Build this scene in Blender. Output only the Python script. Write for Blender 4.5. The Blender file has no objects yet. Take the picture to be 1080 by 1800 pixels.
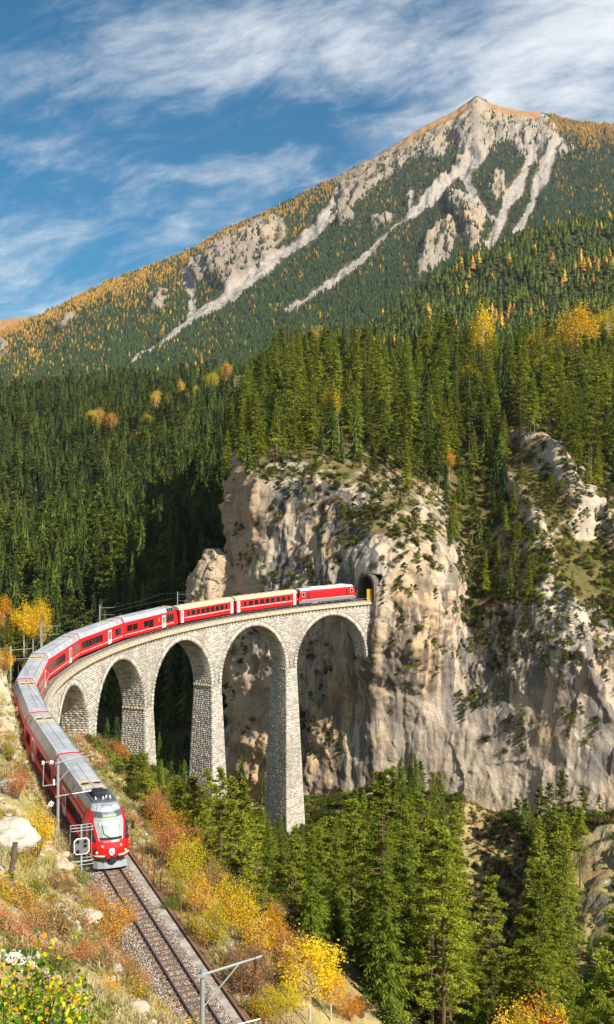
import bpy, math, random
import numpy as np
from mathutils import Vector, Matrix
sc = bpy.context.scene
C = sc.collection
# ------------------------------------------------------------------ camera
F, YH, CX = 1890.0, 879.5, 540.0
cam = bpy.data.cameras.new('camera'); cam_o = bpy.data.objects.new('camera', cam); C.objects.link(cam_o)
cam_o.location = (0, 0, 0); cam_o.rotation_euler = (math.pi/2, 0, 0)
cam.sensor_fit = 'HORIZONTAL'; cam.sensor_width = 36.0; cam.lens = 36.0*F/1080.0
cam.shift_y = (YH-900.0)/1080.0
cam.clip_start = 0.5; cam.clip_end = 20000
sc.camera = cam_o
# ------------------------------------------------------------------ sun, sky, exposure
SUN_AZ, SUN_EL = math.atan2(0.74, -0.67), math.radians(38)      # azimuth clockwise from +Y
SUN_DIR = Vector((math.sin(SUN_AZ)*math.cos(SUN_EL), math.cos(SUN_AZ)*math.cos(SUN_EL), math.sin(SUN_EL)))
sl = bpy.data.lights.new('sun', 'SUN'); sl.energy = 5.0; sl.angle = math.radians(0.5); sl.color = (1.0, 0.93, 0.82)
so = bpy.data.objects.new('sun', sl); C.objects.link(so)
so.rotation_euler = (-SUN_DIR).to_track_quat('-Z', 'Y').to_euler()
sc.view_settings.view_transform = 'Standard'; sc.view_settings.look = 'None'
sc.view_settings.exposure = 0.82; sc.view_settings.gamma = 1.0; sc.view_settings.use_curve_mapping = False
w = bpy.data.worlds.new('World'); sc.world = w; w.use_nodes = True

class NT:
    """small helper to write node trees"""
    def __init__(s, tree):
        s.t = tree; s.N = tree.nodes; s.L = tree.links; s.N.clear()
    def n(s, typ, ins=None, **kw):
        nd = s.N.new(typ)
        for k, v in kw.items(): setattr(nd, k, v)
        for k, v in (ins or {}).items():
            sock = nd.inputs[k]
            if hasattr(v, 'is_output'): s.L.new(v, sock)
            else:
                if hasattr(sock.default_value, '__len__') and hasattr(v, '__len__') and len(v) == 3 and len(sock.default_value) == 4: v = (*v, 1)
                sock.default_value = v
        return nd
    def math(s, op, a, b=0.0, c=None, clamp=False):
        d = {0: a, 1: b}
        if c is not None: d[2] = c
        return s.n('ShaderNodeMath', d, operation=op, use_clamp=clamp).outputs[0]
    def noise(s, vec, scale, detail=4.0, rough=0.55, dist=0.0):
        return s.n('ShaderNodeTexNoise', {'Vector': vec, 'Scale': scale, 'Detail': detail, 'Roughness': rough, 'Distortion': dist}).outputs['Fac']
    def mapv(s, vec, sc_=(1, 1, 1), loc=(0, 0, 0), rot=(0, 0, 0)):
        return s.n('ShaderNodeMapping', {'Vector': vec, 'Scale': sc_, 'Location': loc, 'Rotation': rot}).outputs[0]
    def ramp(s, fac, lo, hi):
        return s.n('ShaderNodeMapRange', {'Value': fac, 'From Min': lo, 'From Max': hi}, interpolation_type='SMOOTHSTEP').outputs[0]
    def mix(s, f, a, b, blend='MIX'):
        nd = s.n('ShaderNodeMix', data_type='RGBA', blend_type=blend)
        for i, v in ((0, f), (6, a), (7, b)):
            if hasattr(v, 'is_output'): s.L.new(v, nd.inputs[i])
            elif i == 0: nd.inputs[0].default_value = v
            else: nd.inputs[i].default_value = (*v[:3], 1)
        return nd.outputs[2]

SKX, SKY_ = 11.4, 7.0
t = NT(w.node_tree)
out = t.n('ShaderNodeOutputWorld')
sky = t.n('ShaderNodeTexSky', sky_type='NISHITA', sun_disc=False, sun_elevation=SUN_EL, sun_rotation=SUN_AZ,
          altitude=1200.0, air_density=1.0, dust_density=0.25, ozone_density=2.5)
dirv = t.n('ShaderNodeTexCoord').outputs['Generated']
sep = t.n('ShaderNodeSeparateXYZ', {0: dirv})
den = t.math('ADD', t.math('MAXIMUM', sep.outputs[2], 0.0), 0.32)
cu = t.n('ShaderNodeCombineXYZ', {0: t.math('DIVIDE', sep.outputs[0], den), 1: t.math('DIVIDE', sep.outputs[1], den), 2: 0.0}).outputs[0]
rot = t.mapv(cu, (1, 1, 1), (SKX, SKY_, 0), (0, 0, math.radians(26)))
wrp = t.n('ShaderNodeTexNoise', {'Vector': rot, 'Scale': 2.2, 'Detail': 3.0}).outputs['Color']
rotw = t.n('ShaderNodeVectorMath', {0: rot, 1: t.n('ShaderNodeVectorMath', {0: wrp, 'Scale': 0.20}, operation='SCALE').outputs[0]}, operation='ADD').outputs[0]
big = t.noise(t.mapv(rot, (1.0, 1.5, 1)), 1.15, 3.0, 0.5, 0.3)
wisp = t.noise(t.mapv(rotw, (1.2, 2.5, 1), (3, 1, 0)), 2.3, 9.0, 0.64, 0.2)
fine = t.noise(t.mapv(rotw, (3.0, 6.0, 1), (7, 2, 0)), 5.0, 8.0, 0.66, 0.15)
cl = t.math('ADD', t.math('MULTIPLY', big, 1.25), t.math('ADD', t.math('MULTIPLY', wisp, 0.8), t.math('MULTIPLY', fine, 0.42)))
cover = t.ramp(cl, 1.09, 1.60)
cover = t.math('MULTIPLY', cover, 0.93)
deep = t.n('ShaderNodeHueSaturation', {'Hue': 0.485, 'Saturation': 1.72, 'Value': 1.0, 'Color': sky.outputs[0]}).outputs[0]
cloudcol = (10.4, 10.7, 11.0)
skyc = t.mix(cover, deep, cloudcol)
bg = t.n('ShaderNodeBackground', {'Color': skyc, 'Strength': 0.055})
t.L.new(bg.outputs[0], out.inputs[0])

# ------------------------------------------------------------------ numbers
def at(px, py, d):
    """pixel of the 1080 x 1800 photo at depth d -> point in the world"""
    return np.array([(px-CX)*d/F, d, (YH-py)*d/F])
RNG = np.random.default_rng(11)
PERM = np.concatenate([np.random.default_rng(5).permutation(256)]*3)
GRAD = np.random.default_rng(6).normal(size=(256, 3)); GRAD /= np.linalg.norm(GRAD, axis=1)[:, None]
def pn(x, y, z):
    """gradient noise, about -1..1"""
    x, y, z = np.broadcast_arrays(np.asarray(x, float), np.asarray(y, float), np.asarray(z, float))
    xi, yi, zi = np.floor(x).astype(int), np.floor(y).astype(int), np.floor(z).astype(int)
    xf, yf, zf = x-xi, y-yi, z-zi
    f = lambda a: a*a*a*(a*(a*6-15)+10)
    u, v, w_ = f(xf), f(yf), f(zf)
    r = 0
    for dx in (0, 1):
        for dy in (0, 1):
            for dz in (0, 1):
                g = GRAD[PERM[PERM[PERM[(xi+dx) & 255]+((yi+dy) & 255)]+((zi+dz) & 255)]]
                d = g[..., 0]*(xf-dx)+g[..., 1]*(yf-dy)+g[..., 2]*(zf-dz)
                r = r+d*(u if dx else 1-u)*(v if dy else 1-v)*(w_ if dz else 1-w_)
    return r*1.6
def fbm(x, y, z, oct=4, gain=0.5):
    r, a, k = 0, 1.0, 1.0
    for i in range(oct):
        r = r+a*pn(x*k+i*17.3, y*k+i*9.1, z*k+i*5.7); a *= gain; k *= 2.03
    return r
def rid(x, y, z, oct=4, gain=0.5):
    r, a, k = 0, 1.0, 1.0
    for i in range(oct):
        r = r+a*(1-2*np.abs(pn(x*k+i*13.1, y*k+i*7.7, z*k+i*3.3))); a *= gain; k *= 2.07
    return r
def facets(x, y, z, seed=0):
    """angular break of rock: every cell of a warped lattice is a tilted plane"""
    sh = x.shape; p = np.stack([x.ravel(), y.ravel(), z.ravel()], -1); c = np.floor(p).astype(int); best = np.full(len(p), 1e9); val = np.zeros(len(p))
    for i in (-1, 0, 1):
        for j in (-1, 0, 1):
            for k in (-1, 0, 1):
                q = c+np.array([i, j, k]); h = PERM[PERM[PERM[(q[:, 0]+seed) & 255]+(q[:, 1] & 255)]+(q[:, 2] & 255)]
                g = GRAD[h]; o = q+0.5+GRAD[(h*7+31) & 255]*0.45; dv = p-o; d = (dv*dv).sum(1); m = d < best
                best = np.where(m, d, best); val = np.where(m, (g*dv).sum(1)*1.1+GRAD[(h+91) & 255][:, 0]*0.35, val)
    return val.reshape(sh)
def sstep(a, lo, hi):
    u = np.clip((a-lo)/(hi-lo), 0, 1); return u*u*(3-2*u)
class TPS:
    def __init__(s, pts, lam=1e-3, scale=100.0):
        p = np.array(pts, float); s.p = p[:, :2]/scale; s.sc = scale; n = len(p)
        K = s.k(s.p, s.p)+lam*np.eye(n); P = np.c_[np.ones(n), s.p]
        A = np.block([[K, P], [P.T, np.zeros((3, 3))]])
        s.w = np.linalg.solve(A, np.r_[p[:, 2], 0, 0, 0])
    def k(s, a, b):
        d2 = ((a[:, None, :]-b[None, :, :])**2).sum(2)+1e-9
        return 0.5*d2*np.log(d2)
    def __call__(s, x, y):
        x = np.asarray(x, float); sh = x.shape; q = np.c_[x.ravel(), np.asarray(y, float).ravel()]/s.sc
        o = np.empty(len(q))
        for i in range(0, len(q), 20000):
            qq = q[i:i+20000]; o[i:i+20000] = s.k(qq, s.p)@s.w[:-3]+np.c_[np.ones(len(qq)), qq]@s.w[-3:]
        return o.reshape(sh)
# railway: a 100 m radius curve, then straight; s is metres from the tunnel mouth, o metres towards the inside of the curve
RC, CC, E0, S1, ZT, GRADE = 100.0, np.array([65.78, 143.15]), math.radians(122.2), 139.6, -20.87, 0.02
def tr(s, o=0.0, dz=0.0):
    sa = min(max(s, 0.0), S1); a = E0+sa/RC
    n = np.array([-math.cos(a), -math.sin(a)]); tg = np.array([-math.sin(a), math.cos(a)])
    p = CC-n*RC+tg*(s-sa)+n*o
    return np.array([p[0], p[1], ZT-GRADE*s+dz])
def tdir(s):
    a = E0+min(max(s, 0.0), S1)/RC
    return np.array([-math.sin(a), math.cos(a)])
TS = np.arange(-30, 260, 1.0); TP = np.array([tr(s)[:2] for s in TS]); TD = np.array([tdir(s) for s in TS])
def track_so(x, y):
    """nearest track position of points: (s, o)"""
    x = np.ravel(x); y = np.ravel(y); S = np.empty(len(x)); O = np.empty(len(x))
    for i in range(0, len(x), 8000):
        dx = x[i:i+8000, None]-TP[None, :, 0]; dy = y[i:i+8000, None]-TP[None, :, 1]
        k = (dx*dx+dy*dy).argmin(1); j = np.arange(len(k)); ddx, ddy = dx[j, k], dy[j, k]
        tx, ty = TD[k, 0], TD[k, 1]
        S[i:i+8000] = TS[k]+ddx*tx+ddy*ty; O[i:i+8000] = -(ddx*ty-ddy*tx)
    return S, O
# check of the sign of o: positive lies towards the centre of the curve
# ------------------------------------------------------------------ mesh helpers
def link(o, parent=None):
    C.objects.link(o)
    if parent is not None: o.parent = parent
    return o
def raw_mesh(name, verts, faces, mats=(), smooth=False, mi=None):
    """faces: (n,4) or (n,3) array, or list of tuples"""
    me = bpy.data.meshes.new(name)
    v = np.asarray(verts, np.float32)
    if isinstance(faces, np.ndarray):
        n, k = faces.shape
        me.vertices.add(len(v)); me.vertices.foreach_set('co', v.ravel())
        me.loops.add(n*k); me.loops.foreach_set('vertex_index', faces.astype(np.int32).ravel())
        me.polygons.add(n); me.polygons.foreach_set('loop_start', np.arange(0, n*k, k, dtype=np.int32))
        me.update(calc_edges=True)
    else:
        me.from_pydata([tuple(map(float, p)) for p in v], [], faces); me.update()
    if smooth: me.polygons.foreach_set('use_smooth', np.ones(len(me.polygons), bool))
    if mi is not None: me.polygons.foreach_set('material_index', np.asarray(mi, np.int32))
    for m in mats: me.materials.append(m)
    me.validate()
    return me
def obj(name, me, parent=None, loc=None, rot=None):
    o = bpy.data.objects.new(name, me); link(o, parent)
    if loc is not None: o.location = [float(q) for q in loc]
    if rot is not None: o.rotation_euler = rot
    return o
def thing(name, label, cat, loc=(0, 0, 0), rz=0.0, group=None):
    o = bpy.data.objects.new(name, None); C.objects.link(o); o.empty_display_size = 0.5
    o.location = [float(q) for q in loc]; o.rotation_euler = (0, 0, rz)
    return tag(o, label, cat, group)
def tag(o, label=None, cat=None, group=None, kind=None):
    if label: o['label'] = label
    if cat: o['category'] = cat
    if group: o['group'] = group
    if kind: o['kind'] = kind
    return o
def grid_mesh(name, P, mats, attrs=None, smooth=True):
    nv, nu = P.shape[:2]
    i = np.arange(nv*nu).reshape(nv, nu)
    f = np.stack([i[:-1, :-1], i[:-1, 1:], i[1:, 1:], i[1:, :-1]], -1).reshape(-1, 4)
    me = raw_mesh(name, P.reshape(-1, 3), f, mats, smooth)
    for k, a in (attrs or {}).items():
        me.attributes.new(k, 'FLOAT', 'POINT').data.foreach_set('value', np.asarray(a, np.float32).ravel())
    return me
def grid_normals(P):
    du = np.gradient(P, axis=1); dv = np.gradient(P, axis=0)
    n = np.cross(du, dv); n /= np.linalg.norm(n, axis=2)[..., None]+1e-9
    return n
def blur(A, k):
    for ax in (0, 1):
        for _ in range(2):
            pad = [(0, 0), (0, 0)]; pad[ax] = (k, k)
            c = np.cumsum(np.pad(A, pad, mode='edge'), axis=ax)
            z = np.zeros_like(np.take(c, [0], ax)); c = np.concatenate([z, c], ax); n = A.shape[ax]
            A = (np.take(c, np.arange(2*k+1, 2*k+1+n), ax)-np.take(c, np.arange(n), ax))/(2*k+1)
    return A
class MB:
    """collects boxes, bars and tubes into one mesh"""
    def __init__(s): s.v = []; s.f = []; s.m = []
    def add(s, v, f, m=0):
        b = len(s.v); s.v += [tuple(map(float, q)) for q in v]; s.f += [tuple(b+i for i in q) for q in f]; s.m += [m]*len(f); return s
    def box(s, x0, x1, y0, y1, z0, z1, m=0):
        v = [(x0, y0, z0), (x1, y0, z0), (x1, y1, z0), (x0, y1, z0), (x0, y0, z1), (x1, y0, z1), (x1, y1, z1), (x0, y1, z1)]
        return s.add(v, [(0, 3, 2, 1), (4, 5, 6, 7), (0, 1, 5, 4), (1, 2, 6, 5), (2, 3, 7, 6), (3, 0, 4, 7)], m)
    def bbox(s, x0, x1, y0, y1, z0, z1, b=0.02, m=0):
        """box with a chamfered top"""
        v = [(x0, y0, z0), (x1, y0, z0), (x1, y1, z0), (x0, y1, z0), (x0, y0, z1-b), (x1, y0, z1-b), (x1, y1, z1-b), (x0, y1, z1-b),
             (x0+b, y0+b, z1), (x1-b, y0+b, z1), (x1-b, y1-b, z1), (x0+b, y1-b, z1)]
        f = [(0, 3, 2, 1), (8, 9, 10, 11)]
        for i in range(4):
            j = (i+1) % 4; f += [(i, j, 4+j, 4+i), (4+i, 4+j, 8+j, 8+i)]
        return s.add(v, f, m)
    def tube(s, a, b, r, r2=None, n=6, m=0, caps=True):
        a = Vector(a); b = Vector(b); r2 = r if r2 is None else r2
        q = (b-a).to_track_quat('Z', 'Y'); v = []
        for p, rr in ((a, r), (b, r2)):
            for i in range(n):
                t_ = 2*math.pi*i/n; v.append(p+q@Vector((math.cos(t_)*rr, math.sin(t_)*rr, 0)))
        f = [(i, (i+1) % n, n+(i+1) % n, n+i) for i in range(n)]
        if caps: f += [tuple(range(n-1, -1, -1)), tuple(range(n, 2*n))]
        return s.add(v, f, m)
    def path(s, pts, r, n=5, m=0):
        for a, b in zip(pts[:-1], pts[1:]): s.tube(a, b, r, n=n, m=m)
        return s
    def prism(s, prof, y0, y1, m=0):
        """profile in x,z extruded along y"""
        n = len(prof); v = [(x, y0, z) for x, z in prof]+[(x, y1, z) for x, z in prof]
        f = [(i, (i+1) % n, n+(i+1) % n, n+i) for i in range(n)]+[tuple(range(n-1, -1, -1)), tuple(range(n, 2*n))]
        return s.add(v, f, m)
    def mesh(s, name, *mats, smooth=False):
        me = bpy.data.meshes.new(name); me.from_pydata(s.v, [], s.f)
        for k in mats: me.materials.append(k)
        me.polygons.foreach_set('material_index', s.m)
        if smooth: me.polygons.foreach_set('use_smooth', [True]*len(s.f))
        me.update(); return me
    def build(s, name, mats, parent=None, loc=None, rot=None, smooth=False):
        if not isinstance(mats, (tuple, list)): mats = (mats,)
        return obj(name, s.mesh(name, *mats, smooth=smooth), parent, loc, rot)
# ------------------------------------------------------------------ materials
def mat(name, col, rough=0.7, metal=0.0, noise=0.0, nscale=3.0, bump=0.0, bscale=20.0, spec=0.3, coat=0.0, attr=None, trans=0.0, emit=0.0):
    m = bpy.data.materials.new(name); m.use_nodes = True; t = NT(m.node_tree)
    o = t.n('ShaderNodeOutputMaterial'); b = t.n('ShaderNodeBsdfPrincipled', {'Base Color': col, 'Roughness': rough, 'Metallic': metal, 'Specular IOR Level': spec, 'Coat Weight': coat})
    tc = t.n('ShaderNodeTexCoord').outputs['Object']
    c = None
    if attr:
        a = t.n('ShaderNodeAttribute', attribute_name=attr).outputs['Fac']
        c = t.mix(a, tuple(x*0.55 for x in col), tuple(min(1, x*1.4) for x in col))
    if noise:
        nz = t.noise(tc, nscale, 5, 0.6)
        c = t.mix(t.math('MULTIPLY', t.ramp(nz, 0.35, 0.7), noise), c if c is not None else col, tuple(x*0.35 for x in col))
    if c is not None: t.L.new(c, b.inputs['Base Color'])
    if bump:
        bp = t.n('ShaderNodeBump', {'Height': t.noise(tc, bscale, 5, 0.6), 'Strength': bump, 'Distance': 0.05}); t.L.new(bp.outputs[0], b.inputs['Normal'])
    if emit: b.inputs['Emission Color'].default_value = (*col, 1); b.inputs['Emission Strength'].default_value = emit
    t.L.new(b.outputs[0], o.inputs[0]); return m
def leaf_mat(name, a, b, hue=0.025, val=0.35, tl=0.35, nscale=0.6):
    """foliage: diffuse with some light coming through; differs from plant to plant and clump to clump"""
    m = bpy.data.materials.new(name); m.use_nodes = True; t = NT(m.node_tree)
    o = t.n('ShaderNodeOutputMaterial'); info = t.n('ShaderNodeObjectInfo')
    pos = t.n('ShaderNodeNewGeometry').outputs['Position']
    isl = t.n('ShaderNodeNewGeometry').outputs['Random Per Island']
    f = t.math('ADD', t.math('MULTIPLY', info.outputs['Random'], 0.6), t.math('ADD', t.math('MULTIPLY', t.noise(pos, nscale, 2), 0.5), t.math('MULTIPLY', isl, 0.35)))
    c = t.mix(t.ramp(f, 0.35, 1.05), a, b)
    h = t.math('ADD', 0.5-hue, t.math('MULTIPLY', info.outputs['Random'], 2*hue))
    v = t.math('ADD', 1-val/2, t.math('MULTIPLY', isl, val))
    c = t.n('ShaderNodeHueSaturation', {'Hue': h, 'Value': v, 'Color': c}).outputs[0]
    d = t.n('ShaderNodeBsdfDiffuse', {'Color': c}); tr_ = t.n('ShaderNodeBsdfTranslucent', {'Color': c})
    mx = t.n('ShaderNodeMixShader', {0: tl, 1: d.outputs[0], 2: tr_.outputs[0]})
    t.L.new(mx.outputs[0], o.inputs[0]); return m
def ground_mat(name, rock, rock2, dark, grass, grass2, slope=(0.45, 0.75), streak=True, scale=1.0, vegnoise=0.5, warm=(0.46, 0.30, 0.15), bump=0.6, soil=None):
    """rock with water streaks and rusty patches; grass grows where it is flat enough. attribute 'veg' adds growth, 'bare' adds pale scree"""
    m = bpy.data.materials.new(name); m.use_nodes = True; t = NT(m.node_tree)
    o = t.n('ShaderNodeOutputMaterial'); g = t.n('ShaderNodeNewGeometry'); pos = g.outputs['Position']
    p = t.mapv(pos, (scale,)*3)
    n1 = t.noise(p, 0.045, 4, 0.6); n2 = t.noise(p, 0.35, 6, 0.65); n3 = t.noise(p, 2.2, 5, 0.7)
    c = t.mix(t.ramp(n1, 0.38, 0.62), rock, rock2)
    c = t.mix(t.math('MULTIPLY', t.ramp(t.noise(t.mapv(p, (1, 1, 0.6), (31, 7, 3)), 0.05, 4, 0.6), 0.48, 0.62), 0.75), c, warm)
    tan = t.n('ShaderNodeAttribute', attribute_name='tan').outputs['Fac']; stain = t.n('ShaderNodeAttribute', attribute_name='stain').outputs['Fac']
    c = t.mix(t.math('MULTIPLY', tan, 0.75), c, (0.40, 0.275, 0.16))
    c = t.mix(t.math('MULTIPLY', t.ramp(n2, 0.5, 0.72), 0.45), c, tuple(x*0.55 for x in rock))
    c = t.mix(t.math('MULTIPLY', t.ramp(n3, 0.50, 0.72), 0.4), c, tuple(min(1, x*1.35) for x in rock2))
    if streak:
        st = t.noise(t.mapv(p, (1, 1, 0.10), (11, 3, 0)), 0.36, 6, 0.66, 0.3)
        st2 = t.noise(p, 0.028, 3, 0.6)
        k = t.math('MULTIPLY', t.ramp(st, 0.445, 0.535), t.math('ADD', t.math('ADD', t.math('MULTIPLY', t.ramp(st2, 0.42, 0.55), 0.7), 0.12), stain), )
        k = t.math('MULTIPLY', t.math('MINIMUM', k, 1.0), t.math('SUBTRACT', 1.0, tan))
        c = t.mix(t.math('MULTIPLY', k, 0.85), c, dark)
    cr2 = t.n('ShaderNodeTexNoise', {'Vector': t.mapv(p, (1, 1, 0.28), (3, 9, 1)), 'Scale': 0.55, 'Detail': 6.0, 'Roughness': 0.6, 'Lacunarity': 2.1}, noise_type='RIDGED_MULTIFRACTAL', normalize=True).outputs['Fac']
    c = t.mix(t.math('MULTIPLY', t.ramp(cr2, 0.42, 0.62), 0.5 if streak else 0.2), c, tuple(x*0.42 for x in rock))
    crack = t.n('ShaderNodeTexVoronoi', {'Vector': t.mapv(t.n('ShaderNodeVectorMath', {0: p, 1: t.n('ShaderNodeTexNoise', {'Vector': p, 'Scale': 0.8}).outputs['Color']}, operation='ADD').outputs[0], (0.5, 0.5, 0.32)), 'Scale': 1.0}, feature='DISTANCE_TO_EDGE').outputs['Distance']
    c = t.mix(t.math('MULTIPLY', t.ramp(crack, 0.03, 0.0), 0.06 if streak else 0.15), c, tuple(x*0.4 for x in rock))
    nz = t.n('ShaderNodeSeparateXYZ', {0: g.outputs['Normal']}).outputs[2]
    veg = t.n('ShaderNodeAttribute', attribute_name='veg').outputs['Fac']
    bare = t.n('ShaderNodeAttribute', attribute_name='bare').outputs['Fac']
    vn = t.noise(t.mapv(p, (1, 1, 1), (5, 5, 5)), 0.22, 6, 0.65)
    vf = t.math('ADD', nz, t.math('ADD', t.math('MULTIPLY', t.math('SUBTRACT', vn, 0.5), vegnoise*2), veg))
    vf = t.math('SUBTRACT', vf, t.math('MULTIPLY', bare, 2.0))
    gc = t.mix(t.ramp(t.noise(p, 0.5, 5, 0.65), 0.35, 0.65), grass, grass2)
    if soil: gc = t.mix(t.ramp(t.noise(t.mapv(p, (1, 1, 1), (9, 2, 4)), 0.13, 6, 0.65), 0.48, 0.62), gc, soil)
    gc = t.mix(t.math('MULTIPLY', t.ramp(n3, 0.4, 0.7), 0.5), gc, tuple(x*0.45 for x in grass))
    c = t.mix(t.ramp(vf, slope[0], slope[1]), c, gc)
    pale = t.mix(t.ramp(n3, 0.4, 0.65), *(((0.38, 0.31, 0.225), (0.52, 0.445, 0.345)) if streak else ((0.30, 0.265, 0.22), (0.42, 0.38, 0.325))))
    c = t.mix(t.math('MULTIPLY', t.ramp(bare, 0.35, 0.65), 0.9), c, pale)
    b = t.n('ShaderNodeBsdfPrincipled', {'Base Color': c, 'Roughness': 0.92, 'Specular IOR Level': 0.15})
    hgt = t.math('ADD', t.math('MULTIPLY', n3, 0.5), t.math('ADD', t.math('MULTIPLY', n2, 0.7), t.math('ADD', t.math('MULTIPLY', cr2, -1.3), t.math('MULTIPLY', t.ramp(crack, 0.0, 0.08), 0.05 if streak else 0.15))))
    bp = t.n('ShaderNodeBump', {'Height': hgt, 'Strength': bump, 'Distance': 0.55/scale})
    t.L.new(bp.outputs[0], b.inputs['Normal']); t.L.new(b.outputs[0], o.inputs[0]); return m
M = {}
M['cliff'] = ground_mat('cliff_rock', (0.38, 0.285, 0.19), (0.50, 0.425, 0.325), (0.055, 0.058, 0.068), (0.095, 0.095, 0.025), (0.19, 0.135, 0.055), (0.66, 0.92), True, 1.0, 0.42)
M['bank'] = ground_mat('hillside', (0.50, 0.43, 0.34), (0.64, 0.58, 0.49), (0.2, 0.18, 0.15), (0.29, 0.265, 0.085), (0.42, 0.33, 0.16), (0.42, 0.72), False, 2.2, 0.5, bump=0.5, soil=(0.36, 0.24, 0.12))
M['forest_floor'] = ground_mat('forest_floor', (0.24, 0.20, 0.15), (0.3, 0.27, 0.2), (0.1, 0.1, 0.1), (0.045, 0.055, 0.02), (0.10, 0.075, 0.03), (0.2, 0.5), False, 0.5, 0.5)
M['mountain'] = ground_mat('mountain_rock', (0.24, 0.195, 0.145), (0.34, 0.285, 0.22), (0.12, 0.11, 0.10), (0.045, 0.055, 0.028), (0.12, 0.085, 0.035), (0.5, 0.9), False, 0.05, 0.3, warm=(0.40, 0.29, 0.18), bump=0.8)
# ================================================================== TERRAIN
# ---- near hillside, railway bench, slope and valley floor
pts = [(0, 0, -1.8), (-3, 10, -6.8), (-7, 25, -13.3), (0, 8, -5.5), (-20, 0, 4.0), (-40, 0, 14), (-60, 30, 10), (-70, 80, 6), (-70, 120, -2)]
for px, py, d in ((0, 1150, 108), (0, 1290, 90), (0, 1450, 68), (0, 1600, 46), (100, 1600, 50), (0, 1800, 24), (140, 1650, 54), (200, 1720, 50), (240, 1800, 37),
                  (-200, 1100, 110), (-200, 1300, 70), (-200, 1500, 40), (-350, 1200, 85)): pts.append(tuple(at(px, py, d)))
for s, o, z in ((245, -14, -3), (235, -8, -13), (225, -6, -17.5), (215, 10, -31), (215, 20, -40), (215, 40, -58), (215, 65, -72), (245, 10, -30), (245, 25, -44), (245, 60, -68),
                (176, 6, -27.2), (176, 10, -30.2), (176, 20, -38), (176, 40, -55), (176, 70, -74), (150, 6, -26.5), (150, 10, -29.5), (150, 20, -38), (150, 40, -57), (130, 4, -26.5), (130, 8, -31), (130, 16, -39),
                (118, 3, -27), (109, 0, -29.5), (109, 8, -33), (98, 0, -33), (87.2, 0, -37), (87.2, 8, -39), (65.4, 0, -46.5), (65.4, 9, -48.5), (43.6, 0, -57.5), (43.6, 10, -60), (21.8, 0, -66), (21.8, 10, -67), (0, 5, -60),
                (150, -14, -8), (130, -12, -18), (118, -9, -26), (105, -9, -34), (87, -10, -43), (65, -12, -54), (44, -12, -64), (20, -14, -68)):
    p = tr(s, o); pts.append((p[0], p[1], z))
pts += [(0, 130, -63), (15, 110, -58), (40, 120, -74), (60, 150, -75), (30, 170, -73), (14, 190, -69), (90, 150, -75), (90, 100, -74), (120, 60, -70), (60, 60, -66), (60, 20, -60), (120, 10, -60), (130, 120, -74),
        (-45, 170, -52), (-60, 200, -56), (-70, 170, -40), (-75, 260, -62), (-40, 230, -70), (-35, 285, -70), (10, 245, -69), (50, 242, -70), (90, 237, -68), (125, 228, -66), (0, 262, -70), (40, 262, -74), (130, 280, -68), (30, 236, -67), (70, 230, -67), (100, 218, -65)]
for px, py, d in ((550, 1415, 228), (700, 1410, 226), (760, 1418, 222), (815, 1410, 215), (850, 1640, 181), (760, 1640, 180), (930, 1640, 180), (905, 1455, 207), (1000, 1465, 198), (1080, 1450, 193), (1060, 1650, 165), (1150, 1600, 165), (1080, 1800, 142), (860, 1520, 197), (905, 1458, 217), (1000, 1468, 211), (815, 1430, 223), (700, 1428, 232), (760, 1430, 228), (1080, 1462, 206), (600, 1425, 236)):
    pts.append(tuple(at(px, py, d)))
HA = TPS(pts, 2e-3)
def heightA(x, y, detail=True):
    x = np.asarray(x, float); y = np.asarray(y, float)
    z = HA(x, y)
    S, O = track_so(x, y); S = S.reshape(x.shape); O = O.reshape(x.shape)
    near = sstep(O, -1.9, -7)*1.0
    if detail:
        rough = rid(x/14, y/14, 3.1, 4)*0.9+fbm(x/4.5, y/4.5, z/6, 4)*0.75+rid(x/2.1, y/2.1, z/2.1, 3)*0.28
        z = z+rough*np.where(O < 0, 0.75, 0.7)*np.clip((np.abs(O)-1.5)/6, 0.12, 1)*np.clip(np.hypot(x, y)/12, 0.1, 1)
    zt = ZT-GRADE*S
    if detail:
        z = z+(facets(x/2.6, y/2.6, z/2.6, 2)*0.5+facets(x/1.1, y/1.1, z/1.1, 6)*0.2)*np.where((O < -2.2) & (S > 110), 1.0, 0.25)*np.clip((np.abs(O)-2)/3, 0, 1)
        far_ = sstep(y, 150, 165)*sstep(x, 36, 44); z = z+far_*(facets(x/5, y/5, z/5, 8)*1.0+facets(x/2.2, y/2.2, z/2.2, 3)*.45)
    on = sstep(S, 124, 138)                         # the railway lies on the ground beyond the viaduct
    lat = np.where(O < 0, -O-2.1, O-2.75)
    wdt = np.where(O < 0, 1.3, 3.5)
    k = (1-sstep(lat, 0.0, wdt))*on
    z = z*(1-k)+(zt-0.62)*k
    # nothing may stand above the viaduct's ground
    return z
gx = np.arange(-76, 131, 0.62); gy = np.concatenate([np.arange(-8, 140, 0.55), np.arange(140, 288, 0.9)])
X, Y = np.meshgrid(gx, gy); Z = heightA(X, Y); HGRID = Z.copy()
import bisect
gxl, gyl = list(gx), list(gy)
def gz(x, y):
    """height of the built hillside at one point"""
    i = min(max(bisect.bisect_right(gxl, x)-1, 0), len(gxl)-2); j = min(max(bisect.bisect_right(gyl, y)-1, 0), len(gyl)-2)
    fx = (x-gxl[i])/(gxl[i+1]-gxl[i]); fy = (y-gyl[j])/(gyl[j+1]-gyl[j])
    return float((HGRID[j, i]*(1-fx)+HGRID[j, i+1]*fx)*(1-fy)+(HGRID[j+1, i]*(1-fx)+HGRID[j+1, i+1]*fx)*fy)
S_, O_ = track_so(X, Y); S_ = S_.reshape(X.shape); O_ = O_.reshape(X.shape)
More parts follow.
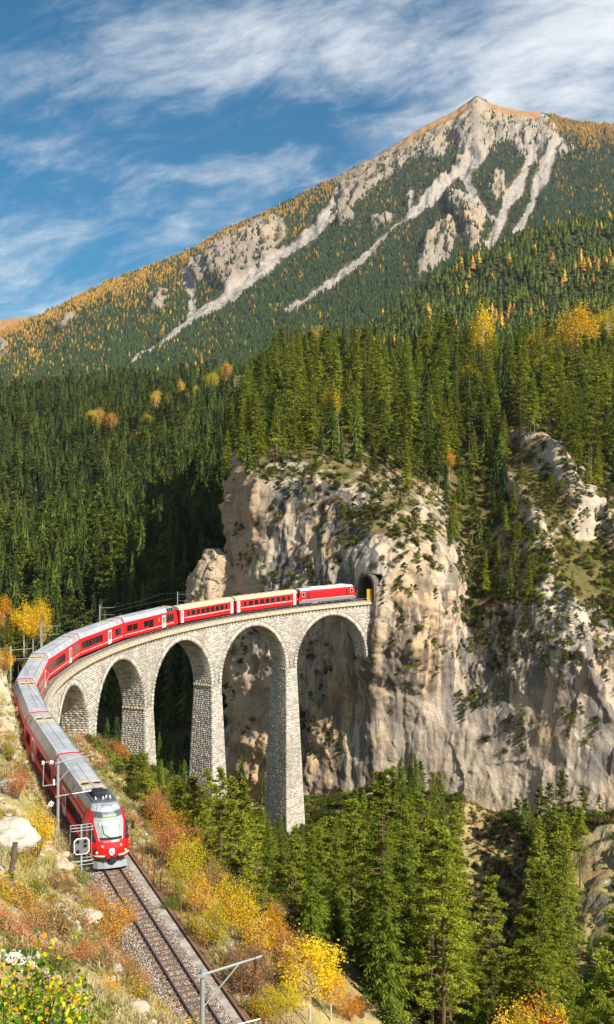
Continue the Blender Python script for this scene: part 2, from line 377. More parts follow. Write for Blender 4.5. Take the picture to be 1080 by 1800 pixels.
PX = CX+F*X/np.maximum(Y, 1); PY = YH-F*Z/np.maximum(Y, 1)
def poly_in(px, py, poly):
    r = np.zeros(px.shape, bool); n = len(poly)
    for i in range(n):
        x0, y0 = poly[i]; x1, y1 = poly[(i+1) % n]
        c = ((y0 > py) != (y1 > py)) & (px < (x1-x0)*(py-y0)/((y1-y0) or 1e-9)+x0)
        r ^= c
    return r
veg = np.where(O_ > 0, 0.10, -0.05)+np.where((Y > 100) & (O_ > 3), 0.15, 0)
scree = blur(poly_in(PX, PY, [(812, 1380), (828, 1395), (900, 1480), (940, 1560), (930, 1660), (820, 1650), (808, 1560), (805, 1450)]).astype(float), 2)*(Y > 165)
pale = blur((poly_in(PX, PY, [(1000, 1430), (1100, 1440), (1100, 1700), (1010, 1640), (1020, 1500)])).astype(float), 2)*(Y > 150)
veg = veg+0.25*scree-0.42*pale
bare = 0.0*veg
me = grid_mesh('hillside', np.stack([X, Y, Z], -1), [M['bank']], {'veg': veg, 'bare': bare})
GROUND = tag(obj('hillside', me), kind='structure')
# ---- the rock face with the wooded slope above it: rows of (pixel x, depth)
rows = [(1520, [(405, 262), (430, 248), (500, 241), (560, 236), (650, 231), (720, 228), (800, 224), (900, 217), (1000, 211), (1100, 206), (1280, 200)]),
        (1380, [(410, 262), (430, 250), (500, 243), (560, 237), (650, 231), (720, 229.5), (800, 226), (900, 220), (1000, 214), (1100, 210), (1280, 205)]),
        (1250, [(412, 266), (440, 252), (500, 246), (560, 240), (640, 233), (656, 229.5), (720, 229.5), (800, 229), (860, 227), (900, 225), (1000, 217), (1100, 213), (1280, 207)]),
        (1150, [(410, 266), (440, 254), (500, 247), (590, 240), (640, 233), (656, 225.5), (720, 226.5), (760, 231), (800, 235), (840, 234), (900, 229), (1000, 219), (1100, 217), (1280, 214)]),
        (1060, [(409, 268), (430, 256), (470, 248), (560, 240), (615, 234), (644, 229.5), (656, 225), (720, 227), (760, 232), (790, 239), (820, 243), (850, 242), (880, 237), (920, 232), (960, 227), (1000, 225), (1050, 228), (1280, 226)]),
        (1000, [(409, 272), (430, 258), (470, 250), (560, 243), (620, 236), (656, 228), (720, 229), (770, 234), (795, 244), (820, 252), (870, 250), (900, 244), (950, 236), (1000, 236), (1280, 238)]),
        (950, [(409, 276), (430, 261), (470, 252), (560, 246), (640, 238), (660, 233), (720, 233), (755, 238), (780, 250), (810, 260), (870, 260), (900, 252), (940, 244), (1000, 248), (1050, 255), (1280, 252)]),
        (900, [(409, 278), (430, 263), (460, 254), (560, 249), (640, 243), (690, 241), (720, 245), (750, 258), (800, 272), (860, 274), (900, 264), (950, 254), (1000, 252), (1050, 260), (1280, 262)]),
        (850, [(409, 280), (430, 264), (450, 256), (530, 254), (600, 250), (640, 250), (670, 256), (700, 266), (750, 280), (800, 295), (850, 295), (890, 284), (920, 272), (960, 272), (1010, 262), (1050, 270), (1280, 270)]),
        (805, [(410, 286), (430, 268), (450, 264), (530, 261), (560, 258), (600, 264), (640, 268), (700, 290), (800, 308), (880, 306), (900, 296), (930, 288), (980, 276), (1010, 284), (1080, 295), (1280, 300)]),
        (770, [(410, 305), (470, 296), (560, 294), (640, 300), (700, 315), (800, 330), (890, 326), (930, 298), (970, 300), (1010, 318), (1080, 330), (1280, 335)]),
        (730, [(410, 345), (480, 330), (600, 328), (700, 338), (800, 350), (900, 350), (1000, 352), (1280, 370)]),
        (690, [(410, 385), (480, 368), (600, 366), (700, 372), (800, 380), (900, 380), (1000, 385), (1280, 410)]),
        (660, [(410, 430), (600, 415), (800, 425), (1000, 430), (1280, 460)])]
NU, NV = 400, 390
uy = np.linspace(1520, 660, NV)
ux = np.linspace(409, 1260, NU)
tab = np.array([np.interp(ux, [a for a, b in r[1]], [b for a, b in r[1]]) for r in rows])
ys = np.array([r[0] for r in rows], float)[::-1]; tab = tab[::-1]
D = np.array([np.interp(uy, ys, tab[:, j]) for j in range(NU)]).T
D = blur(D, 3)
PXg = np.broadcast_to(ux[None, :], D.shape).copy()
edge = 4.5*pn(uy/45.0, 3.3, 1.7)+3*pn(uy/14.0, 8.3, 1.7)               # the left edge of the face is ragged
PXg += edge[:, None]*np.exp(-(PXg-409)/25)
P = np.stack([(PXg-CX)*D/F, D, (YH-uy[:, None])*D/F], -1)
nrm = grid_normals(P); nrm *= np.where(nrm[..., 1:2] > 0, -1, 1)
for a in range(3): nrm[..., a] = blur(nrm[..., a], 6)
steep = np.clip(1-np.abs(nrm[..., 2])*1.1, 0.15, 1)
x, y, z = P[..., 0], P[..., 1], P[..., 2]
warp = fbm(x/9, y/9, z/9, 2)*2.5
butt = rid((x+warp)/26, y/26, (z+0.6*x)/60, 3)*2.2
flute = rid((x+warp*0.6)/8, y/8, (z+0.4*x)/42, 4, 0.55)*1.75
lump = fbm(x/5, y/5, z/5, 4, 0.55)*0.8
blocks = rid(x/2.6, y/2.6, z/3.4, 3)*0.36
ledge = np.abs(((z+0.35*x+2.5*fbm(x/12, y/12, z/20, 3))/7.5) % 1-0.5)*1.7
tame = np.exp(-(((PXg-640)/45)**2+((uy[:, None]-1050)/50)**2))           # calmer rock round the tunnel mouth
wx, wy, wz = x+0.8*fbm(x/4, y/4, z/4, 2), y, z+0.8*fbm(x/4+9, y/4, z/4, 2)
fac = facets(wx/7.5, wy/7.5, (wz+.4*x)/16.0)*1.25+facets(wx/3.1, wy/3.1, wz/6.0, 5)*0.5+facets(wx/1.3, wy/1.3, wz/2.2, 9)*0.30
smooth_low = 1-0.62*sstep(uy[:, None]+0*x, 1170, 1240)*sstep(PXg, 540, 640)
disp = smooth_low*(butt*.55+flute*.75+lump*.22+blocks*.9+ledge+fac)*steep*(1-0.75*tame)
GULX = np.zeros(x.shape); RDG = np.zeros(x.shape)
def seg_d(px, py, line):
    best = np.full(px.shape, 1e9)
    for (x0, y0), (x1, y1) in zip(line[:-1], line[1:]):
        dx, dy = x1-x0, y1-y0; k = np.clip(((px-x0)*dx+(py-y0)*dy)/(dx*dx+dy*dy), 0, 1); best = np.minimum(best, np.hypot(px-x0-k*dx, py-y0-k*dy))
    return best
for ln, wd, wt in (([(915, 775), (950, 778), (985, 815), (1010, 860), (1045, 905), (1085, 960)], 17, 1.0), ([(900, 838), (925, 880), (945, 915), (958, 960), (972, 1000), (965, 1030)], 11, .55), ([(990, 1030), (1010, 1075), (1020, 1130), (1045, 1200), (1075, 1260)], 10, .3)):
    dd_ = seg_d(PXg+8*fbm(PXg/30, uy[:, None]/30, .3, 3), uy[:, None]+0*PXg, ln); RDG = np.maximum(RDG, wt*np.exp(-(dd_/wd)**2))
disp = disp+RDG*3.2*(0.8+0.4*fbm(x/6, y/6, z/6, 3))
P = P+nrm*disp[..., None]
# notch for the railway where it enters the rock
Sx, Ox = track_so(P[..., 0], P[..., 1]); Sx = Sx.reshape(x.shape); Ox = Ox.reshape(x.shape)
hz = P[..., 2]-(ZT-GRADE*Sx)
intrude = (np.abs(Ox) < 2.9) & (hz > -0.9) & (hz < 5.6) & (Sx < 60) & (Sx > -16)
for it in range(12):
    Sx, Ox = track_so(P[..., 0], P[..., 1]); Sx = Sx.reshape(x.shape); Ox = Ox.reshape(x.shape)
    hz = P[..., 2]-(ZT-GRADE*Sx)
    intrude = (np.abs(Ox) < 2.6) & (hz > -0.9) & (hz < 5.2-0.25*np.maximum(np.abs(Ox)-1.2, 0)**2) & (Sx < 60) & (Sx > -8.3)
    if not intrude.any(): break
    r = P/np.linalg.norm(P, axis=2)[..., None]; P = P+r*(intrude*1.5)[..., None]
CLIFF_P = P
n2 = grid_normals(P); n2 *= np.where(n2[..., 1:2] > 0, -1, 1)
CLIFF_N = n2
side = []                                                              # the rock goes on round the left corner
for k, (dx, dd) in enumerate(((10, 60), (8, 36), (4, 16), (1.5, 6))):
    q = P[:, 0].copy(); q[:, 0] += dx*0.5; q[:, 1] += dd; q[:, 0] += 1.5*pn(q[:, 2]/6, q[:, 1]/9, 2.2); q[:, 2] -= 0.02*dd; side.append(q)
P2 = np.concatenate([np.stack(side, 1), P], 1)
vg = np.zeros(P.shape[:2])
PXc = CX+F*P[..., 0]/P[..., 1]; PYc = YH-F*P[..., 2]/P[..., 1]
vg += 0.55*sstep(P[..., 1], 276, 296)                                  # woodland floor above
vg += 0.18*blur(poly_in(PXc, PYc, [(780, 860), (905, 860), (935, 1000), (950, 1060), (890, 1070), (820, 1060), (795, 1010)]).astype(float), 4)
vg += 0.30*blur(poly_in(PXc, PYc, [(890, 780), (960, 850), (1080, 960), (1120, 1100), (1010, 1060), (950, 960), (900, 860)]).astype(float), 4)
vg -= 0.25*blur(poly_in(PXc, PYc, [(420, 1190), (1100, 1200), (1100, 1420), (420, 1420)]).astype(float), 6)
vg -= 0.75*RDG
vg2 = np.concatenate([np.zeros((NV, 4)), vg], 1)
low = sstep(PYc, 1150, 1230)*sstep(PXc, 560, 700)*(1-.8*sstep(PXc, 985, 1060))
nz_ = fbm(P[..., 0]/14, P[..., 1]/14, P[..., 2]/18, 4)
bare_c = np.clip(low*(0.50+0.22*nz_), 0, .62)
tan_c = sstep(PYc, 770, 830)*(1-sstep(PYc, 1080, 1130))*(1-sstep(PXc+14*nz_, 448, 490))*(.8+.4*nz_)+.75*np.exp(-(((PXc-955)/50)**2+((PYc-1285)/42)**2))+.6*np.exp(-(((PXc-735)/30)**2+((PYc-990)/45)**2))+.5*np.exp(-(((PXc-560)/40)**2+((PYc-1130)/45)**2))
stain_c = sstep(PXc, 455, 500)*(1-sstep(PXc, 640, 690))*sstep(PYc, 820, 860)*(1-sstep(PYc, 1010, 1060))*.9+.8*np.exp(-(((PXc-870)/60)**2+((PYc-1250)/40)**2))
pad = lambda a: np.concatenate([np.repeat(a[:, :1], 4, 1), a], 1)
me = grid_mesh('cliff', P2, [M['cliff']], {'veg': vg2, 'bare': pad(bare_c), 'tan': pad(np.clip(tan_c, 0, 1)), 'stain': pad(stain_c)})
CLIFF = tag(obj('cliff', me), kind='structure')
# ---- a separate crag behind the viaduct
def crag(name, ctr, w_, h_, dep, seed, mat_, n=70, tilt=0.0):
    th = np.linspace(0, 2*math.pi, n+1)[None, :]; v = np.linspace(0, 1, n)[:, None]
    r = (1-v**2.6)**0.8*(1+0.25*pn(np.cos(th)*1.3+seed, np.sin(th)*1.3, v*2.4))
    x = ctr[0]+np.cos(th)*r*w_+tilt*v*h_; y = ctr[1]+np.sin(th)*r*dep; z = ctr[2]+v*h_+0*th
    d = rid(x/9, y/9, z/20, 4)*0.10*w_+fbm(x/3, y/3, z/3, 4)*0.05*w_+facets(x/4.5, y/4.5, z/8, 3)*1.3+facets(x/1.9, y/1.9, z/2.6, 4)*0.5
    z = z+v*facets(x/3.2+9, y/3.2, 0*z, 7)*1.8
    x = x+np.cos(th)*d; y = y+np.sin(th)*d
    return grid_mesh(name, np.stack([x, y, z], -1), [mat_], {'veg': 0*x-0.1, 'bare': 0*x, 'tan': 0*x+.65})
b = at(368, 1090, 262)
tag(obj('rock_crag', crag('rock_crag', (b[0], b[1], b[2]-2.5), 6.8, 20, 7, 3.7, M['cliff'], tilt=0.10, n=110)), 'tan rock crag behind the viaduct, left of the big cliff', 'rock')
b = at(398, 1090, 266); tag(obj('rock_crag', crag('rock_crag', (b[0], b[1], b[2]-2.5), 5.0, 16, 6, 9.2, M['cliff'], tilt=-0.02, n=80)), 'grey rock crag joining the tan crag to the big cliff', 'rock')
# ---- wooded slope beyond the gorge
pts = []
for px, py, d in ((-150, 1150, 300), (0, 1130, 320), (150, 1120, 315), (300, 1090, 310), (420, 1080, 318), (0, 1010, 420), (200, 1010, 410), (420, 1000, 390), (-200, 1000, 430), (0, 910, 540), (200, 910, 520), (420, 890, 480),
                  (-200, 910, 560), (0, 815, 680), (200, 815, 660), (420, 800, 600), (-200, 830, 700), (0, 745, 820), (200, 735, 830), (300, 735, 800), (450, 720, 740), (0, 725, 960), (150, 702, 980), (220, 690, 980), (300, 692, 960), (450, 690, 900),
                  (-200, 750, 960), (0, 735, 1100), (220, 712, 1120), (450, 712, 1100), (600, 800, 500), (600, 740, 800), (600, 700, 1000), (330, 1250, 290), (100, 1250, 285), (480, 1300, 285)):
    pts.append(tuple(at(px, py, d)))
HD = TPS(pts, 1e-3)
def heightD(x, y):
    z = HD(x, y); return z+fbm(x/90, y/90, 0.3, 4)*7+fbm(x/14, y/14, 0.6, 3)*0.8
dd = np.linspace(272, 1150, 260)[:, None]; uu = np.linspace(-260, 640, 200)[None, :]
X = (uu-CX)*dd/F; Y = dd+0*uu; Z = heightD(X, Y)
FAR_X, FAR_Y, FAR_Z = X, Y, Z
tag(obj('wooded_slope', grid_mesh('wooded_slope', np.stack([X, Y, Z], -1), [M['forest_floor']], {'veg': 0*X+0.2, 'bare': 0*X})), kind='structure')
# ---- wooded shoulder below the mountain, right
pts = []
for px, py, d in ((640, 640, 1050), (700, 590, 1150), (740, 535, 1300), (800, 505, 1400), (870, 480, 1480), (940, 458, 1550), (1080, 425, 1600), (1250, 400, 1600), (640, 700, 900), (760, 690, 800), (900, 690, 760), (1080, 700, 720), (1250, 700, 700),
                  (800, 590, 1080), (900, 570, 1080), (1080, 560, 1060), (1250, 560, 1040), (560, 720, 1000), (800, 545, 1650), (940, 500, 1800), (1080, 470, 1850), (1250, 445, 1850), (680, 640, 1500), (560, 720, 1300)):
    pts.append(tuple(at(px, py, d)))
HE = TPS(pts, 1e-3)
def heightE(x, y):
    return HE(x, y)+rid(x/160, y/160, 0.9, 3)*12+fbm(x/40, y/40, 0.2, 3)*4
dd = np.linspace(560, 1800, 150)[:, None]; uu = np.linspace(560, 1260, 150)[None, :]
X = (uu-CX)*dd/F; Y = dd+0*uu; Z = heightE(X, Y); SH_X, SH_Y, SH_Z = X, Y, Z
tag(obj('wooded_shoulder', grid_mesh('wooded_shoulder', np.stack([X, Y, Z], -1), [M['forest_floor']], {'veg': 0*X+0.2, 'bare': 0*X})), kind='structure')
# ---- the mountain
sil = [(-400, 640), (-150, 610), (0, 585), (100, 540), (200, 490), (330, 442), (400, 400), (470, 372), (530, 340), (590, 312), (660, 276), (700, 251), (740, 226), (780, 206), (805, 191), (838, 168), (858, 178), (870, 184), (890, 193), (925, 196), (960, 199), (1000, 210), (1080, 219), (1200, 250), (1500, 330)]
sd = [(-400, 2500), (0, 2700), (330, 2900), (590, 3100), (840, 3350), (960, 3300), (1080, 3150), (1500, 2900)]
base = [(-400, 735), (0, 735), (200, 715), (420, 715), (640, 705), (800, 640), (950, 560), (1080, 540), (1500, 520)]
bd = [(-400, 1150), (0, 1200), (300, 1200), (640, 1150), (800, 1500), (1080, 1700), (1500, 1700)]
NU, NV = 480, 300
ux = np.linspace(-260, 1340, NU)[None, :]; v = np.linspace(0, 1, NV)[:, None]
ip = lambda tb: np.interp(ux, [a for a, b in tb], [b for a, b in tb])
ts = ip(sil)+2.6*pn(ux/13, 0.5, 0.5)+1.8*pn(ux/5, 4.5, 0.5); tb_ = ip(base); ds = ip(sd); db = ip(bd)
vv = v
py_ = tb_+(ts-tb_)*vv; d_ = db+(ds-db)*vv**1.15
P = np.stack([(ux-CX)*d_/F, d_+0*ux, (YH-py_)*d_/F], -1)
nrm = grid_normals(P); nrm *= np.where(nrm[..., 2:3] < 0, -1, 1)
GUL = [[(600, 360), (575, 395), (540, 425), (480, 470), (400, 528), (320, 580), (225, 645)],
       [(835, 285), (800, 318), (760, 352), (720, 385), (690, 410), (640, 455), (590, 500), (505, 556)],
       [(940, 275), (915, 320), (893, 360), (878, 400), (862, 430), (850, 470)],
       [(985, 255), (960, 300), (942, 340), (930, 375), (905, 415), (878, 450)],
       [(820, 310), (835, 350), (855, 380), (875, 395)], [(330, 490), (338, 520), (340, 550), (330, 575)], [(725, 340), (722, 375), (700, 400)]]
GW = [15, 12, 15, 13, 9, 11, 6]
uxb = ux+0*v
def seg_dist(px, py, line):
    best = np.full(px.shape, 1e9); tt = np.zeros(px.shape); n = len(line)-1
    for i in range(n):
        (x0, y0), (x1, y1) = line[i], line[i+1]; dx, dy = x1-x0, y1-y0
        k = np.clip(((px-x0)*dx+(py-y0)*dy)/(dx*dx+dy*dy), 0, 1)
        d = np.hypot(px-x0-k*dx, py-y0-k*dy); m = d < best
        best = np.where(m, d, best); tt = np.where(m, (i+k)/n, tt)
    return best, tt
nzx = 7*fbm(uxb/40, py_/40, 0.1, 3)
nzf = 2.6*fbm(uxb/7, py_/7, 0.8, 3); clear = np.zeros(uxb.shape); bare = np.zeros(uxb.shape); carve = np.zeros(uxb.shape)
for g, wd in zip(GUL, GW):
    d, tt = seg_dist(uxb+nzx*0.5+nzf, py_+nzx*0.4+nzf*.5, g)
    ww = wd*(0.75+0.5*pn(tt*6, wd, 0.3))*(1.15-0.55*tt)
    bare = np.maximum(bare, 1-sstep(d, ww*0.45, ww*1.05)); clear = np.maximum(clear, 1-sstep(d, ww*0.9, ww*1.5)); carve = np.maximum(carve, np.exp(-(d/(wd*2.0))**2))
# fall line runs to lower left on the left flank, straight down under the summit
q = uxb*0.62+py_*0.78
fl = np.clip((uxb-560)/420, 0, 1)
ribs = rid((q*(1-fl)+uxb*fl)/52, (py_-uxb)*0.0035, 1.3, 4, 0.55)
crag_n = rid(uxb/24, py_/30, 2.2, 4, 0.55)
rockmask = np.zeros(uxb.shape)
for poly in ([(588, 312), (640, 288), (700, 260), (760, 232), (800, 212), (838, 172), (880, 195), (960, 202), (975, 225), (985, 255), (1010, 265), (960, 290), (935, 300), (912, 275), (890, 252), (868, 258), (845, 292), (800, 322), (770, 350), (745, 362), (790, 310), (812, 268), (795, 258), (770, 292), (742, 282), (700, 312), (660, 342), (625, 368), (600, 388), (572, 412), (560, 395), (590, 350)],
             [(322, 482), (360, 448), (400, 408), (470, 374), (500, 388), (505, 430), (470, 455), (440, 495), (400, 520), (372, 500), (340, 520), (335, 500)], [(455, 470), (505, 440), (500, 460), (450, 500)],
             [(742, 440), (770, 410), (800, 392), (805, 440), (790, 470), (735, 500)], [(785, 345), (830, 350), (850, 390), (845, 430), (822, 465), (830, 420), (800, 385)], [(855, 330), (880, 300), (885, 345), (868, 365)], [(270, 530), (305, 515), (300, 550), (262, 560)], [(-20, 620), (30, 625), (20, 640), (-20, 645)], [(650, 385), (690, 380), (685, 405), (655, 405)], [(600, 385), (625, 385), (620, 400), (600, 400)], [(100, 585), (150, 570), (120, 600)]):
    rockmask = np.maximum(rockmask, blur(poly_in(uxb+nzx, py_+nzx, poly).astype(float), 2))
h = ribs*11*np.clip(v*5, 0, 1)*(0.6+0.4*rockmask)+crag_n*(3+8*rockmask*(1-bare))+fbm(uxb/9, py_/9, 0.4, 3)*3*(1-.6*bare)+rid((q*(1-fl)+uxb*fl)/15, (py_-uxb)*0.012, 6.3, 4, .6)*9*rockmask*(1-bare)-carve*7
taper = np.clip((1-v)*7, 0.12, 1)*np.clip(v*6, 0, 1)
P = P+nrm*(h*taper)[..., None]
back = P[-1].copy(); back[:, 1] += 500; back[:, 2] -= 320
P2 = np.concatenate([P, back[None]], 0)
peak_grass = 0.9*np.exp(-(np.maximum(py_-ts, 0)/16)**2)*sstep(uxb, 640, 720)*(1-sstep(uxb, 935, 965))
summit = np.exp(-(((uxb-840)/26)**2+((py_-175)/13)**2))
vegm = 0.35*(1-rockmask)-0.75*rockmask
M['mountain_top'] = None
MT = dict(clear=clear, P=P, bare=bare, rock=np.maximum(rockmask, summit), ux=uxb, py=py_, ts=ts+0*v, alp=peak_grass*(1-summit))
def app(a): return np.concatenate([a, a[-1:]], 0)
me = grid_mesh('mountain', P2, [M['mountain']], {'veg': app(vegm), 'bare': app(np.clip(bare, 0, 1)), 'alp': app(MT['alp'])})
tag(obj('mountain', me), kind='structure')
# alpine grass colour on the summit ridge
t = M['mountain'].node_tree; nd = {n.type: n for n in t.nodes}; b = nd['BSDF_PRINCIPLED']; srcl = b.inputs['Base Color'].links[0].from_socket
T = NT.__new__(NT); T.t = t; T.N = t.nodes; T.L = t.links
al = T.n('ShaderNodeAttribute', attribute_name='alp').outputs['Fac']
c = T.mix(T.ramp(al, 0.25, 0.6), srcl, (0.36, 0.19, 0.06)); t.links.new(c, b.inputs['Base Color'])
# a far brown ridge at the left edge, and land out to the horizon
ux = np.linspace(-700, 120, 90)[None, :]; v = np.linspace(0, 1, 20)[:, None]
top = np.interp(ux, [-700, -200, -60, 0, 45, 120], [520, 540, 553, 562, 556, 620]); d_ = 4200+1200*v; py_ = 800+(top-800)*v+3*pn(ux/20, v*4, 0.1)
me = grid_mesh('far_ridge', np.stack([(ux-CX)*d_/F, d_+0*ux, (YH-py_)*d_/F], -1), [M['mountain']], {'veg': 0*ux*v-0.3, 'bare': 0*ux*v, 'alp': 0*ux*v+0.8})
tag(obj('hill', me), kind='structure')
g = MB(); g.box(-5000, 5000, -1500, 6600, -130, -120); o = g.build('ground', M['forest_floor']); tag(o, kind='structure')
# ================================================================== VIADUCT
def stone_mat():
    m = bpy.data.materials.new('viaduct_stone'); m.use_nodes = True; t = NT(m.node_tree)
    o = t.n('ShaderNodeOutputMaterial'); pos = t.n('ShaderNodeNewGeometry').outputs['Position']
    r = t.n('ShaderNodeNewGeometry').outputs['Random Per Island']
    c = t.mix(t.ramp(r, 0.0, 0.85), (0.36, 0.32, 0.26), (0.61, 0.555, 0.46))
    r2 = t.math('FRACT', t.math('MULTIPLY', r, 17.3))
    c = t.mix(t.math('MULTIPLY', t.math('GREATER_THAN', r2, 0.86), 0.6), c, (0.20, 0.18, 0.155))
    c = t.mix(t.math('MULTIPLY', t.ramp(t.noise(t.mapv(pos, (1, 1, 0.35)), 0.16, 5, 0.6), 0.46, 0.68), 0.5), c, (0.20, 0.175, 0.14))
    c = t.mix(t.math('MULTIPLY', t.ramp(t.noise(pos, 3.5, 4, 0.6), 0.5, 0.7), 0.3), c, (0.28, 0.25, 0.21))
    c = t.mix(t.math('MULTIPLY', t.ramp(t.noise(t.mapv(pos, (1, 1, 0.07), (4, 4, 4)), 0.9, 5, 0.65), 0.55, 0.68), 0.45), c, (0.15, 0.135, 0.11))
    c = t.mix(t.math('MULTIPLY', t.ramp(t.noise(t.mapv(pos, (1, 1, 0.09), (14, 4, 9)), 0.8, 5, 0.65), 0.6, 0.7), 0.5), c, (0.68, 0.65, 0.58))
    b = t.n('ShaderNodeBsdfPrincipled', {'Base Color': c, 'Roughness': 0.9, 'Specular IOR Level': 0.2})
    bp = t.n('ShaderNodeBump', {'Height': t.noise(pos, 5.0, 5, 0.65), 'Strength': 0.6, 'Distance': 0.08}); t.L.new(bp.outputs[0], b.inputs['Normal'])
    t.L.new(b.outputs[0], o.inputs[0]); return m
M['stone'] = stone_mat()
M['mortar'] = mat('mortar', (0.38, 0.345, 0.29), 0.95, noise=0.5, nscale=1.5, bump=0.4)
M['coping'] = mat('coping_stone', (0.50, 0.42, 0.29), 0.9, noise=0.4, nscale=2.0, bump=0.4, bscale=6)
M['steel'] = mat('galvanised_steel', (0.50, 0.52, 0.53), 0.45, 0.6, noise=0.25, nscale=2.0)
M['greysteel'] = mat('grey_paint', (0.36, 0.39, 0.40), 0.5, 0.2, noise=0.3, nscale=2.5)
M['rust'] = mat('rusty_steel', (0.30, 0.105, 0.035), 0.85, 0.2, noise=0.5, nscale=6.0)
M['rail'] = mat('rail_steel', (0.16, 0.085, 0.055), 0.6, 0.4, noise=0.3, nscale=4)
M['railtop'] = mat('rail_head', (0.42, 0.40, 0.40), 0.28, 0.9)
M['wire'] = mat('wire', (0.16, 0.15, 0.14), 0.5, 0.6)
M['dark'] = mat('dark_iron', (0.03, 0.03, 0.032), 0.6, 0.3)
DSP, HW, RAD = 21.8, 1.42, 9.48
OI, OO = 2.1, -2.1
def cyl(s, o, zr):
    """vectorised: track coordinates -> world; zr above the rail top"""
    s, o, zr = np.broadcast_arrays(np.asarray(s, float), np.asarray(o, float), np.asarray(zr, float))
    sa = np.clip(s, 0, S1); a = E0+sa/RC; nx, ny = -np.cos(a), -np.sin(a); tx, ty = -np.sin(a), np.cos(a)
    return np.stack([CC[0]-nx*RC+tx*(s-sa)+nx*o, CC[1]-ny*RC+ty*(s-sa)+ny*o, ZT-GRADE*s+zr], -1)
ARCHES = [(k+0.5)*DSP for k in range(5)]
ZC = -11.9                                   # springing below the rail top
class Stones:
    """individual stones: a cut block standing proud of the wall core, edges drawn in"""
    def __init__(s): s.V = []; s.Fc = []; s.n = 0; s.r = np.random.default_rng(3)
    def add(s, fn, u0, u1, v0, v1, j=0.022, proud=(0.025, 0.07)):
        """fn(u, v, h) -> world point; arrays of cells"""
        u0, u1, v0, v1 = (np.asarray(a, float) for a in (u0, u1, v0, v1)); n = len(u0)
        if n == 0: return
        h = s.r.uniform(*proud, n); b = 0.05
        jit = lambda: s.r.uniform(-0.02, 0.02, n)
        cs = []
        for (a, c) in ((0, 0), (1, 0), (1, 1), (0, 1)):
            cs.append(fn(np.where(a, u1-j, u0+j), np.where(c, v1-j, v0+j), np.zeros(n)-0.05))
        for (a, c) in ((0, 0), (1, 0), (1, 1), (0, 1)):
            cs.append(fn(np.where(a, u1-j-b, u0+j+b)+jit(), np.where(c, v1-j-b*0.8, v0+j+b*0.8)+jit(), h+jit()))
        V = np.stack(cs, 1).reshape(-1, 3); i = s.n+np.arange(n)[:, None]*8
        f = [i+np.array(q)[None] for q in ((4, 5, 6, 7), (0, 1, 5, 4), (1, 2, 6, 5), (2, 3, 7, 6), (3, 0, 4, 7))]
        s.V.append(V); s.Fc.append(np.concatenate(f)); s.n += n*8
    def build(s, name, parent):
        if s.n == 0: return
        me = raw_mesh(name, np.concatenate(s.V), np.concatenate(s.Fc), [M['stone']])
        return tag(obj(name, me, parent), kind='stuff')
def courses(v0, v1, u0, u1, rs, hmin=0.28, hmax=0.40, lmin=0.4, lmax=0.9):
    out = []; v = v0
    while v < v1-0.15:
        h = rs.uniform(hmin, hmax); h = min(h, v1-v); u = u0-rs.uniform(0, 0.5)
        while u < u1-0.12:
            l = rs.uniform(lmin, lmax); a, b = max(u, u0), min(u+l, u1)
            if b-a > 0.14: out.append((a, b, v, v+h))
            u += l
        v += h
    return np.array(out)
VIA = thing('viaduct', 'curved grey limestone railway viaduct on tall tapering piers', 'viaduct', (0, 0, 0))
rs = np.random.default_rng(21)
SEND = 137.0
# ---- core of the arch wall: faces, barrels
def bottom(s):
    """lower edge of the arch wall relative to the rail"""
    s = np.asarray(s, float); z = np.full(s.shape, ZC)
    for c in ARCHES:
        d = np.abs(s-c); z = np.where(d < RAD, ZC+np.sqrt(np.maximum(RAD**2-d**2, 0)), z)
    return z
ss = [-2.5, 0.0]
for c in ARCHES:
    ss += list(c-RAD*np.cos(np.linspace(0, math.pi, 41)))
ss += list(np.linspace(ARCHES[-1]+RAD+0.3, SEND, 20)); ss = np.array(ss)
zb = bottom(ss); zb[ss > ARCHES[-1]+RAD-0.01] = -14.0; zb[0:2] = -14
V = []; Fq = []
TOPW = -0.95
for i, s in enumerate(ss):
    for (o, zr) in ((OI, TOPW), (OI, zb[i]), (OO, zb[i]), (OO, TOPW)): V.append(cyl(s, o, zr))
for i in range(len(ss)-1):
    a, b = 4*i, 4*i+4
    Fq += [(a, b, b+1, a+1), (a+1, b+1, b+2, a+2), (a+2, b+2, b+3, a+3), (a+3, b+3, b, a)]
me = raw_mesh('arch_wall', np.array(V), np.array(Fq), [M['mortar']]); AW = obj('arch_wall', me, VIA)
st = Stones()
for side, o in ((1, OI), (-1, OO)):
    cells = courses(ZC, TOPW, -2.4, SEND, rs)
    mid = (cells[:, 0]+cells[:, 1])/2
    ok = np.ones(len(cells), bool)
    for c in ARCHES:
        for u in (0, 1):
            for v in (2, 3):
                ok &= np.hypot(cells[:, u]-c, np.maximum(cells[:, v]-ZC, 0)) > RAD+0.78
    # trim stones that meet the arch ring instead of leaving holes
    trim = []
    for c in cells[~ok]:
        for q in ((c[0], (c[0]+c[1])/2, c[2], c[3]), ((c[0]+c[1])/2, c[1], c[2], c[3])):
            good = True
            for ac in ARCHES:
                for u in (0, 1):
                    for v in (2, 3):
                        if math.hypot(q[u]-ac, max(q[v]-ZC, 0)) < RAD+0.72: good = False
            if good and q[1]-q[0] > 0.2: trim.append(q)
    cells = np.concatenate([cells[ok], np.array(trim)])
    fn = (lambda o, side: lambda u, v, h: cyl(u, o+side*h, v))(o, side)
    st.add(fn, *cells.T)
st.build('stonework', AW)
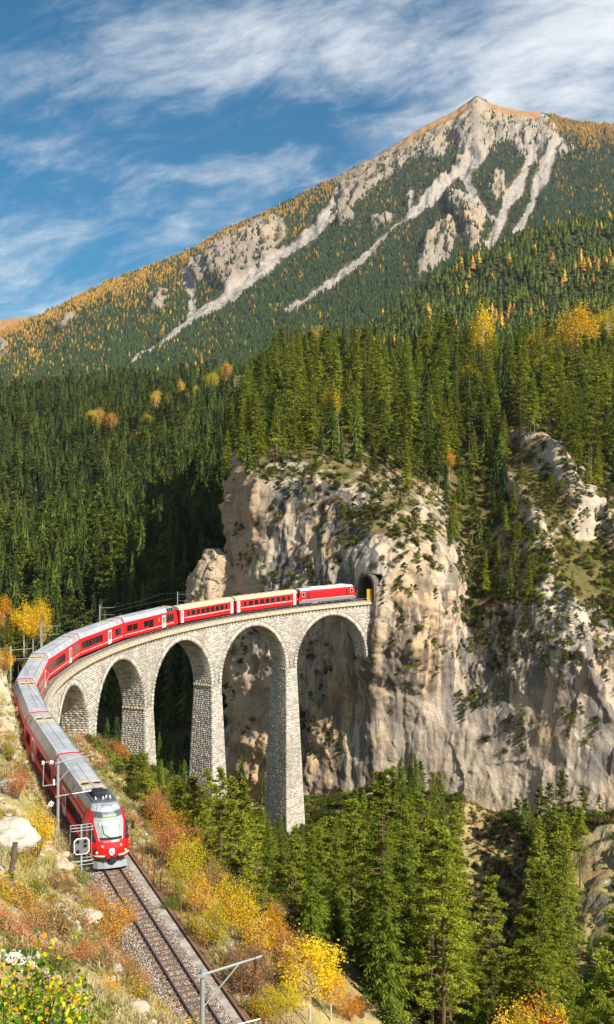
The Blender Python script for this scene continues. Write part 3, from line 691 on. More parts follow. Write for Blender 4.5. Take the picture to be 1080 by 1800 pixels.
# ---- arch rings: a ring of long voussoirs on each face, courses of stones under the barrel
for c in ARCHES:
    st = Stones(); n = 46; th = np.linspace(0, math.pi, n+1)
    for side, o in ((1, OI), (-1, OO)):
        fn = (lambda o, side, c: lambda u, v, h: cyl(c-v*np.cos(u/RAD), o+side*(h+0.03), ZC+v*np.sin(u/RAD)))(o, side, c)
        st.add(fn, th[:-1]*RAD, th[1:]*RAD, np.full(n, RAD-0.02), RAD+rs.uniform(0.62, 0.76, n), j=0.012, proud=(0.05, 0.10))
    cells = courses(0, math.pi*RAD, OO, OI, rs, 0.32, 0.42, 0.5, 1.0)
    fn = (lambda c: lambda u, v, h: cyl(c-(RAD-h)*np.cos(v/RAD), u, ZC+(RAD-h)*np.sin(v/RAD)))(c)
    st.add(fn, *cells.T, proud=(0.02, 0.06))
    ring = tag(obj('arch_ring', raw_mesh('arch_ring', np.concatenate(st.V), np.concatenate(st.Fc), [M['stone']]), VIA), kind='stuff')
# ---- piers
ZG = {0: -66, 1: -69, 2: -60, 3: -49, 4: -39, 5: -33}
for k in range(1, 6):
    s0 = k*DSP
    ztop = ZT-GRADE*s0+ZC; H = ztop-ZG[k]
    c0 = tr(s0); tg = tdir(s0); nn = np.array([tg[1]*1.0, -tg[0]*1.0]); q_ = tr(s0, 1)[:2]-c0[:2]; nn = q_
    bt, br = 0.036, 0.040
    def corner(a, b, t_, h, tg=tg, nn=nn, c0=c0, ztop=ztop, H=H):
        """a along the track, b across, in units of the half size at that level; t_ metres below the top"""
        wa = HW+bt*t_; wb = 2.1+br*t_
        return wa, wb
    def face(axis, sign, tg=tg, nn=nn, c0=c0, ztop=ztop):
        def fn(u, v, h):
            t_ = -v; wa = HW+bt*t_; wb = 2.1+br*t_
            if axis == 0: a = sign*(wa+h); b = u*wb
            else: a = u*wa; b = sign*(wb+h)
            a, b, v_ = np.broadcast_arrays(a, b, v)
            return np.stack([c0[0]+tg[0]*a+nn[0]*b, c0[1]+tg[1]*a+nn[1]*b, ztop+v_], -1)
        return fn
    V = []
    for v in (0, -H):
        wa, wb = HW-bt*v, 2.1-br*v
        for a, b in ((-wa, -wb), (wa, -wb), (wa, wb), (-wa, wb)):
            V.append((c0[0]+tg[0]*a+nn[0]*b, c0[1]+tg[1]*a+nn[1]*b, ztop+v))
    pier = obj('pier', raw_mesh('pier', V, [(0, 1, 2, 3), (0, 4, 5, 1), (1, 5, 6, 2), (2, 6, 7, 3), (3, 7, 4, 0)], [M['mortar']]), VIA)
    st = Stones()
    for axis, sign in ((0, 1), (0, -1), (1, 1), (1, -1)):
        v = -H
        U0, U1, V0, V1 = [], [], [], []
        while v < -0.1:
            h = min(rs.uniform(0.28, 0.40), -v); wid = 2*((2.1-br*v) if axis == 0 else (HW-bt*v)); n = max(2, int(round(wid/rs.uniform(0.5, 0.72))))
            e = np.linspace(-1, 1, n+1); e[1:-1] += rs.uniform(-0.22, 0.22, n-1)*2/n
            jj = 0.02/wid*2
            U0 += list(e[:-1]+jj); U1 += list(e[1:]-jj); V0 += [v]*n; V1 += [v+h]*n; v += h
        # joints in u are already taken off: use a wrapper with metres in v only
        U0, U1, V0, V1 = map(np.array, (U0, U1, V0, V1)); n = len(U0); r = st.r
        fn = face(axis, sign); h = r.uniform(0.02, 0.07, n); b = 0.035/(2.0)
        cs = []
        for (a, c) in ((0, 0), (1, 0), (1, 1), (0, 1)): cs.append(fn(np.where(a, U1, U0), np.where(c, V1-0.022, V0+0.022), np.zeros(n)-0.05))
        for (a, c) in ((0, 0), (1, 0), (1, 1), (0, 1)): cs.append(fn(np.where(a, U1-b, U0+b)+r.uniform(-.008, .008, n), np.where(c, V1-0.065, V0+0.065), h+r.uniform(-.02, .02, n)))
        VV = np.stack(cs, 1).reshape(-1, 3); i = st.n+np.arange(n)[:, None]*8
        st.V.append(VV); st.Fc.append(np.concatenate([i+np.array(q)[None] for q in ((4, 5, 6, 7), (0, 1, 5, 4), (1, 2, 6, 5), (2, 3, 7, 6), (3, 0, 4, 7))])); st.n += n*8
    # light through-stones at the springing
    mb = MB()
    st.build('stonework', pier)
    for axis, sign in ((0, 1), (0, -1)):
        fn = face(axis, sign)
        for u in np.linspace(-0.92, 0.92, 8):
            p0 = fn(np.array(u-0.06), np.array(-0.15), np.array(0.05)); p1 = fn(np.array(u+0.06), np.array(0.12), np.array(0.24))
            mb.add([fn(np.array(u+a*0.06), np.array(b), np.array(h)) for a, b, h in ((-1, -.15, 0), (1, -.15, 0), (1, .12, 0), (-1, .12, 0), (-1, -.12, .24), (1, -.12, .24), (1, .1, .24), (-1, .1, .24))],
                   [(0, 1, 5, 4), (1, 2, 6, 5), (2, 3, 7, 6), (3, 0, 4, 7), (4, 5, 6, 7)])
    tag(mb.build('springing_stones', M['coping'], pier), kind='stuff')
# ---- coping, corbels
def sweep(name, prof, s0, s1, step, m, parent=None, smooth=False):
    """profile (o, zr) swept along the track"""
    n = max(2, int((s1-s0)/step)); s = np.linspace(s0, s1, n+1); k = len(prof)
    V = np.concatenate([cyl(s, o, z)[:, None] for o, z in prof], 1).reshape(-1, 3)
    f = []
    for i in range(n):
        for j in range(k): f.append((i*k+j, (i+1)*k+j, (i+1)*k+(j+1) % k, i*k+(j+1) % k))
    f += [tuple(range(k)), tuple(n*k+j for j in range(k-1, -1, -1))]
    return obj(name, raw_mesh(name, V, f, [m], smooth), parent)
for sg in (1, -1):
    sweep('coping', [(sg*1.75, -0.93), (sg*2.42, -0.93), (sg*2.46, -0.88), (sg*2.46, -0.68), (sg*2.42, -0.62), (sg*1.75, -0.60)], -2.5, SEND, 1.2, M['coping'], VIA)
    sweep('parapet_kerb', [(sg*1.76, -0.61), (sg*2.1, -0.61), (sg*2.08, -0.22), (sg*1.78, -0.22)], -2.5, SEND, 1.2, M['coping'], VIA)
    V = []; Fq = []
    for s in np.arange(-1.5, SEND-0.5, 0.92):
        b = len(V)
        for z, oo in ((-0.94, 2.40), (-1.32, 2.22)):
            for ds, o in ((-.2, 2.0), (.2, 2.0), (.2, oo), (-.2, oo)): V.append(cyl(s+ds, sg*o, z))
        Fq += [tuple(b+i for i in q) for q in ((0, 1, 2, 3), (4, 5, 6, 7), (0, 1, 5, 4), (1, 2, 6, 5), (2, 3, 7, 6), (3, 0, 4, 7))]
    tag(obj('corbels', raw_mesh('corbels', np.array(V), np.array(Fq), [M['coping']]), VIA), kind='stuff')
    mb = MB()
    for s in np.arange(-1.0, SEND, 1.95):
        mb.tube(tr(s, sg*2.3, -0.62), tr(s, sg*2.3, 0.42), 0.032, n=5)
    for z in (0.40, -0.08):
        mb.path([tr(s, sg*2.3, z) for s in np.arange(-1.0, SEND+0.5, 1.95)], 0.02, n=4)
    mb.build('railing', M['greysteel'], VIA)
# ================================================================== TUNNEL MOUTH
TUN = thing('tunnel_portal', 'dark arched tunnel mouth in the rock at the end of the viaduct', 'tunnel', (0, 0, 0))
arc = [(-2.35, -0.8), (-2.35, 2.6)]+[(-2.35*math.cos(a), 2.6+2.2*math.sin(a)) for a in np.linspace(0.25, math.pi-0.25, 9)]+[(2.35, 2.6), (2.35, -0.8)]
arc2 = [(o*1.28, z if z < 0 else z*1.02+(0.5 if z > 2.7 else 0)) for o, z in arc]
def tunnel_sheet(name, pa, pb, sa, sb, m, parent):
    n = len(pa); V = [tr(sa, o, z) for o, z in pa]+[tr(sb, o, z) for o, z in pb]
    return obj(name, raw_mesh(name, V, [(i, i+1, n+i+1, n+i) for i in range(n-1)], [m]), parent)
M['portal'] = mat('portal_stone', (0.15, 0.12, 0.09), 0.95, noise=0.5, nscale=1.5, bump=0.5); M['soot'] = mat('sooty_rock', (0.05, 0.045, 0.04), 0.95, bump=0.6)  # lining rock is near black: the tunnel's darkness is put into its colour
tunnel_sheet('lining', arc, arc, -0.8, -8.5, M['soot'], TUN)
V = [tr(-8.4, o, z) for o, z in arc]; obj('end_wall', raw_mesh('end_wall', V, [tuple(range(len(V)))], [M['dark']]), TUN)  # dark sheet across the short bore, stands in for its unlit depth
st = Stones(); rs2 = np.random.default_rng(9)
for i in range(len(arc)-1):
    a0, a1, b0, b1 = arc[i], arc[i+1], arc2[i], arc2[i+1]
    L_ = math.hypot(a1[0]-a0[0], a1[1]-a0[1]); n = max(1, int(round(L_/0.5)))
    for k in range(n):
        u0, u1 = k/n, (k+1)/n
        q = [np.array(a0)*(1-u0)+np.array(a1)*u0, np.array(a0)*(1-u1)+np.array(a1)*u1, np.array(b0)*(1-u1)+np.array(b1)*u1, np.array(b0)*(1-u0)+np.array(b1)*u0]
        c_ = sum(q)/4
        mbv = [tr(-1.2, *p) for p in q]+[tr(0.0+rs2.uniform(0, .1), *(c_+(p-c_)*0.93)) for p in q]
        me = raw_mesh('portal_stone', mbv, [(4, 5, 6, 7), (0, 1, 5, 4), (1, 2, 6, 5), (2, 3, 7, 6), (3, 0, 4, 7)], [M['portal']])
        obj('portal_stone', me, TUN)
# ================================================================== TRACK
def gravel_mat(name, a, b):
    m = bpy.data.materials.new(name); m.use_nodes = True; t = NT(m.node_tree)
    o = t.n('ShaderNodeOutputMaterial'); pos = t.n('ShaderNodeNewGeometry').outputs['Position']
    vo = t.n('ShaderNodeTexVoronoi', {'Vector': pos, 'Scale': 11.0}); r = t.n('ShaderNodeSeparateColor', {0: vo.outputs['Color']}).outputs[0]
    c = t.mix(r, a, b); c = t.mix(t.ramp(vo.outputs['Distance'], 0.25, 0.6), c, tuple(x*0.3 for x in a))
    c = t.mix(t.math('MULTIPLY', t.ramp(t.noise(pos, 0.7, 4), 0.45, 0.7), 0.35), c, (0.16, 0.11, 0.075))
    bb = t.n('ShaderNodeBsdfPrincipled', {'Base Color': c, 'Roughness': 0.9, 'Specular IOR Level': 0.2})
    bp = t.n('ShaderNodeBump', {'Height': vo.outputs['Distance'], 'Strength': 0.9, 'Distance': 0.06}); bp.invert = True; t.L.new(bp.outputs[0], bb.inputs['Normal'])
    t.L.new(bb.outputs[0], o.inputs[0]); return m
M['gravel'] = gravel_mat('ballast', (0.29, 0.24, 0.19), (0.56, 0.48, 0.40))
prof = [(-2.35, -0.75), (-1.75, -0.45), (-1.3, -0.24), (-0.8, -0.17), (-0.3, -0.16), (0.3, -0.16), (0.8, -0.17), (1.1, -0.20), (1.3, -0.27), (1.75, -0.30)]
s_ = np.concatenate([np.arange(-14, 150, 1.0), np.arange(150, 246, 0.25)])
oo = np.interp(np.linspace(0, len(prof)-1, 60), range(len(prof)), [p[0] for p in prof]); zz = np.interp(np.linspace(0, len(prof)-1, 60), range(len(prof)), [p[1] for p in prof])
zz2 = np.where(np.abs(oo) > 1.75, zz, zz)
P = cyl(s_[:, None], oo[None], zz2[None]); 
via_s = (s_ < 136)[:, None]; P[..., 2] += 0.025*pn(P[..., 0]*5, P[..., 1]*5, 0.5)+0.05*pn(P[..., 0]*1.2, P[..., 1]*1.2, 0.7)
o_via = np.clip(oo, -1.74, 1.74); Pv = cyl(s_[:, None], o_via[None], zz2[None]); P = np.where(via_s[..., None], Pv, P)
BAL = tag(obj('ballast_bed', grid_mesh('ballast_bed', P, [M['gravel']])), kind='structure')
TRK = thing('railway_track', 'single narrow gauge railway track on brown sleepers and grey ballast', 'railway track', tr(190, 0, -0.16))
org = np.array(TRK.location)
for sg in (-1, 1):
    prof = [(-.055, -.125), (.055, -.125), (.05, -.115), (.01, -.095), (.009, -.035), (.033, -.03), (.033, -.004), (.026, 0), (-.026, 0), (-.033, -.004), (-.033, -.03), (-.009, -.035), (-.01, -.095), (-.05, -.115)]
    r = sweep('rail', [(sg*0.53+o*1.15, z) for o, z in prof], -12, 246, 1.5, M['rail'])
    r.data.materials.append(M['railtop'])
    for p in r.data.polygons:
        if p.normal.z > 0.9 and len(p.vertices) == 4 and max(r.data.vertices[i].co.z for i in p.vertices) > -99: pass
    k = len(prof); n = (len(r.data.polygons)-2)//k
    for i in range(n): r.data.polygons[i*k+7].material_index = 1
    r.data.transform(Matrix.Translation(-Vector(org))); r.parent = TRK
M['sleeper'] = mat('steel_sleeper', (0.20, 0.115, 0.07), 0.8, 0.1, noise=0.6, nscale=5, bump=0.4)
smb = MB().add([(-.13, -.95, -.10), (.13, -.95, -.10), (.13, .95, -.10), (-.13, .95, -.10), (-.09, -.9, 0), (.09, -.9, 0), (.09, .9, 0), (-.09, .9, 0)], [(0, 1, 5, 4), (1, 2, 6, 5), (2, 3, 7, 6), (3, 0, 4, 7), (4, 5, 6, 7)])
for y_ in (-.53, .53): smb.box(-.07, .07, y_-.13, y_-.06, 0, .03); smb.box(-.07, .07, y_+.06, y_+.13, 0, .03)
sme = smb.mesh('sleeper', M['sleeper'])
i = 0
for s in np.arange(170.3, 234, 0.64):
    p = tr(s, 0, -0.122)-org; td = tdir(s)
    o = bpy.data.objects.new('sleeper', sme); C.objects.link(o); o.parent = TRK
    o.location = [float(q) for q in p]; o.rotation_euler = (0, 0, math.atan2(td[1], td[0])+random.Random(i).uniform(-.02, .02)); i += 1
V = MB()
far = []
smb2 = MB()
for s in np.arange(-10, 170, 0.64):
    p = tr(s, 0, -0.122)-org; td = tdir(s); R_ = Matrix.Rotation(math.atan2(td[1], td[0]), 3, 'Z')
    smb2.add([Vector(p)+R_@Vector(v) for v in smb.v[:8]], smb.f[:5])
o = smb2.build('hidden_sleepers', M['sleeper'], TRK); o.name = 'sleeper_row'; tag(o, kind='stuff')
# loose ballast stones (nobody could count them)
def gn_scatter(name, pts, scale, rotz, pick, templates, kind='stuff', tilt=None):
    """one object: points that carry a copy of one of the template meshes each"""
    col = bpy.data.collections.new(name+'_kinds')
    for i, me in enumerate(templates):
        col.objects.link(bpy.data.objects.new('%s_%02d' % (name, i), me))
    pm = bpy.data.meshes.new(name); pm.vertices.add(len(pts)); pm.vertices.foreach_set('co', np.asarray(pts, np.float32).ravel())
    pm.attributes.new('sz', 'FLOAT_VECTOR', 'POINT').data.foreach_set('vector', np.asarray(scale, np.float32).ravel())
    r3 = np.zeros((len(pts), 3), np.float32); r3[:, 2] = rotz
    if tilt is not None: r3[:, :2] = tilt
    pm.attributes.new('rt', 'FLOAT_VECTOR', 'POINT').data.foreach_set('vector', r3.ravel())
    pm.attributes.new('pk', 'INT', 'POINT').data.foreach_set('value', np.asarray(pick, np.int32))
    o = obj(name, pm); ng = bpy.data.node_groups.new(name, 'GeometryNodeTree')
    ng.interface.new_socket('Geometry', in_out='INPUT', socket_type='NodeSocketGeometry'); ng.interface.new_socket('Geometry', in_out='OUTPUT', socket_type='NodeSocketGeometry')
    N = ng.nodes; L = ng.links; gi = N.new('NodeGroupInput'); go = N.new('NodeGroupOutput'); ip_ = N.new('GeometryNodeInstanceOnPoints'); ci = N.new('GeometryNodeCollectionInfo')
    ci.inputs['Collection'].default_value = col; ci.inputs['Separate Children'].default_value = True; ci.inputs['Reset Children'].default_value = True
    def na(nm, ty):
        a = N.new('GeometryNodeInputNamedAttribute'); a.data_type = ty; a.inputs[0].default_value = nm; return a.outputs[0]
    L.new(gi.outputs[0], ip_.inputs['Points']); L.new(ci.outputs[0], ip_.inputs['Instance']); ip_.inputs['Pick Instance'].default_value = True
    L.new(na('pk', 'INT'), ip_.inputs['Instance Index']); L.new(na('sz', 'FLOAT_VECTOR'), ip_.inputs['Scale'])
    e2r = N.new('FunctionNodeEulerToRotation'); L.new(na('rt', 'FLOAT_VECTOR'), e2r.inputs[0]); L.new(e2r.outputs[0], ip_.inputs['Rotation'])
    L.new(ip_.outputs[0], go.inputs[0]); md = o.modifiers.new('scatter', 'NODES'); md.node_group = ng
    return tag(o, kind=kind)
def rock_mesh(name, seed, m, n=1, flat=0.7):
    r = np.random.default_rng(seed); import bmesh
    bm = bmesh.new(); bmesh.ops.create_icosphere(bm, subdivisions=n, radius=1.0)
    for v in bm.verts:
        c = np.array(v.co); k = 1+0.35*float(pn(c[0]*1.2+seed, c[1]*1.2, c[2]*1.2))+(0.12*float(pn(c[0]*3+seed, c[1]*3, c[2]*3)) if n > 1 else r.uniform(-.12, .12))
        v.co = Vector((c[0]*k, c[1]*k*0.85, c[2]*k*flat))
    me = bpy.data.meshes.new(name); bm.to_mesh(me); bm.free(); me.materials.append(m); return me
def pebble_mat(name, a, b):
    m = bpy.data.materials.new(name); m.use_nodes = True; t = NT(m.node_tree); o = t.n('ShaderNodeOutputMaterial')
    c = t.mix(t.n('ShaderNodeObjectInfo').outputs['Random'], a, b)
    bb = t.n('ShaderNodeBsdfPrincipled', {'Base Color': c, 'Roughness': 0.85, 'Specular IOR Level': 0.2}); t.L.new(bb.outputs[0], o.inputs[0]); return m
M['pebble'] = pebble_mat('pebble', (0.28, 0.23, 0.185), (0.54, 0.47, 0.40))
n = 9000; s = RNG.uniform(172, 206, n); o = RNG.uniform(-1.85, 1.25, n); z = np.interp(o, [-2.35, -1.75, -1.3, -.8, .8, 1.1, 1.3], [-.75, -.45, -.24, -.17, -.17, -.2, -.27])
pt = cyl(s, o, z+0.0); sz = RNG.uniform(0.025, 0.055, n)
gn_scatter('ballast_stones', pt, np.c_[sz, sz, sz], RNG.uniform(0, 6.3, n), RNG.integers(0, 3, n), [rock_mesh('pebble', k, M['pebble']) for k in range(3)])
# walkway strip, kerb beam, fence
M['concrete'] = mat('weathered_concrete', (0.43, 0.38, 0.315), 0.95, noise=0.75, nscale=1.7, bump=0.8, bscale=9)
M['brownkerb'] = mat('rust_stained_kerb', (0.20, 0.115, 0.065), 0.9, noise=0.5, nscale=1.0, bump=0.5, bscale=4)
o = sweep('walkway', [(1.24, -0.42), (1.70, -0.42), (1.70, -0.235), (1.24, -0.24)], 138, 246, 1.0, M['concrete']); tag(o, kind='structure')
KERB = thing('retaining_kerb', 'long rust stained kerb edging the walkway beside the track', 'kerb', tr(190, 1.9, -0.3))
for a in np.arange(140, 245, 3.0):
    o = sweep('kerb_slab', [(1.73, -0.9), (2.08, -0.9), (2.06, -0.12), (1.75, -0.10)], a+0.012, a+2.988, 3.0, M['brownkerb']); o.data.transform(Matrix.Translation(-KERB.location)); o.parent = KERB
FEN = thing('rusty_fence', 'low fence of thin rusty posts and wires along the right of the track', 'fence', tr(190, 2.3, -0.3))
org2 = np.array(FEN.location); pmb = MB().box(-.032, .032, -.032, .032, -.7, 1.05); pme = pmb.mesh('post', M['rust'])
ps = np.arange(159.0, 226, 1.62); rr = random.Random(4)
tops = []
for s in ps:
    p = tr(s, 2.33, -0.35)-org2; o = bpy.data.objects.new('post', pme); C.objects.link(o); o.parent = FEN; o.location = [float(q) for q in p]
    o.rotation_euler = (rr.uniform(-.05, .05), rr.uniform(-.05, .05), rr.uniform(0, 1))
for z in (0.95, 0.5): MB().path([Vector(tr(s, 2.33, -0.35+z+rr.uniform(-.02, .02))-org2) for s in ps], 0.013, n=4).build('fence_wire', M['rust'], FEN)
# ================================================================== TRAIN
M['red'] = mat('red_paint', (0.62, 0.012, 0.014), 0.38, 0.0, spec=0.4, coat=0.0, noise=0.35, nscale=0.9)
M['roof'] = mat('silver_roof', (0.50, 0.515, 0.54), 0.5, 0.15, noise=0.45, nscale=0.7)
M['beige'] = mat('beige_roof', (0.52, 0.43, 0.28), 0.7, noise=0.3, nscale=1.2)
M['white'] = mat('white_paint', (0.78, 0.76, 0.73), 0.4)
M['glass'] = mat('dark_glass', (0.012, 0.014, 0.016), 0.06, 0.0, spec=0.8)
M['blind'] = mat('grey_blind', (0.42, 0.44, 0.43), 0.6); M['screen'] = mat('windscreen_glass', (0.30, 0.36, 0.34), 0.35, 0.0, spec=0.3, noise=0.35, nscale=1.2)
M['under'] = mat('underframe', (0.05, 0.048, 0.045), 0.7, 0.2)
M['greyframe'] = mat('grey_frame', (0.20, 0.21, 0.22), 0.55, 0.2)
M['yellow'] = mat('yellow_strip', (0.62, 0.42, 0.12), 0.6)
M['amber'] = mat('headlight_glass', (0.75, 0.6, 0.3), 0.15, spec=0.8)
M['rubber'] = mat('rubber', (0.02, 0.02, 0.02), 0.8)
M['bluegrey'] = mat('equipment_grey', (0.10, 0.12, 0.15), 0.5, 0.3)
M['display'] = mat('destination_display', (0.30, 0.36, 0.12), 0.5)
def car_root(name, label, cat, s0, s1, group):
    a, b = Vector(tr(s0)), Vector(tr(s1)); L = (b-a).length; q = (b-a).to_track_quat('X', 'Z')
    o = bpy.data.objects.new(name, None); C.objects.link(o); o.location = (a+b)/2; o.rotation_euler = q.to_euler()
    tag(o, label, cat, group); return o, L
ALP = [(1.31, 0.42), (1.33, 1.0), (1.33, 2.72), (1.27, 2.86)]                 # red side, left half: (y, z)
ALR = [(1.25, 2.88), (0.92, 3.58), (0.86, 3.64), (0, 3.70)]
def shell(profL, x0, x1, m, name, parent, close_bottom=True, cap=True):
    prof = profL+[(-y, z) for y, z in reversed(profL) if y > 1e-6]
    n = len(prof); v = [(x0, y, z) for y, z in prof]+[(x1, y, z) for y, z in prof]
    f = [(i+1, i, n+i, n+i+1) for i in range(n-1)]
    if close_bottom: f.append((0, n-1, 2*n-1, n))
    if cap: f += [tuple(range(n)), tuple(range(2*n-1, n-1, -1))]
    return MB().add(v, f).build(name, m, parent)
def bogie(parent, x):
    o = MB().box(-1.5, 1.5, -.78, .78, .32, .62).box(-1.3, 1.3, -.98, -.86, .3, .6).box(-1.3, 1.3, .86, .98, .3, .6).build('bogie', M['under'], parent, (x, 0, 0))
    for dx in (-.95, .95):
        for y in (-.55, .55):
            MB().tube((dx, y-.06, .36), (dx, y+.06, .36), .36, n=14).build('wheel', M['dark'], o)
def window(parent, x0, x1, z0, z1, y, frame=None, name='window'):
    sg = 1 if y > 0 else -1
    o = MB().box(x0, x1, min(y, y+sg*.012), max(y, y+sg*.012), z0, z1).build(name, M['glass'], parent)
    if frame:
        b = .05; MB().box(x0-b, x1+b, *sorted((y+sg*.002, y+sg*.007)), z0-b, z1+b).build('frame', frame, o)
    return o
def door(parent, x, y, m=None, wdt=1.3, two=True, z1=2.55):
    sg = 1 if y > 0 else -1
    o = MB().box(x-wdt/2, x+wdt/2, *sorted((y+sg*.001, y+sg*.02)), .5, z1).build('door', m or M['white'], parent)
    xs = (-wdt*.22, wdt*.22) if two else (0,)
    for d in xs:
        w_ = wdt*.28; MB().box(x+d-w_/2, x+d+w_/2, *sorted((y+sg*.021, y+sg*.03)), 1.15 if two else 1.4, z1-.2).build('door_window', M['glass'], o)
def gangway(parent, x, prof):
    pr = [(y*1.0+(.025 if y > 0 else 0), z+.03) for y, z in prof]
    shell(pr, x-.17, x+.17, M['red'], 'gangway', parent)
def roof_bits(parent, L, end):
    """two oval vents between yellow strips, hatch in the shoulder"""
    x = end
    for dx in (-.75, .75):
        MB().box(x+dx-.11, x+dx+.11, -.8, .8, 3.645, 3.712).build('roof_strip', M['yellow'], parent)
    for y in (-.42, .42):
        mb = MB(); n = 12; v = [(x+.16*math.cos(t_), y+.30*math.sin(t_), 3.70) for t_ in np.linspace(0, 2*math.pi, n, endpoint=False)]
        v2 = [(a, b, 3.725) for a, b, c in v]
        mb.add(v+v2, [tuple(range(n, 2*n))]+[(i, (i+1) % n, n+(i+1) % n, n+i) for i in range(n)]); mb.build('roof_vent', M['dark'], parent)
    for sg in (1, -1):
        p = lambda u: (1.25-.33*u, 2.88+.70*u)
        (ya, za), (yb, zb_) = p(.25), p(.8); xx = x-1.0
        MB().add([(xx-.22, sg*(ya+.012), za+.006), (xx+.22, sg*(ya+.012), za+.006), (xx+.22, sg*(yb+.012), zb_+.006), (xx-.22, sg*(yb+.012), zb_+.006),
                  (xx-.22, sg*(ya-.02), za-.01), (xx+.22, sg*(ya-.02), za-.01), (xx+.22, sg*(yb-.02), zb_-.01), (xx-.22, sg*(yb-.02), zb_-.01)],
                 [(0, 1, 2, 3), (0, 1, 5, 4), (1, 2, 6, 5), (2, 3, 7, 6), (3, 0, 4, 7)]).build('roof_grille', M['greyframe'], parent)
    MB().box(-L/2+1.2, L/2-1.5, -.012, .012, 3.70, 3.718).build('roof_seam', M['greyframe'], parent)
    for y in (-.88, .88): MB().box(-L/2+.8, L/2-.8, y-.02, y+.02, 3.60, 3.655).build('roof_rail', M['greyframe'], parent)
def nose(root, x_end):
    """cab of the front car: horizontal slices, drawn in and laid back towards the roof"""
    zs = [.42, .8, 1.25, 1.62, 1.74, 2.2, 2.7, 3.02, 3.35, 3.62]
    fx = [-.12, -.02, 0., -.10, -.17, -.42, -.72, -.98, -1.22, -1.62]
    wz = [1.25, 1.31, 1.33, 1.33, 1.33, 1.32, 1.28, 1.18, 1.03, .88]
    PI_ = [.58, .58, .58, .59, .61, .68, .77, .82, .85, .86]
    us = [-1]*15
    V = []
    for z, x0, w_ in zip(zs, fx, wz):
        pi_ = PI_[len(V)//15]; row_u = [-1, -1, -1, -.985, -pi_-.13, -pi_, -.4, 0, .4, pi_, pi_+.13, .985, 1, 1, 1]
        for j, u in enumerate(row_u):
            back = {0: -3.0, 1: -1.95, 2: -1.0, 12: -1.0, 13: -1.95, 14: -3.0}.get(j)
            x = x0-.75*abs(u)**3.2 if back is None else min(back, x0-.7) if j in (2, 12) else back
            if back is not None and j in (1, 13): x = min(-1.95, x0-.72)
            V.append((x_end+x, u*w_, z))
    n = len(us); groups = {'cab_shell': [], 'windscreen': [], 'cab_window': [], 'cab_window.001': [], 'screen_top': [], 'cab_roof': []}
    for i in range(len(zs)-1):
        for j in range(n-1):
            q = (i*n+j, i*n+j+1, (i+1)*n+j+1, (i+1)*n+j)
            front = 5 <= j <= 8
            if front and 4 <= i <= 6: k = 'windscreen'
            elif front and i in (7,): k = 'screen_top'
            elif j in (2, 3) and 3 <= i <= 5: k = 'cab_window'
            elif j in (10, 11) and 3 <= i <= 5: k = 'cab_window.001'
            elif i == 8: k = 'cab_roof'
            else: k = 'cab_shell'
            groups[k].append(q)
    top = (len(zs)-1)*n; groups['cab_roof'].append(tuple(top+j for j in range(n)))
    mm = {'cab_shell': M['red'], 'windscreen': M['screen'], 'cab_window': M['glass'], 'cab_window.001': M['glass'], 'screen_top': M['bluegrey'], 'cab_roof': M['roof']}
    res = {}
    for k, fs in groups.items():
        use = sorted({i for f in fs for i in f}); mp = {a: b for b, a in enumerate(use)}
        res[k] = MB().add([V[i] for i in use], [tuple(mp[i] for i in f) for f in fs]).build(k, mm[k], root)
    # display, wiper, lower black sill of the windscreen
    def onscreen(y, z, d=.012):
        return Vector((x_end+float(np.interp(z, zs, fx))+d-.75*abs(y/1.3)**3.2, y, z))
    w_ = res['windscreen']
    for nm, ya, yb, za, zb_, m in (('destination_display', -.38, .52, 3.08, 3.19, M['display']), ('screen_sill', -.74, .74, 1.765, 1.93, M['rubber']), ('sun_blind', -.70, .70, 2.60, 2.80, M['blind'])):
        ys = np.linspace(ya, yb, 7); mb = MB(); v = [onscreen(y, za, .02) for y in ys]+[onscreen(y, zb_, .02) for y in ys]
        mb.add(v, [(i, i+1, 8+i, 7+i) for i in range(6)]); mb.build(nm, m, w_)
    MB().path([onscreen(.1, 1.80, .05), onscreen(-.45, 2.15, .05), onscreen(-.52, 2.75, .04)], .018).build('wiper', M['rubber'], w_)
    MB().path([(x_end-1.5, -.30, 3.60), (x_end-1.62, -.24, 3.86), (x_end-1.62, .24, 3.86), (x_end-1.5, .30, 3.60)], .022).build('roof_handle', M['greyframe'], root)
    # lights, crest, trim, buffer, plough
    for y in (-.98, .98):
        o = MB().tube((x_end-.42, y, 1.02), (x_end-.20, y*.985, 1.02), .15, .13, 10).build('headlight', M['rubber'], root)
        MB().tube((x_end-.21, y*.985, 1.02), (x_end-.165, y*.985, 1.02), .085, n=10).build('lens', M['amber'], o)
    for y in (-.62, .62):
        MB().tube((x_end-.2, y, 1.42), (x_end-.02, y, 1.42), .075, n=8).build('marker_light', M['amber'], root)
    cr = [(0, .30), (-.17, .24), (-.19, .05), (-.12, -.12), (0, -.2), (.12, -.12), (.19, .05), (.17, .24)]
    o = MB().add([(x_end+.03, y, .98+z) for y, z in cr]+[(x_end-.05, y, .98+z) for y, z in cr], [tuple(range(8))]+[(i, (i+1) % 8, 8+(i+1) % 8, 8+i) for i in range(8)]).build('crest', M['white'], root)
    MB().box(x_end+.031, x_end+.036, -.09, .0, .98, 1.14).build('crest_field', M['greyframe'], o); MB().box(x_end+.031, x_end+.036, .01, .09, .9, 1.02).build('crest_field', M['bluegrey'], o)
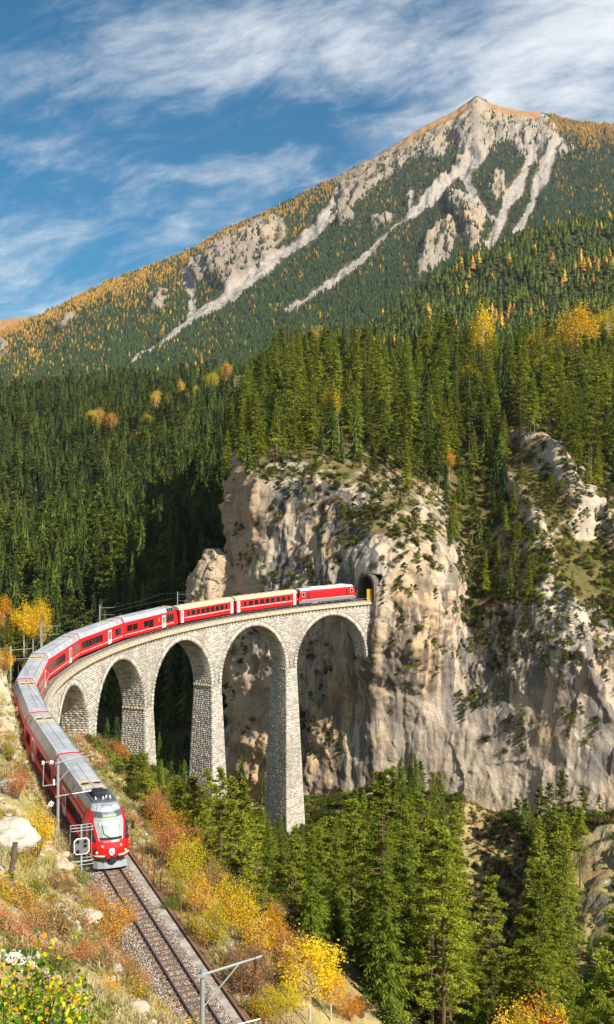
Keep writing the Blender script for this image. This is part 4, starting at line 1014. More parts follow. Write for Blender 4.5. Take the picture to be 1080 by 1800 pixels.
    for sg in (-1, 1):
        pts_ = [(x_end-.0-.75*abs(u)**3.2+.012, sg*u*1.33, .72) for u in (.35, .6, .8, .9, .97)]+[(x_end-1.0, sg*1.335, .72)]
        v = [(x, y, z) for x, y, z in pts_]+[(x, y, z+.10) for x, y, z in pts_]; n_ = len(pts_)
        MB().add(v, [(i, i+1, n_+i+1, n_+i) for i in range(n_-1)]).build('white_trim', M['white'], root)
    pl = [(.45, 0), (.42, .55), (.30, 1.0), (.02, 1.24)]; mb = MB(); pp = [(x, -y) for x, y in reversed(pl[1:])]+pl
    v = [(x_end+x, y, .10) for x, y in pp]+[(x_end+x-.28, y*.97, .46) for x, y in pp]+[(x_end+x-.4, y*.97, .46) for x, y in pp]; n_ = len(pp)
    mb.add(v, [(i, i+1, n_+i+1, n_+i) for i in range(n_-1)]+[(n_+i, n_+i+1, 2*n_+i+1, 2*n_+i) for i in range(n_-1)]); mb.build('snow_plough', M['greyframe'], root)
    mb = MB().box(x_end-.3, x_end+.05, -.85, .85, .36, .6); mb.build('buffer_beam', M['under'], root)
    o = MB().tube((x_end, 0, .62), (x_end+.42, 0, .62), .09, n=8).tube((x_end+.38, 0, .62), (x_end+.47, 0, .62), .24, n=10).build('coupling', M['dark'], root)
    mb = MB(); r = random.Random(2)
    for y in (-.62, -.45, -.3, .3, .45, .62):
        mb.path([(x_end+.03, y, .66), (x_end+.2, y*1.02, .5), (x_end+.16, y*.8, .36), (x_end+.02, y*.7, .42)], .03)
    mb.box(x_end, x_end+.16, -.74, -.40, .52, .74); mb.box(x_end, x_end+.16, .40, .74, .52, .74); mb.build('brake_hoses', M['dark'], root)
    for sg in (-1, 1):
        o = MB().path([(x_end-1.1, sg*1.31, 2.62), (x_end-.95, sg*1.62, 2.58)], .025).box(x_end-1.04, x_end-.88, *sorted((sg*1.52, sg*1.72)), 2.1, 2.62).build('mirror', M['rubber'], root)
def modern_car(label, s0, s1, group, kind='mid'):
    root, L = car_root('railcar', label, 'train car', s0+.16, s1-.16, group); h = L/2
    x1 = h-3.0 if kind == 'front' else h; x0 = -h+1.6 if kind == 'cab' else -h
    shell(ALP, x0, x1, M['red'], 'body', root)
    rx1 = h-1.9 if kind == 'front' else h-.12
    shell(ALR, x0+.1, rx1 if kind != 'front' else x1, M['roof'], 'roof', root)
    for sg in (1, -1):
        y = sg*1.331
        MB().box(x0+.15, x1-.1, *sorted((y, y+sg*.006)), .86, .93).build('white_stripe', M['white'], root)
        if kind == 'cab':          # the end car with the sloping panorama window
            xs = [(h-1.0-1.75*i-1.6, h-1.0-1.75*i) for i in range(2)]+[(h-6.3-1.55, h-6.3), (h-7.95-1.5, h-7.95)]
            for a, b in xs: window(root, a, b, 1.35 if a > 0 else 1.1, 2.35, y)
            door(root, -3.9, y); 
            for i in range(4): window(root, -h+1.9+.75*i, -h+1.9+.75*i+.68, 1.25, 2.5, y)
            MB().box(-2.4, -2.1, *sorted((y, y+sg*.01)), 1.7, 2.3).build('sign', M['yellow'], root)
        else:
            xe = x1-.5
            n = 6 if kind == 'mid' else 5
            for i in range(n): window(root, xe-1.32*(i+1)+.1, xe-1.32*i, 1.35, 2.35, y)
            door(root, -h*0.32, y)
            for i in range(2): window(root, -h+1.0+1.32*i, -h+1.0+1.32*i+1.2, 1.35, 2.35, y)
    roof_bits(root, L, -h+3.0 if kind != 'front' else -h+3.2) if kind != 'front' else None
    gangway(root, -h if kind != 'cab' else h-.05, ALP+ALR)
    bogie(root, -h+2.4); bogie(root, h-2.6)
    MB().box(-h+4.2, h-4.6, -1.1, 1.1, .3, .46).build('underframe', M['under'], root)
    if kind == 'front':
        nose(root, h)
        # roof well with its dark equipment box
        roof_bits(root, L-4, 1.0)
        o = MB().box(2.9, 5.75, -.80, .80, 3.66, 3.735).build('roof_well', M['bluegrey'], root)
        MB().bbox(3.75, 4.95, -.52, .30, 3.735, 4.12, .06).box(3.2, 3.6, -.6, -.2, 3.735, 3.85).box(3.1, 3.5, .2, .65, 3.735, 3.82).build('equipment_box', M['dark'], o)
        for x_, y_ in ((5.2, -.5), (5.2, .5), (3.0, .6), (5.3, 0), (5.1, .25)): MB().tube((x_, y_, 3.73), (x_, y_, 3.92), .07, .05, 8).build('insulator', M['white'], o)
        MB().path([(2.5, 0, 3.72), (4.0, .05, 3.76), (5.6, .35, 3.76)], .02).build('cable', M['dark'], o)
        for sg in (-1, 1):
            p = lambda u: (1.25-.33*u, 2.88+.70*u)
            (ya, za), (yb, zb_) = p(.0), p(.42)
            MB().add([(x1-3.4, sg*(ya+.03), za), (x1+.02, sg*(ya+.03), za), (x1+.02, sg*(yb+.03), zb_), (x1-3.4, sg*(yb+.03), zb_), (x1-3.4, sg*(ya-.05), za), (x1+.02, sg*(ya-.05), za), (x1+.02, sg*(yb-.05), zb_-.02), (x1-3.4, sg*(yb-.05), zb_-.02)],
                     [(0, 1, 2, 3), (3, 2, 6, 7), (0, 3, 7, 4), (1, 2, 6, 5)]).build('shoulder_panel', M['red'], root)
            MB().box(-h+1, x1, *sorted((sg*1.30, sg*1.345)), 2.76, 2.80).build('gutter', M['rust'], root)
    if kind == 'cab':
        # wedge shaped tail: sloping glass and red end
        prof = ALP+ALR; pf = prof+[(-y, z) for y, z in reversed(prof) if y > 1e-6]; n = len(pf)
        v = [(x0, y, z) for y, z in pf]+[(-h+.05+(.0 if z < 1.6 else (z-1.6)*.55), y*.9, min(z, 3.3)) for y, z in pf]
        MB().add(v, [(i+1, i, n+i, n+i+1) for i in range(n-1)]+[tuple(range(n, 2*n))]).build('tail', M['red'], root)
        for i in range(3):
            xx = x0+.25+.75*i
            MB().add([(xx, 1.27, 2.90), (xx+.62, 1.27, 2.90), (xx+.62, .98, 3.50), (xx, .98, 3.50)], [(0, 1, 2, 3)]).build('roof_window', M['glass'], root)
    return root
GR = 'cars of the red train'
LBL = ['nearest red train car with the driver cab, windscreen and grey roof', 'second red train car behind the cab car, beside the stone retaining wall', 'third train car from the front, its grey roof bending past the rocks',
       'fourth grey roofed train car, at the leftmost bend of the track', 'fifth train car, entering the viaduct above the smallest arch', 'sixth train car, mid viaduct with a white door near its far end',
       'last grey roofed train car, with dark glass in its roof end']
JN = [176.4, 159.6, 143.2, 125.4, 108.0, 90.4, 72.9, 54.2]
for i in range(7): modern_car(LBL[i], JN[i+1], JN[i], GR, 'front' if i == 0 else 'cab' if i == 6 else 'mid')
# ---- two older coaches with beige roofs
EWP = [(1.30, .55), (1.32, 1.0), (1.32, 2.62), (1.29, 2.72)]
EWR = [(1.31, 2.725), (1.22, 2.95), (1.02, 3.18), (.7, 3.34), (.35, 3.42), (0, 3.44)]
def coach(label, s0, s1):
    root, L = car_root('passenger_coach', label, 'train car', s0+.35, s1-.35, GR); h = L/2
    shell(EWP, -h, h, M['red'], 'body', root); shell(EWR, -h-.05, h+.05, M['beige'], 'roof', root)
    for sg in (1, -1):
        y = sg*1.321
        MB().box(-h+1.4, h-1.4, *sorted((y, y+sg*.006)), 1.22, 1.31).build('white_stripe', M['white'], root)
        MB().box(-h, h, *sorted((sg*1.295, sg*1.325)), 2.69, 2.72).build('gutter', M['beige'], root)
        n = 9
        for i in range(n):
            xc = -h+2.5+(L-5.0)*i/(n-1); w_ = .52 if 0 < i < n-1 else .3
            window(root, xc-w_, xc+w_, 1.55, 2.35, y, M['rubber'])
        door(root, -h+.75, y, wdt=.75, two=False); door(root, h-.75, y, wdt=.75, two=False)
    for i in range(8): MB().box(-h+2+i*(L-4)/7-.15, -h+2+i*(L-4)/7+.15, -.12, .12, 3.42, 3.52).build('roof_ventilator', M['beige'], root)
    MB().box(-h-.32, -h, -.55, .55, .9, 2.9).box(h, h+.32, -.55, .55, .9, 2.9).build('gangway', M['rubber'], root)
    MB().box(-h+4, h-4, -1.05, 1.05, .35, .62).build('underframe', M['under'], root); bogie(root, -h+2.6); bogie(root, h-2.6)
coach('beige roofed coach coupled behind the grey roofed cars', 37.1, 54.2)
coach('beige roofed coach coupled to the red locomotive', 19.2, 37.1)
# ---- locomotive
root, L = car_root('locomotive', 'red locomotive with white roof gear about to enter the tunnel', 'locomotive', 3.6, 18.9, GR); h = L/2
LP = [(1.30, 1.02), (1.34, 1.1), (1.34, 2.75), (1.2, 3.05)]
sec = [(-h, 1.0), (-h+.35, 1.0), (-h+1.2, 1.0)]
def loco_body():
    pf = LP+[(-y, z) for y, z in reversed(LP)]; n = len(pf); V = []
    for x, k in ((-h, 0), (-h+.75, 1), (h-.75, 1), (h, 0)):
        for y, z in pf:
            xx = x
            if k == 0: xx = x+(1 if x < 0 else -1)*max(0, z-1.7)*.42
            V.append((xx, y*(1 if k else .92), z))
    f = []
    for i in range(3):
        for j in range(n-1): f.append((i*n+j+1, i*n+j, (i+1)*n+j, (i+1)*n+j+1))
        f.append((i*n, i*n+n-1, (i+1)*n+n-1, (i+1)*n))
    f += [tuple(range(n)), tuple(range(4*n-1, 3*n-1, -1))]
    return MB().add(V, f).build('body', M['red'], root)
loco_body()
shell([(1.22, 3.052), (.85, 3.32), (0, 3.34)], -h+.75, h-.75, M['white'], 'roof', root)
MB().box(-h+.1, h-.1, -1.3, 1.3, .5, 1.018).build('underframe', M['greyframe'], root)
for sg in (1, -1):
    y = sg*1.341
    MB().box(-h+.8, h-.8, *sorted((y, y+sg*.006)), 1.12, 1.2).build('white_stripe', M['white'], root)
    for e in (1, -1):
        window(root, *sorted((e*(h-1.55), e*(h-.95))), 1.9, 2.6, y, M['white'], 'cab_window')
        MB().box(*sorted((e*(h-2.75), e*(h-2.3))), *sorted((y, y+sg*.012)), 1.25, 2.55).build('cab_door', M['dark'], root)
    MB().box(-h+3.4, h-3.4, *sorted((sg*1.0, sg*1.13)), 3.10, 3.22).build('roof_grille', M['greyframe'], root)
for e in (1, -1):
    v = [(e*(h-.105), -.95, 1.95), (e*(h-.105), .95, 1.95), (e*(h-.42), .85, 2.7), (e*(h-.42), -.85, 2.7)]
    MB().add([(a+e*.012, b, c) for a, b, c in v], [(0, 1, 2, 3)]).build('windscreen', M['glass'], root)
    for y in (-.8, .8): MB().tube((e*(h-.1), y, 1.35), (e*(h+.05), y, 1.35), .13, n=8).build('headlight', M['amber'], root)
    MB().tube((e*h, 0, .85), (e*(h+.45), 0, .85), .2, n=8).build('buffer', M['dark'], root)
for x in (-4, -1.5, 1.0, 3.0): MB().bbox(x-.8, x+.8, -.6, .6, 3.34, 3.55, .05).build('roof_box', M['white'], root)
for e in (1, -1):
    o = MB().path([(e*3.9, -.6, 3.50), (e*5.6, -.5, 3.58), (e*4.1, -.55, 3.70), (e*4.1, .55, 3.70), (e*5.6, .5, 3.58), (e*3.9, .6, 3.50)], .03).box(e*4.1-.1, e*4.1+.1, -.8, .8, 3.69, 3.73).build('pantograph', M['steel'], root)
for x in (-5.2, 0, 5.2): bogie(root, x)
# ---- yellow gate leaf and work trolley at the tunnel mouth
o = MB().bbox(-.08, .08, -.5, .5, 0, 2.5, .02).box(-.1, .1, -.5, -.43, 0, 2.52).box(-.1, .1, .43, .5, 0, 2.52).box(-.1, .1, -.42, .42, 1.2, 1.28).build('gate_leaf', mat('yellow_paint', (0.70, 0.42, 0.02), 0.5, noise=0.2), None, tr(.4, 1.75, -.3), (0, 0, math.atan2(*tdir(0)[::-1])+.9))
tag(o, 'yellow gate panel standing open at the tunnel mouth', 'gate')
# ================================================================== TREES
M['bark'] = mat('spruce_bark', (0.13, 0.095, 0.07), 0.95, noise=0.5, nscale=4)
M['pinebark'] = mat('pine_bark', (0.17, 0.105, 0.068), 0.95, noise=0.5, nscale=4)
M['birchbark'] = mat('pale_bark', (0.50, 0.46, 0.40), 0.9, noise=0.5, nscale=6)
M['deadwood'] = mat('dead_wood', (0.36, 0.32, 0.28), 0.95, noise=0.4, nscale=5)
M['spruce'] = leaf_mat('spruce_needles', (0.060, 0.100, 0.014), (0.185, 0.215, 0.024), 0.02, 0.5, 0.3, 0.12)
M['pine'] = leaf_mat('pine_needles', (0.105, 0.150, 0.016), (0.31, 0.315, 0.030), 0.02, 0.5, 0.3, 0.12)
M['farspruce'] = leaf_mat('far_spruce_needles', (0.022, 0.046, 0.022), (0.062, 0.085, 0.030), 0.02, 0.4, 0.25, 0.02)
M['larch'] = leaf_mat('golden_larch_needles', (0.30, 0.165, 0.03), (0.50, 0.285, 0.05), 0.02, 0.4, 0.3, 0.02)
M['yellow_leaf'] = leaf_mat('yellow_leaves', (0.62, 0.36, 0.015), (0.80, 0.52, 0.03), 0.015, 0.4, 0.4)
M['gold_leaf'] = leaf_mat('gold_green_leaves', (0.34, 0.30, 0.03), (0.62, 0.45, 0.03), 0.02, 0.4, 0.4)
M['orange_leaf'] = leaf_mat('orange_leaves', (0.56, 0.28, 0.035), (0.76, 0.45, 0.06), 0.015, 0.45, 0.35)
M['red_leaf'] = leaf_mat('rust_red_leaves', (0.44, 0.16, 0.075), (0.60, 0.28, 0.10), 0.015, 0.45, 0.35)
M['brown_leaf'] = leaf_mat('brown_leaves', (0.24, 0.14, 0.06), (0.40, 0.25, 0.09), 0.015, 0.4, 0.3)
M['green_leaf'] = leaf_mat('green_leaves', (0.10, 0.16, 0.02), (0.26, 0.30, 0.035), 0.02, 0.5, 0.4)
M['shrub_pine'] = leaf_mat('shrub_needles', (0.06, 0.085, 0.015), (0.15, 0.165, 0.03), 0.02, 0.5, 0.3, 0.5)
class Quads:
    def __init__(s): s.V = []; s.n = 0
    def sprays(s, p, d, l, wd, droop, r):
        """kite shaped sprays: p (n,3) base, d (n,3) unit direction"""
        n = len(p); up = np.zeros((n, 3)); up[:, 2] = 1; up += r.normal(0, .45, (n, 3))
        sd_ = np.cross(d, up); sd_ /= np.linalg.norm(sd_, axis=1)[:, None]+1e-9
        l = np.asarray(l)[:, None]; wd = np.asarray(wd)[:, None]; dz = np.zeros((n, 3)); dz[:, 2] = -1
        dr = np.asarray(droop)[:, None]
        m_ = p+d*l*.5+dz*dr*l*.15
        q = np.stack([p, m_+sd_*wd*.5, p+d*l+dz*dr*l*.6, m_-sd_*wd*.5], 1)
        s.V.append(q.reshape(-1, 3)); s.n += n
    def mesh(s, name, m):
        V = np.concatenate(s.V); return raw_mesh(name, V, np.arange(len(V)).reshape(-1, 4), [m])
    def arrays(s):
        V = np.concatenate(s.V); return V, np.arange(len(V)).reshape(-1, 4)
def trunk_mb(H, r0, seed, lean=0.02, seg=5, n=6, top=0.98):
    r = np.random.default_rng(seed); mb = MB(); ph = r.uniform(0, 6.28); prev = None
    pts = [Vector((lean*H*math.sin(ph+3*t_)*t_, lean*H*math.cos(ph+2*t_)*t_, H*t_*top-0.6*(t_ == 0))) for t_ in np.linspace(0, 1, seg+1)]
    for i in range(seg):
        a, b = i/seg, (i+1)/seg; mb.tube(pts[i], pts[i+1], r0*(1-a)**.8+.015, r0*(1-b)**.8+.015, n, caps=False)
    return mb, pts
def spruce(seed, H=20.0, R=3.0, base=0.10, whorl=0.55, per=6, npos=5, shape=0.85, bigger=1.0):
    r = np.random.default_rng(seed); Q = Quads(); z = base*H; P_, D_, L_, Wd, Dr = [], [], [], [], []
    mb, tp = trunk_mb(H, H*.0085, seed, .008, 5)
    stubs = []
    while z < H*.985:
        t_ = (z-base*H)/(H-base*H); prof = (1-t_)**shape*(0.55+0.45*min(1, t_*6+.2))
        for k in range(max(3, int(round(per*(0.6+0.4*(1-t_)))))):
            if r.random() < .08: continue
            L = max(.22, R*prof*r.uniform(.55, 1.18)); az = r.uniform(0, 2*math.pi); el = math.radians(22*t_-16*(1-t_)+r.normal(0, 7))
            d = np.array([math.cos(az)*math.cos(el), math.sin(az)*math.cos(el), math.sin(el)]); o = np.array([0, 0, z+r.uniform(-.2, .2)])
            m_ = max(2, int(round(npos*(.5+.5*L/R))))
            for j in range(m_):
                f = (j+.8)/m_*.97; p = o+d*L*f; p[2] -= .18*L*f*f*(1-t_)
                for sg in ((-1, 1) if j < m_-1 else (-1, 0, 1)):
                    a = az+sg*math.radians(r.uniform(28, 60)); e = el-math.radians(r.uniform(0, 22))
                    P_.append(p+r.normal(0, .05, 3)); D_.append((math.cos(a)*math.cos(e), math.sin(a)*math.cos(e), math.sin(e)))
                    l = (L*.21*(1.15-f*.5)+.22)*r.uniform(.75, 1.25)*bigger; L_.append(l); Wd.append(l*r.uniform(.22, .38)); Dr.append(r.uniform(.1, .7))
            if z < H*.5 and r.random() < .4: mb.tube(o, o+d*L*.75, .03, .012, 3, caps=False)
        z += whorl*r.uniform(.75, 1.2)*(1-.35*t_)
    for k in range(5):
        P_.append((0, 0, H*.965)); a = k*1.26; D_.append((math.cos(a)*.3, math.sin(a)*.3, .95)); L_.append(H*.04); Wd.append(H*.012); Dr.append(0)
    Q.sprays(np.array(P_), np.array(D_), L_, Wd, Dr, r); return mb, Q
def pine(seed, H=18.0, R=2.8, base=0.38, nb=46, ncl=3, nq=13, q=.62):
    r = np.random.default_rng(seed); Q = Quads(); mb, tp = trunk_mb(H, H*.0092, seed, .018, 6)
    P_, D_, L_, Wd, Dr = [], [], [], [], []
    for i in range(nb):
        t_ = (i+r.uniform(0, 1))/nb; z = H*(base+(0.97-base)*t_); prof = math.sin(math.pi*min(1, .22+.78*t_)**.9)**.7*(1-t_*.35)
        L = R*max(.2, prof)*r.uniform(.55, 1.15); az = r.uniform(0, 6.283); el = math.radians(-8+38*t_+r.normal(0, 9))
        d = np.array([math.cos(az)*math.cos(el), math.sin(az)*math.cos(el), math.sin(el)]); o = np.array([0, 0, z])
        mb.tube(o, o+d*L*.9, .05, .015, 3, caps=False)
        for c in range(ncl):
            f = .45+.55*(c+r.uniform(.2, 1))/ncl; cp = o+d*L*f+np.array([r.normal(0, .22), r.normal(0, .22), .05+r.normal(0, .1)])*L*.35
            for k in range(nq):
                u = r.normal(0, 1, 3); u[2] = abs(u[2])*.55-.12; u /= np.linalg.norm(u)
                P_.append(cp+u*r.uniform(0, .22)*np.array([1, 1, .5])); D_.append(u); l = q*r.uniform(.6, 1.25); L_.append(l); Wd.append(l*.33); Dr.append(.2)
    Q.sprays(np.array(P_), np.array(D_), L_, Wd, Dr, r); return mb, Q
def broadleaf(seed, H, R, nl, ls, crown=(.35, 1.0), blobs=22, stems=1, tr_r=.02, spread=.25):
    r = np.random.default_rng(seed); Q = Quads(); mb = MB(); P_, D_ = [], []
    zc = H*(crown[0]+crown[1])/2; hz = H*(crown[1]-crown[0])/2; cs = []
    roots = [np.array([r.normal(0, R*.25*(stems > 1)), r.normal(0, R*.25*(stems > 1)), 0]) for _ in range(stems)]
    if stems == 1: mb.tube((0, 0, -.3), (0, 0, H*crown[0]), H*tr_r, H*tr_r*.8, 6, caps=False); mb.tube((0, 0, H*crown[0]), (r.normal(0, .05)*R, r.normal(0, .05)*R, H*.93), H*tr_r*.8, .012, 5, caps=False)
    for b in range(blobs):
        u = r.normal(0, 1, 3); u /= np.linalg.norm(u); k = r.uniform(.35, 1)**.6; c = np.array([u[0]*R*k*.85, u[1]*R*k*.85, zc+u[2]*hz*k*.9]); cs.append(c)
        o = np.array([0, 0, max(H*crown[0]*.8, c[2]-R*.7)]) if stems == 1 else roots[b % stems]
        mb.tube(o, c, max(.012, H*tr_r*.35), .008, 3, caps=False)
    for i in range(nl):
        c = cs[int(r.integers(0, blobs))]; v = r.normal(0, 1, 3)*np.array([R, R, hz])*spread; P_.append(c+v); u = r.normal(0, 1, 3); u /= np.linalg.norm(u); D_.append(u)
    l = r.uniform(.6, 1.3, nl)*ls; Q.sprays(np.array(P_), np.array(D_), l, l*r.uniform(.55, .9, nl), r.uniform(0, .5, nl), r)
    return mb, Q
def tiny_conifer(seed, H, R, m, layers=4, n=7):
    r = np.random.default_rng(seed); mb = MB()
    for k in range(layers):
        z0 = H*(.08+.80*k/layers); z1 = min(H, z0+H*(.42-.04*k)); rr = R*(1-k/layers*.82); v = [(math.cos(a)*rr*r.uniform(.6, 1.25), math.sin(a)*rr*r.uniform(.6, 1.25), z0+r.uniform(-.06, .06)*H) for a in np.linspace(0, 6.283, n, endpoint=False)]+[(0, 0, z1)]
        mb.add(v, [(i, (i+1) % n, n) for i in range(n)])
    return mb.mesh('tiny_conifer', m)
def combine(name, mb, Q, m1, m2):
    V1 = np.array(mb.v); V2, F2 = Q.arrays(); me = bpy.data.meshes.new(name)
    me.from_pydata([tuple(p) for p in np.concatenate([V1, V2])], [], list(mb.f)+[tuple(f+len(V1)) for f in F2]); me.materials.append(m1); me.materials.append(m2)
    me.polygons.foreach_set('material_index', [0]*len(mb.f)+[1]*len(F2)); me.update(); return me
# kinds built once, then copied
KIND = {}
def kind(name, mb, Q, bark, leaf): KIND[name] = (mb.mesh('trunk', bark), Q.mesh('crown', leaf))
for i, (H, R, sh) in enumerate(((20, 3.0, .9), (20, 2.5, .8), (20, 3.4, 1.0), (20, 2.8, .75))): kind('spruce%d' % i, *spruce(100+i, H, R, (.06, .12, .08, .16)[i], .40, 7, 7, sh), M['bark'], M['spruce'])
for i, (H, R, b) in enumerate(((20, 3.6, .26), (20, 3.0, .36), (20, 3.9, .22), (20, 2.9, .42))): kind('pine%d' % i, *pine(200+i, H, R, b, 58, 4, 17, .58), M['pinebark'], M['pine'])
for i, (H, R, sh) in enumerate(((20, 2.9, .85), (20, 2.5, .75), (20, 3.3, .95))): kind('spruce_g%d' % i, *spruce(120+i, H, R, (.14, .22, .10)[i], .42, 7, 7, sh, 1.25), M['pinebark'], M['pine'])
kind('bigspruce', *spruce(150, 20, 3.1, .05, .34, 8, 10, .95), M['bark'], M['spruce']); kind('bigspruce2', *spruce(151, 20, 3.4, .10, .36, 8, 10, 1.05), M['bark'], M['spruce'])
kind('bigpine', *pine(250, 20, 3.3, .22, 84, 5, 32, .36), M['pinebark'], M['pine'])
kind('youngpine', *pine(260, 6, 1.5, .10, 40, 3, 18, .34), M['pinebark'], M['pine'])
kind('ledgepine', *pine(261, 6, 2.4, .15, 30, 3, 20, .46), M['pinebark'], M['shrub_pine'])
def ndead(seed):
    mb, tp = trunk_mb(14, .12, seed, .03, 6); r = np.random.default_rng(seed)
    for k in range(26):
        z = r.uniform(3, 13.5); a = r.uniform(0, 6.28); l = r.uniform(.5, 1.6)*(1-z/16); mb.tube((0, 0, z), (math.cos(a)*l, math.sin(a)*l, z+r.uniform(-.4, .3)), .03, .01, 3, caps=False)
    return mb.mesh('trunk', M['deadwood'])
DEAD = ndead(5)
for nm, m in (('yellow', 'yellow_leaf'), ('gold', 'gold_leaf'), ('orange', 'orange_leaf'), ('red', 'red_leaf'), ('brown', 'brown_leaf'), ('green', 'green_leaf')):
    kind('bush_'+nm, *broadleaf(300, 2.0, 1.1, 4200, .066, (.12, 1.0), 44, 14, .012, .19), M['bark'], M[m])
    kind('bushb_'+nm, *broadleaf(301, 2.0, 1.0, 2800, .068, (.15, 1.0), 36, 13, .014, .22), M['bark'], M[m])
for nm, m in (('yellow', 'yellow_leaf'), ('gold', 'gold_leaf'), ('orange', 'orange_leaf')):
    kind('tree_'+nm, *broadleaf(320, 10, 2.6, 4200, .21, (.25, 1.0), 38, 1, .012, .17), M['birchbark'], M[m])
    kind('treeb_'+nm, *broadleaf(321, 10, 1.9, 3000, .21, (.34, 1.0), 30, 1, .011, .17), M['birchbark'], M[m])
KH = lambda k: 2.0 if k.startswith('bush') else 6.0 if k in ('youngpine', 'ledgepine') else 10.0 if k.startswith('tree') else 14.0 if k == 'dead' else 20.0
def plant(kind_, p, H, label, group, rz=None, wide=1.0, name=None, cat=None, rr=random.Random(8)):
    k = H/KH(kind_)
    isb = kind_.startswith('bush')
    nm = name or ('shrub' if isb else 'dead_tree' if kind_ == 'dead' else 'birch_tree' if kind_.startswith('tree') else 'pine_tree' if 'pine' in kind_ else 'spruce_tree')
    o = thing(nm, label, cat or ('shrub' if isb else 'tree'), p, rr.uniform(0, 6.28) if rz is None else rz, group)
    o.scale = (k*wide, k*wide, k)
    if kind_ == 'dead': obj('trunk', DEAD, o); return o
    a, b = KIND[kind_]
    obj('stem' if isb else 'trunk', a, o); obj('foliage' if isb else 'crown', b, o); return o
# ---- where rays from the camera meet the ground
def hit(px, py, hf=heightA, d0=15, d1=300, n=600):
    d = np.linspace(d0, d1, n); x = (px-CX)*d/F; z = (YH-py)*d/F
    g = hf(x, d); k = np.argmax(z < g)
    if k == 0: return None
    return np.array([x[k], d[k], g[k]])
def proj(p): return CX+F*p[0]/p[1], YH-F*p[2]/p[1]
PYc2 = YH-F*CLIFF_P[..., 2]/CLIFF_P[..., 1]; PXc2 = CX+F*CLIFF_P[..., 0]/CLIFF_P[..., 1]
def on_cliff(px, py):
    k = np.argmin((PXc2-px)**2+(PYc2-py)**2); i, j = np.unravel_index(k, PXc2.shape); return CLIFF_P[i, j].copy(), CLIFF_N[i, j]
rr = random.Random(77); rg = np.random.default_rng(77)
CONI = []                                  # every conifer: (kind, position, height, zone)
def ytop_valley(px): return np.interp(px, [150, 230, 290, 330, 400, 440, 480, 550, 600, 640, 680, 720, 790, 806, 815, 930, 940, 985, 1000, 1080, 1200], [1330, 1350, 1375, 1405, 1420, 1415, 1425, 1445, 1410, 1365, 1335, 1315, 1365, 1400, 1540, 1560, 1425, 1415, 1470, 1500, 1500])
SCREE = [(812, 1385), (828, 1395), (900, 1450), (925, 1500), (935, 1660), (825, 1650), (808, 1560)]
# explicit trees of the gorge: pixel of the top, depth, kind
for px, py, d, k, hmax in ((722, 1315, 214, 'spruce0', 13), (705, 1328, 214, 'spruce1', 12), (740, 1335, 212, 'pine1', 11), (647, 1420, 160, 'bigspruce2', 21), (695, 1380, 196, 'spruce1', 16), (722, 1376, 190, 'spruce0', 17), (757, 1372, 192, 'spruce2', 17), (778, 1392, 186, 'spruce3', 17),
                           (660, 1382, 200, 'spruce1', 15), (672, 1400, 190, 'pine0', 16), (760, 1466, 158, 'bigspruce', 23), (712, 1515, 148, 'spruce3', 19), (865, 1532, 138, 'bigpine', 25), (760, 1572, 126, 'bigspruce', 26), (962, 1572, 140, 'bigspruce', 24), (1002, 1602, 134, 'spruce1', 24),
                           (1037, 1642, 130, 'bigspruce2', 24), (1068, 1600, 140, 'spruce0', 20), (570, 1430, 176, 'spruce0', 20), (602, 1450, 170, 'spruce2', 20), (553, 1480, 160, 'pine0', 20), (383, 1420, 140, 'pine3', 13), (407, 1447, 134, 'pine1', 13), (459, 1412, 150, 'bigpine', 18), (476, 1470, 138, 'bigspruce', 17),
                           (437, 1500, 128, 'pine2', 15), (500, 1425, 172, 'spruce0', 17), (530, 1520, 128, 'bigpine', 20), (575, 1530, 132, 'bigspruce2', 22), (610, 1580, 122, 'bigpine', 22), (560, 1600, 112, 'bigpine', 20), (650, 1660, 108, 'bigpine', 22), (690, 1620, 116, 'bigspruce', 24), (820, 1640, 112, 'bigspruce2', 22),
                           (900, 1660, 108, 'bigpine', 22), (720, 1700, 100, 'bigpine', 22), (1000, 1700, 108, 'bigspruce', 24), (620, 1720, 96, 'bigpine', 18), (311, 1397, 130, 'youngpine', 8), (280, 1337, 138, 'spruce1', 9), (252, 1357, 128, 'youngpine', 7), (340, 1425, 128, 'pine0', 10), (357, 1400, 140, 'pine2', 11)):
    p = at(px, py, d); g = gz(p[0], p[1]); H = p[2]-g
    if H > hmax: g = p[2]-hmax; H = hmax; g = max(g, gz(p[0], p[1]))
    H = min(max(p[2]-gz(p[0], p[1]), 5), hmax*1.25)
    CONI.append((k, np.array([p[0], p[1], gz(p[0], p[1])-.2]), H, 'gorge'))
tries = 0; taken = [c[1][:2] for c in CONI]
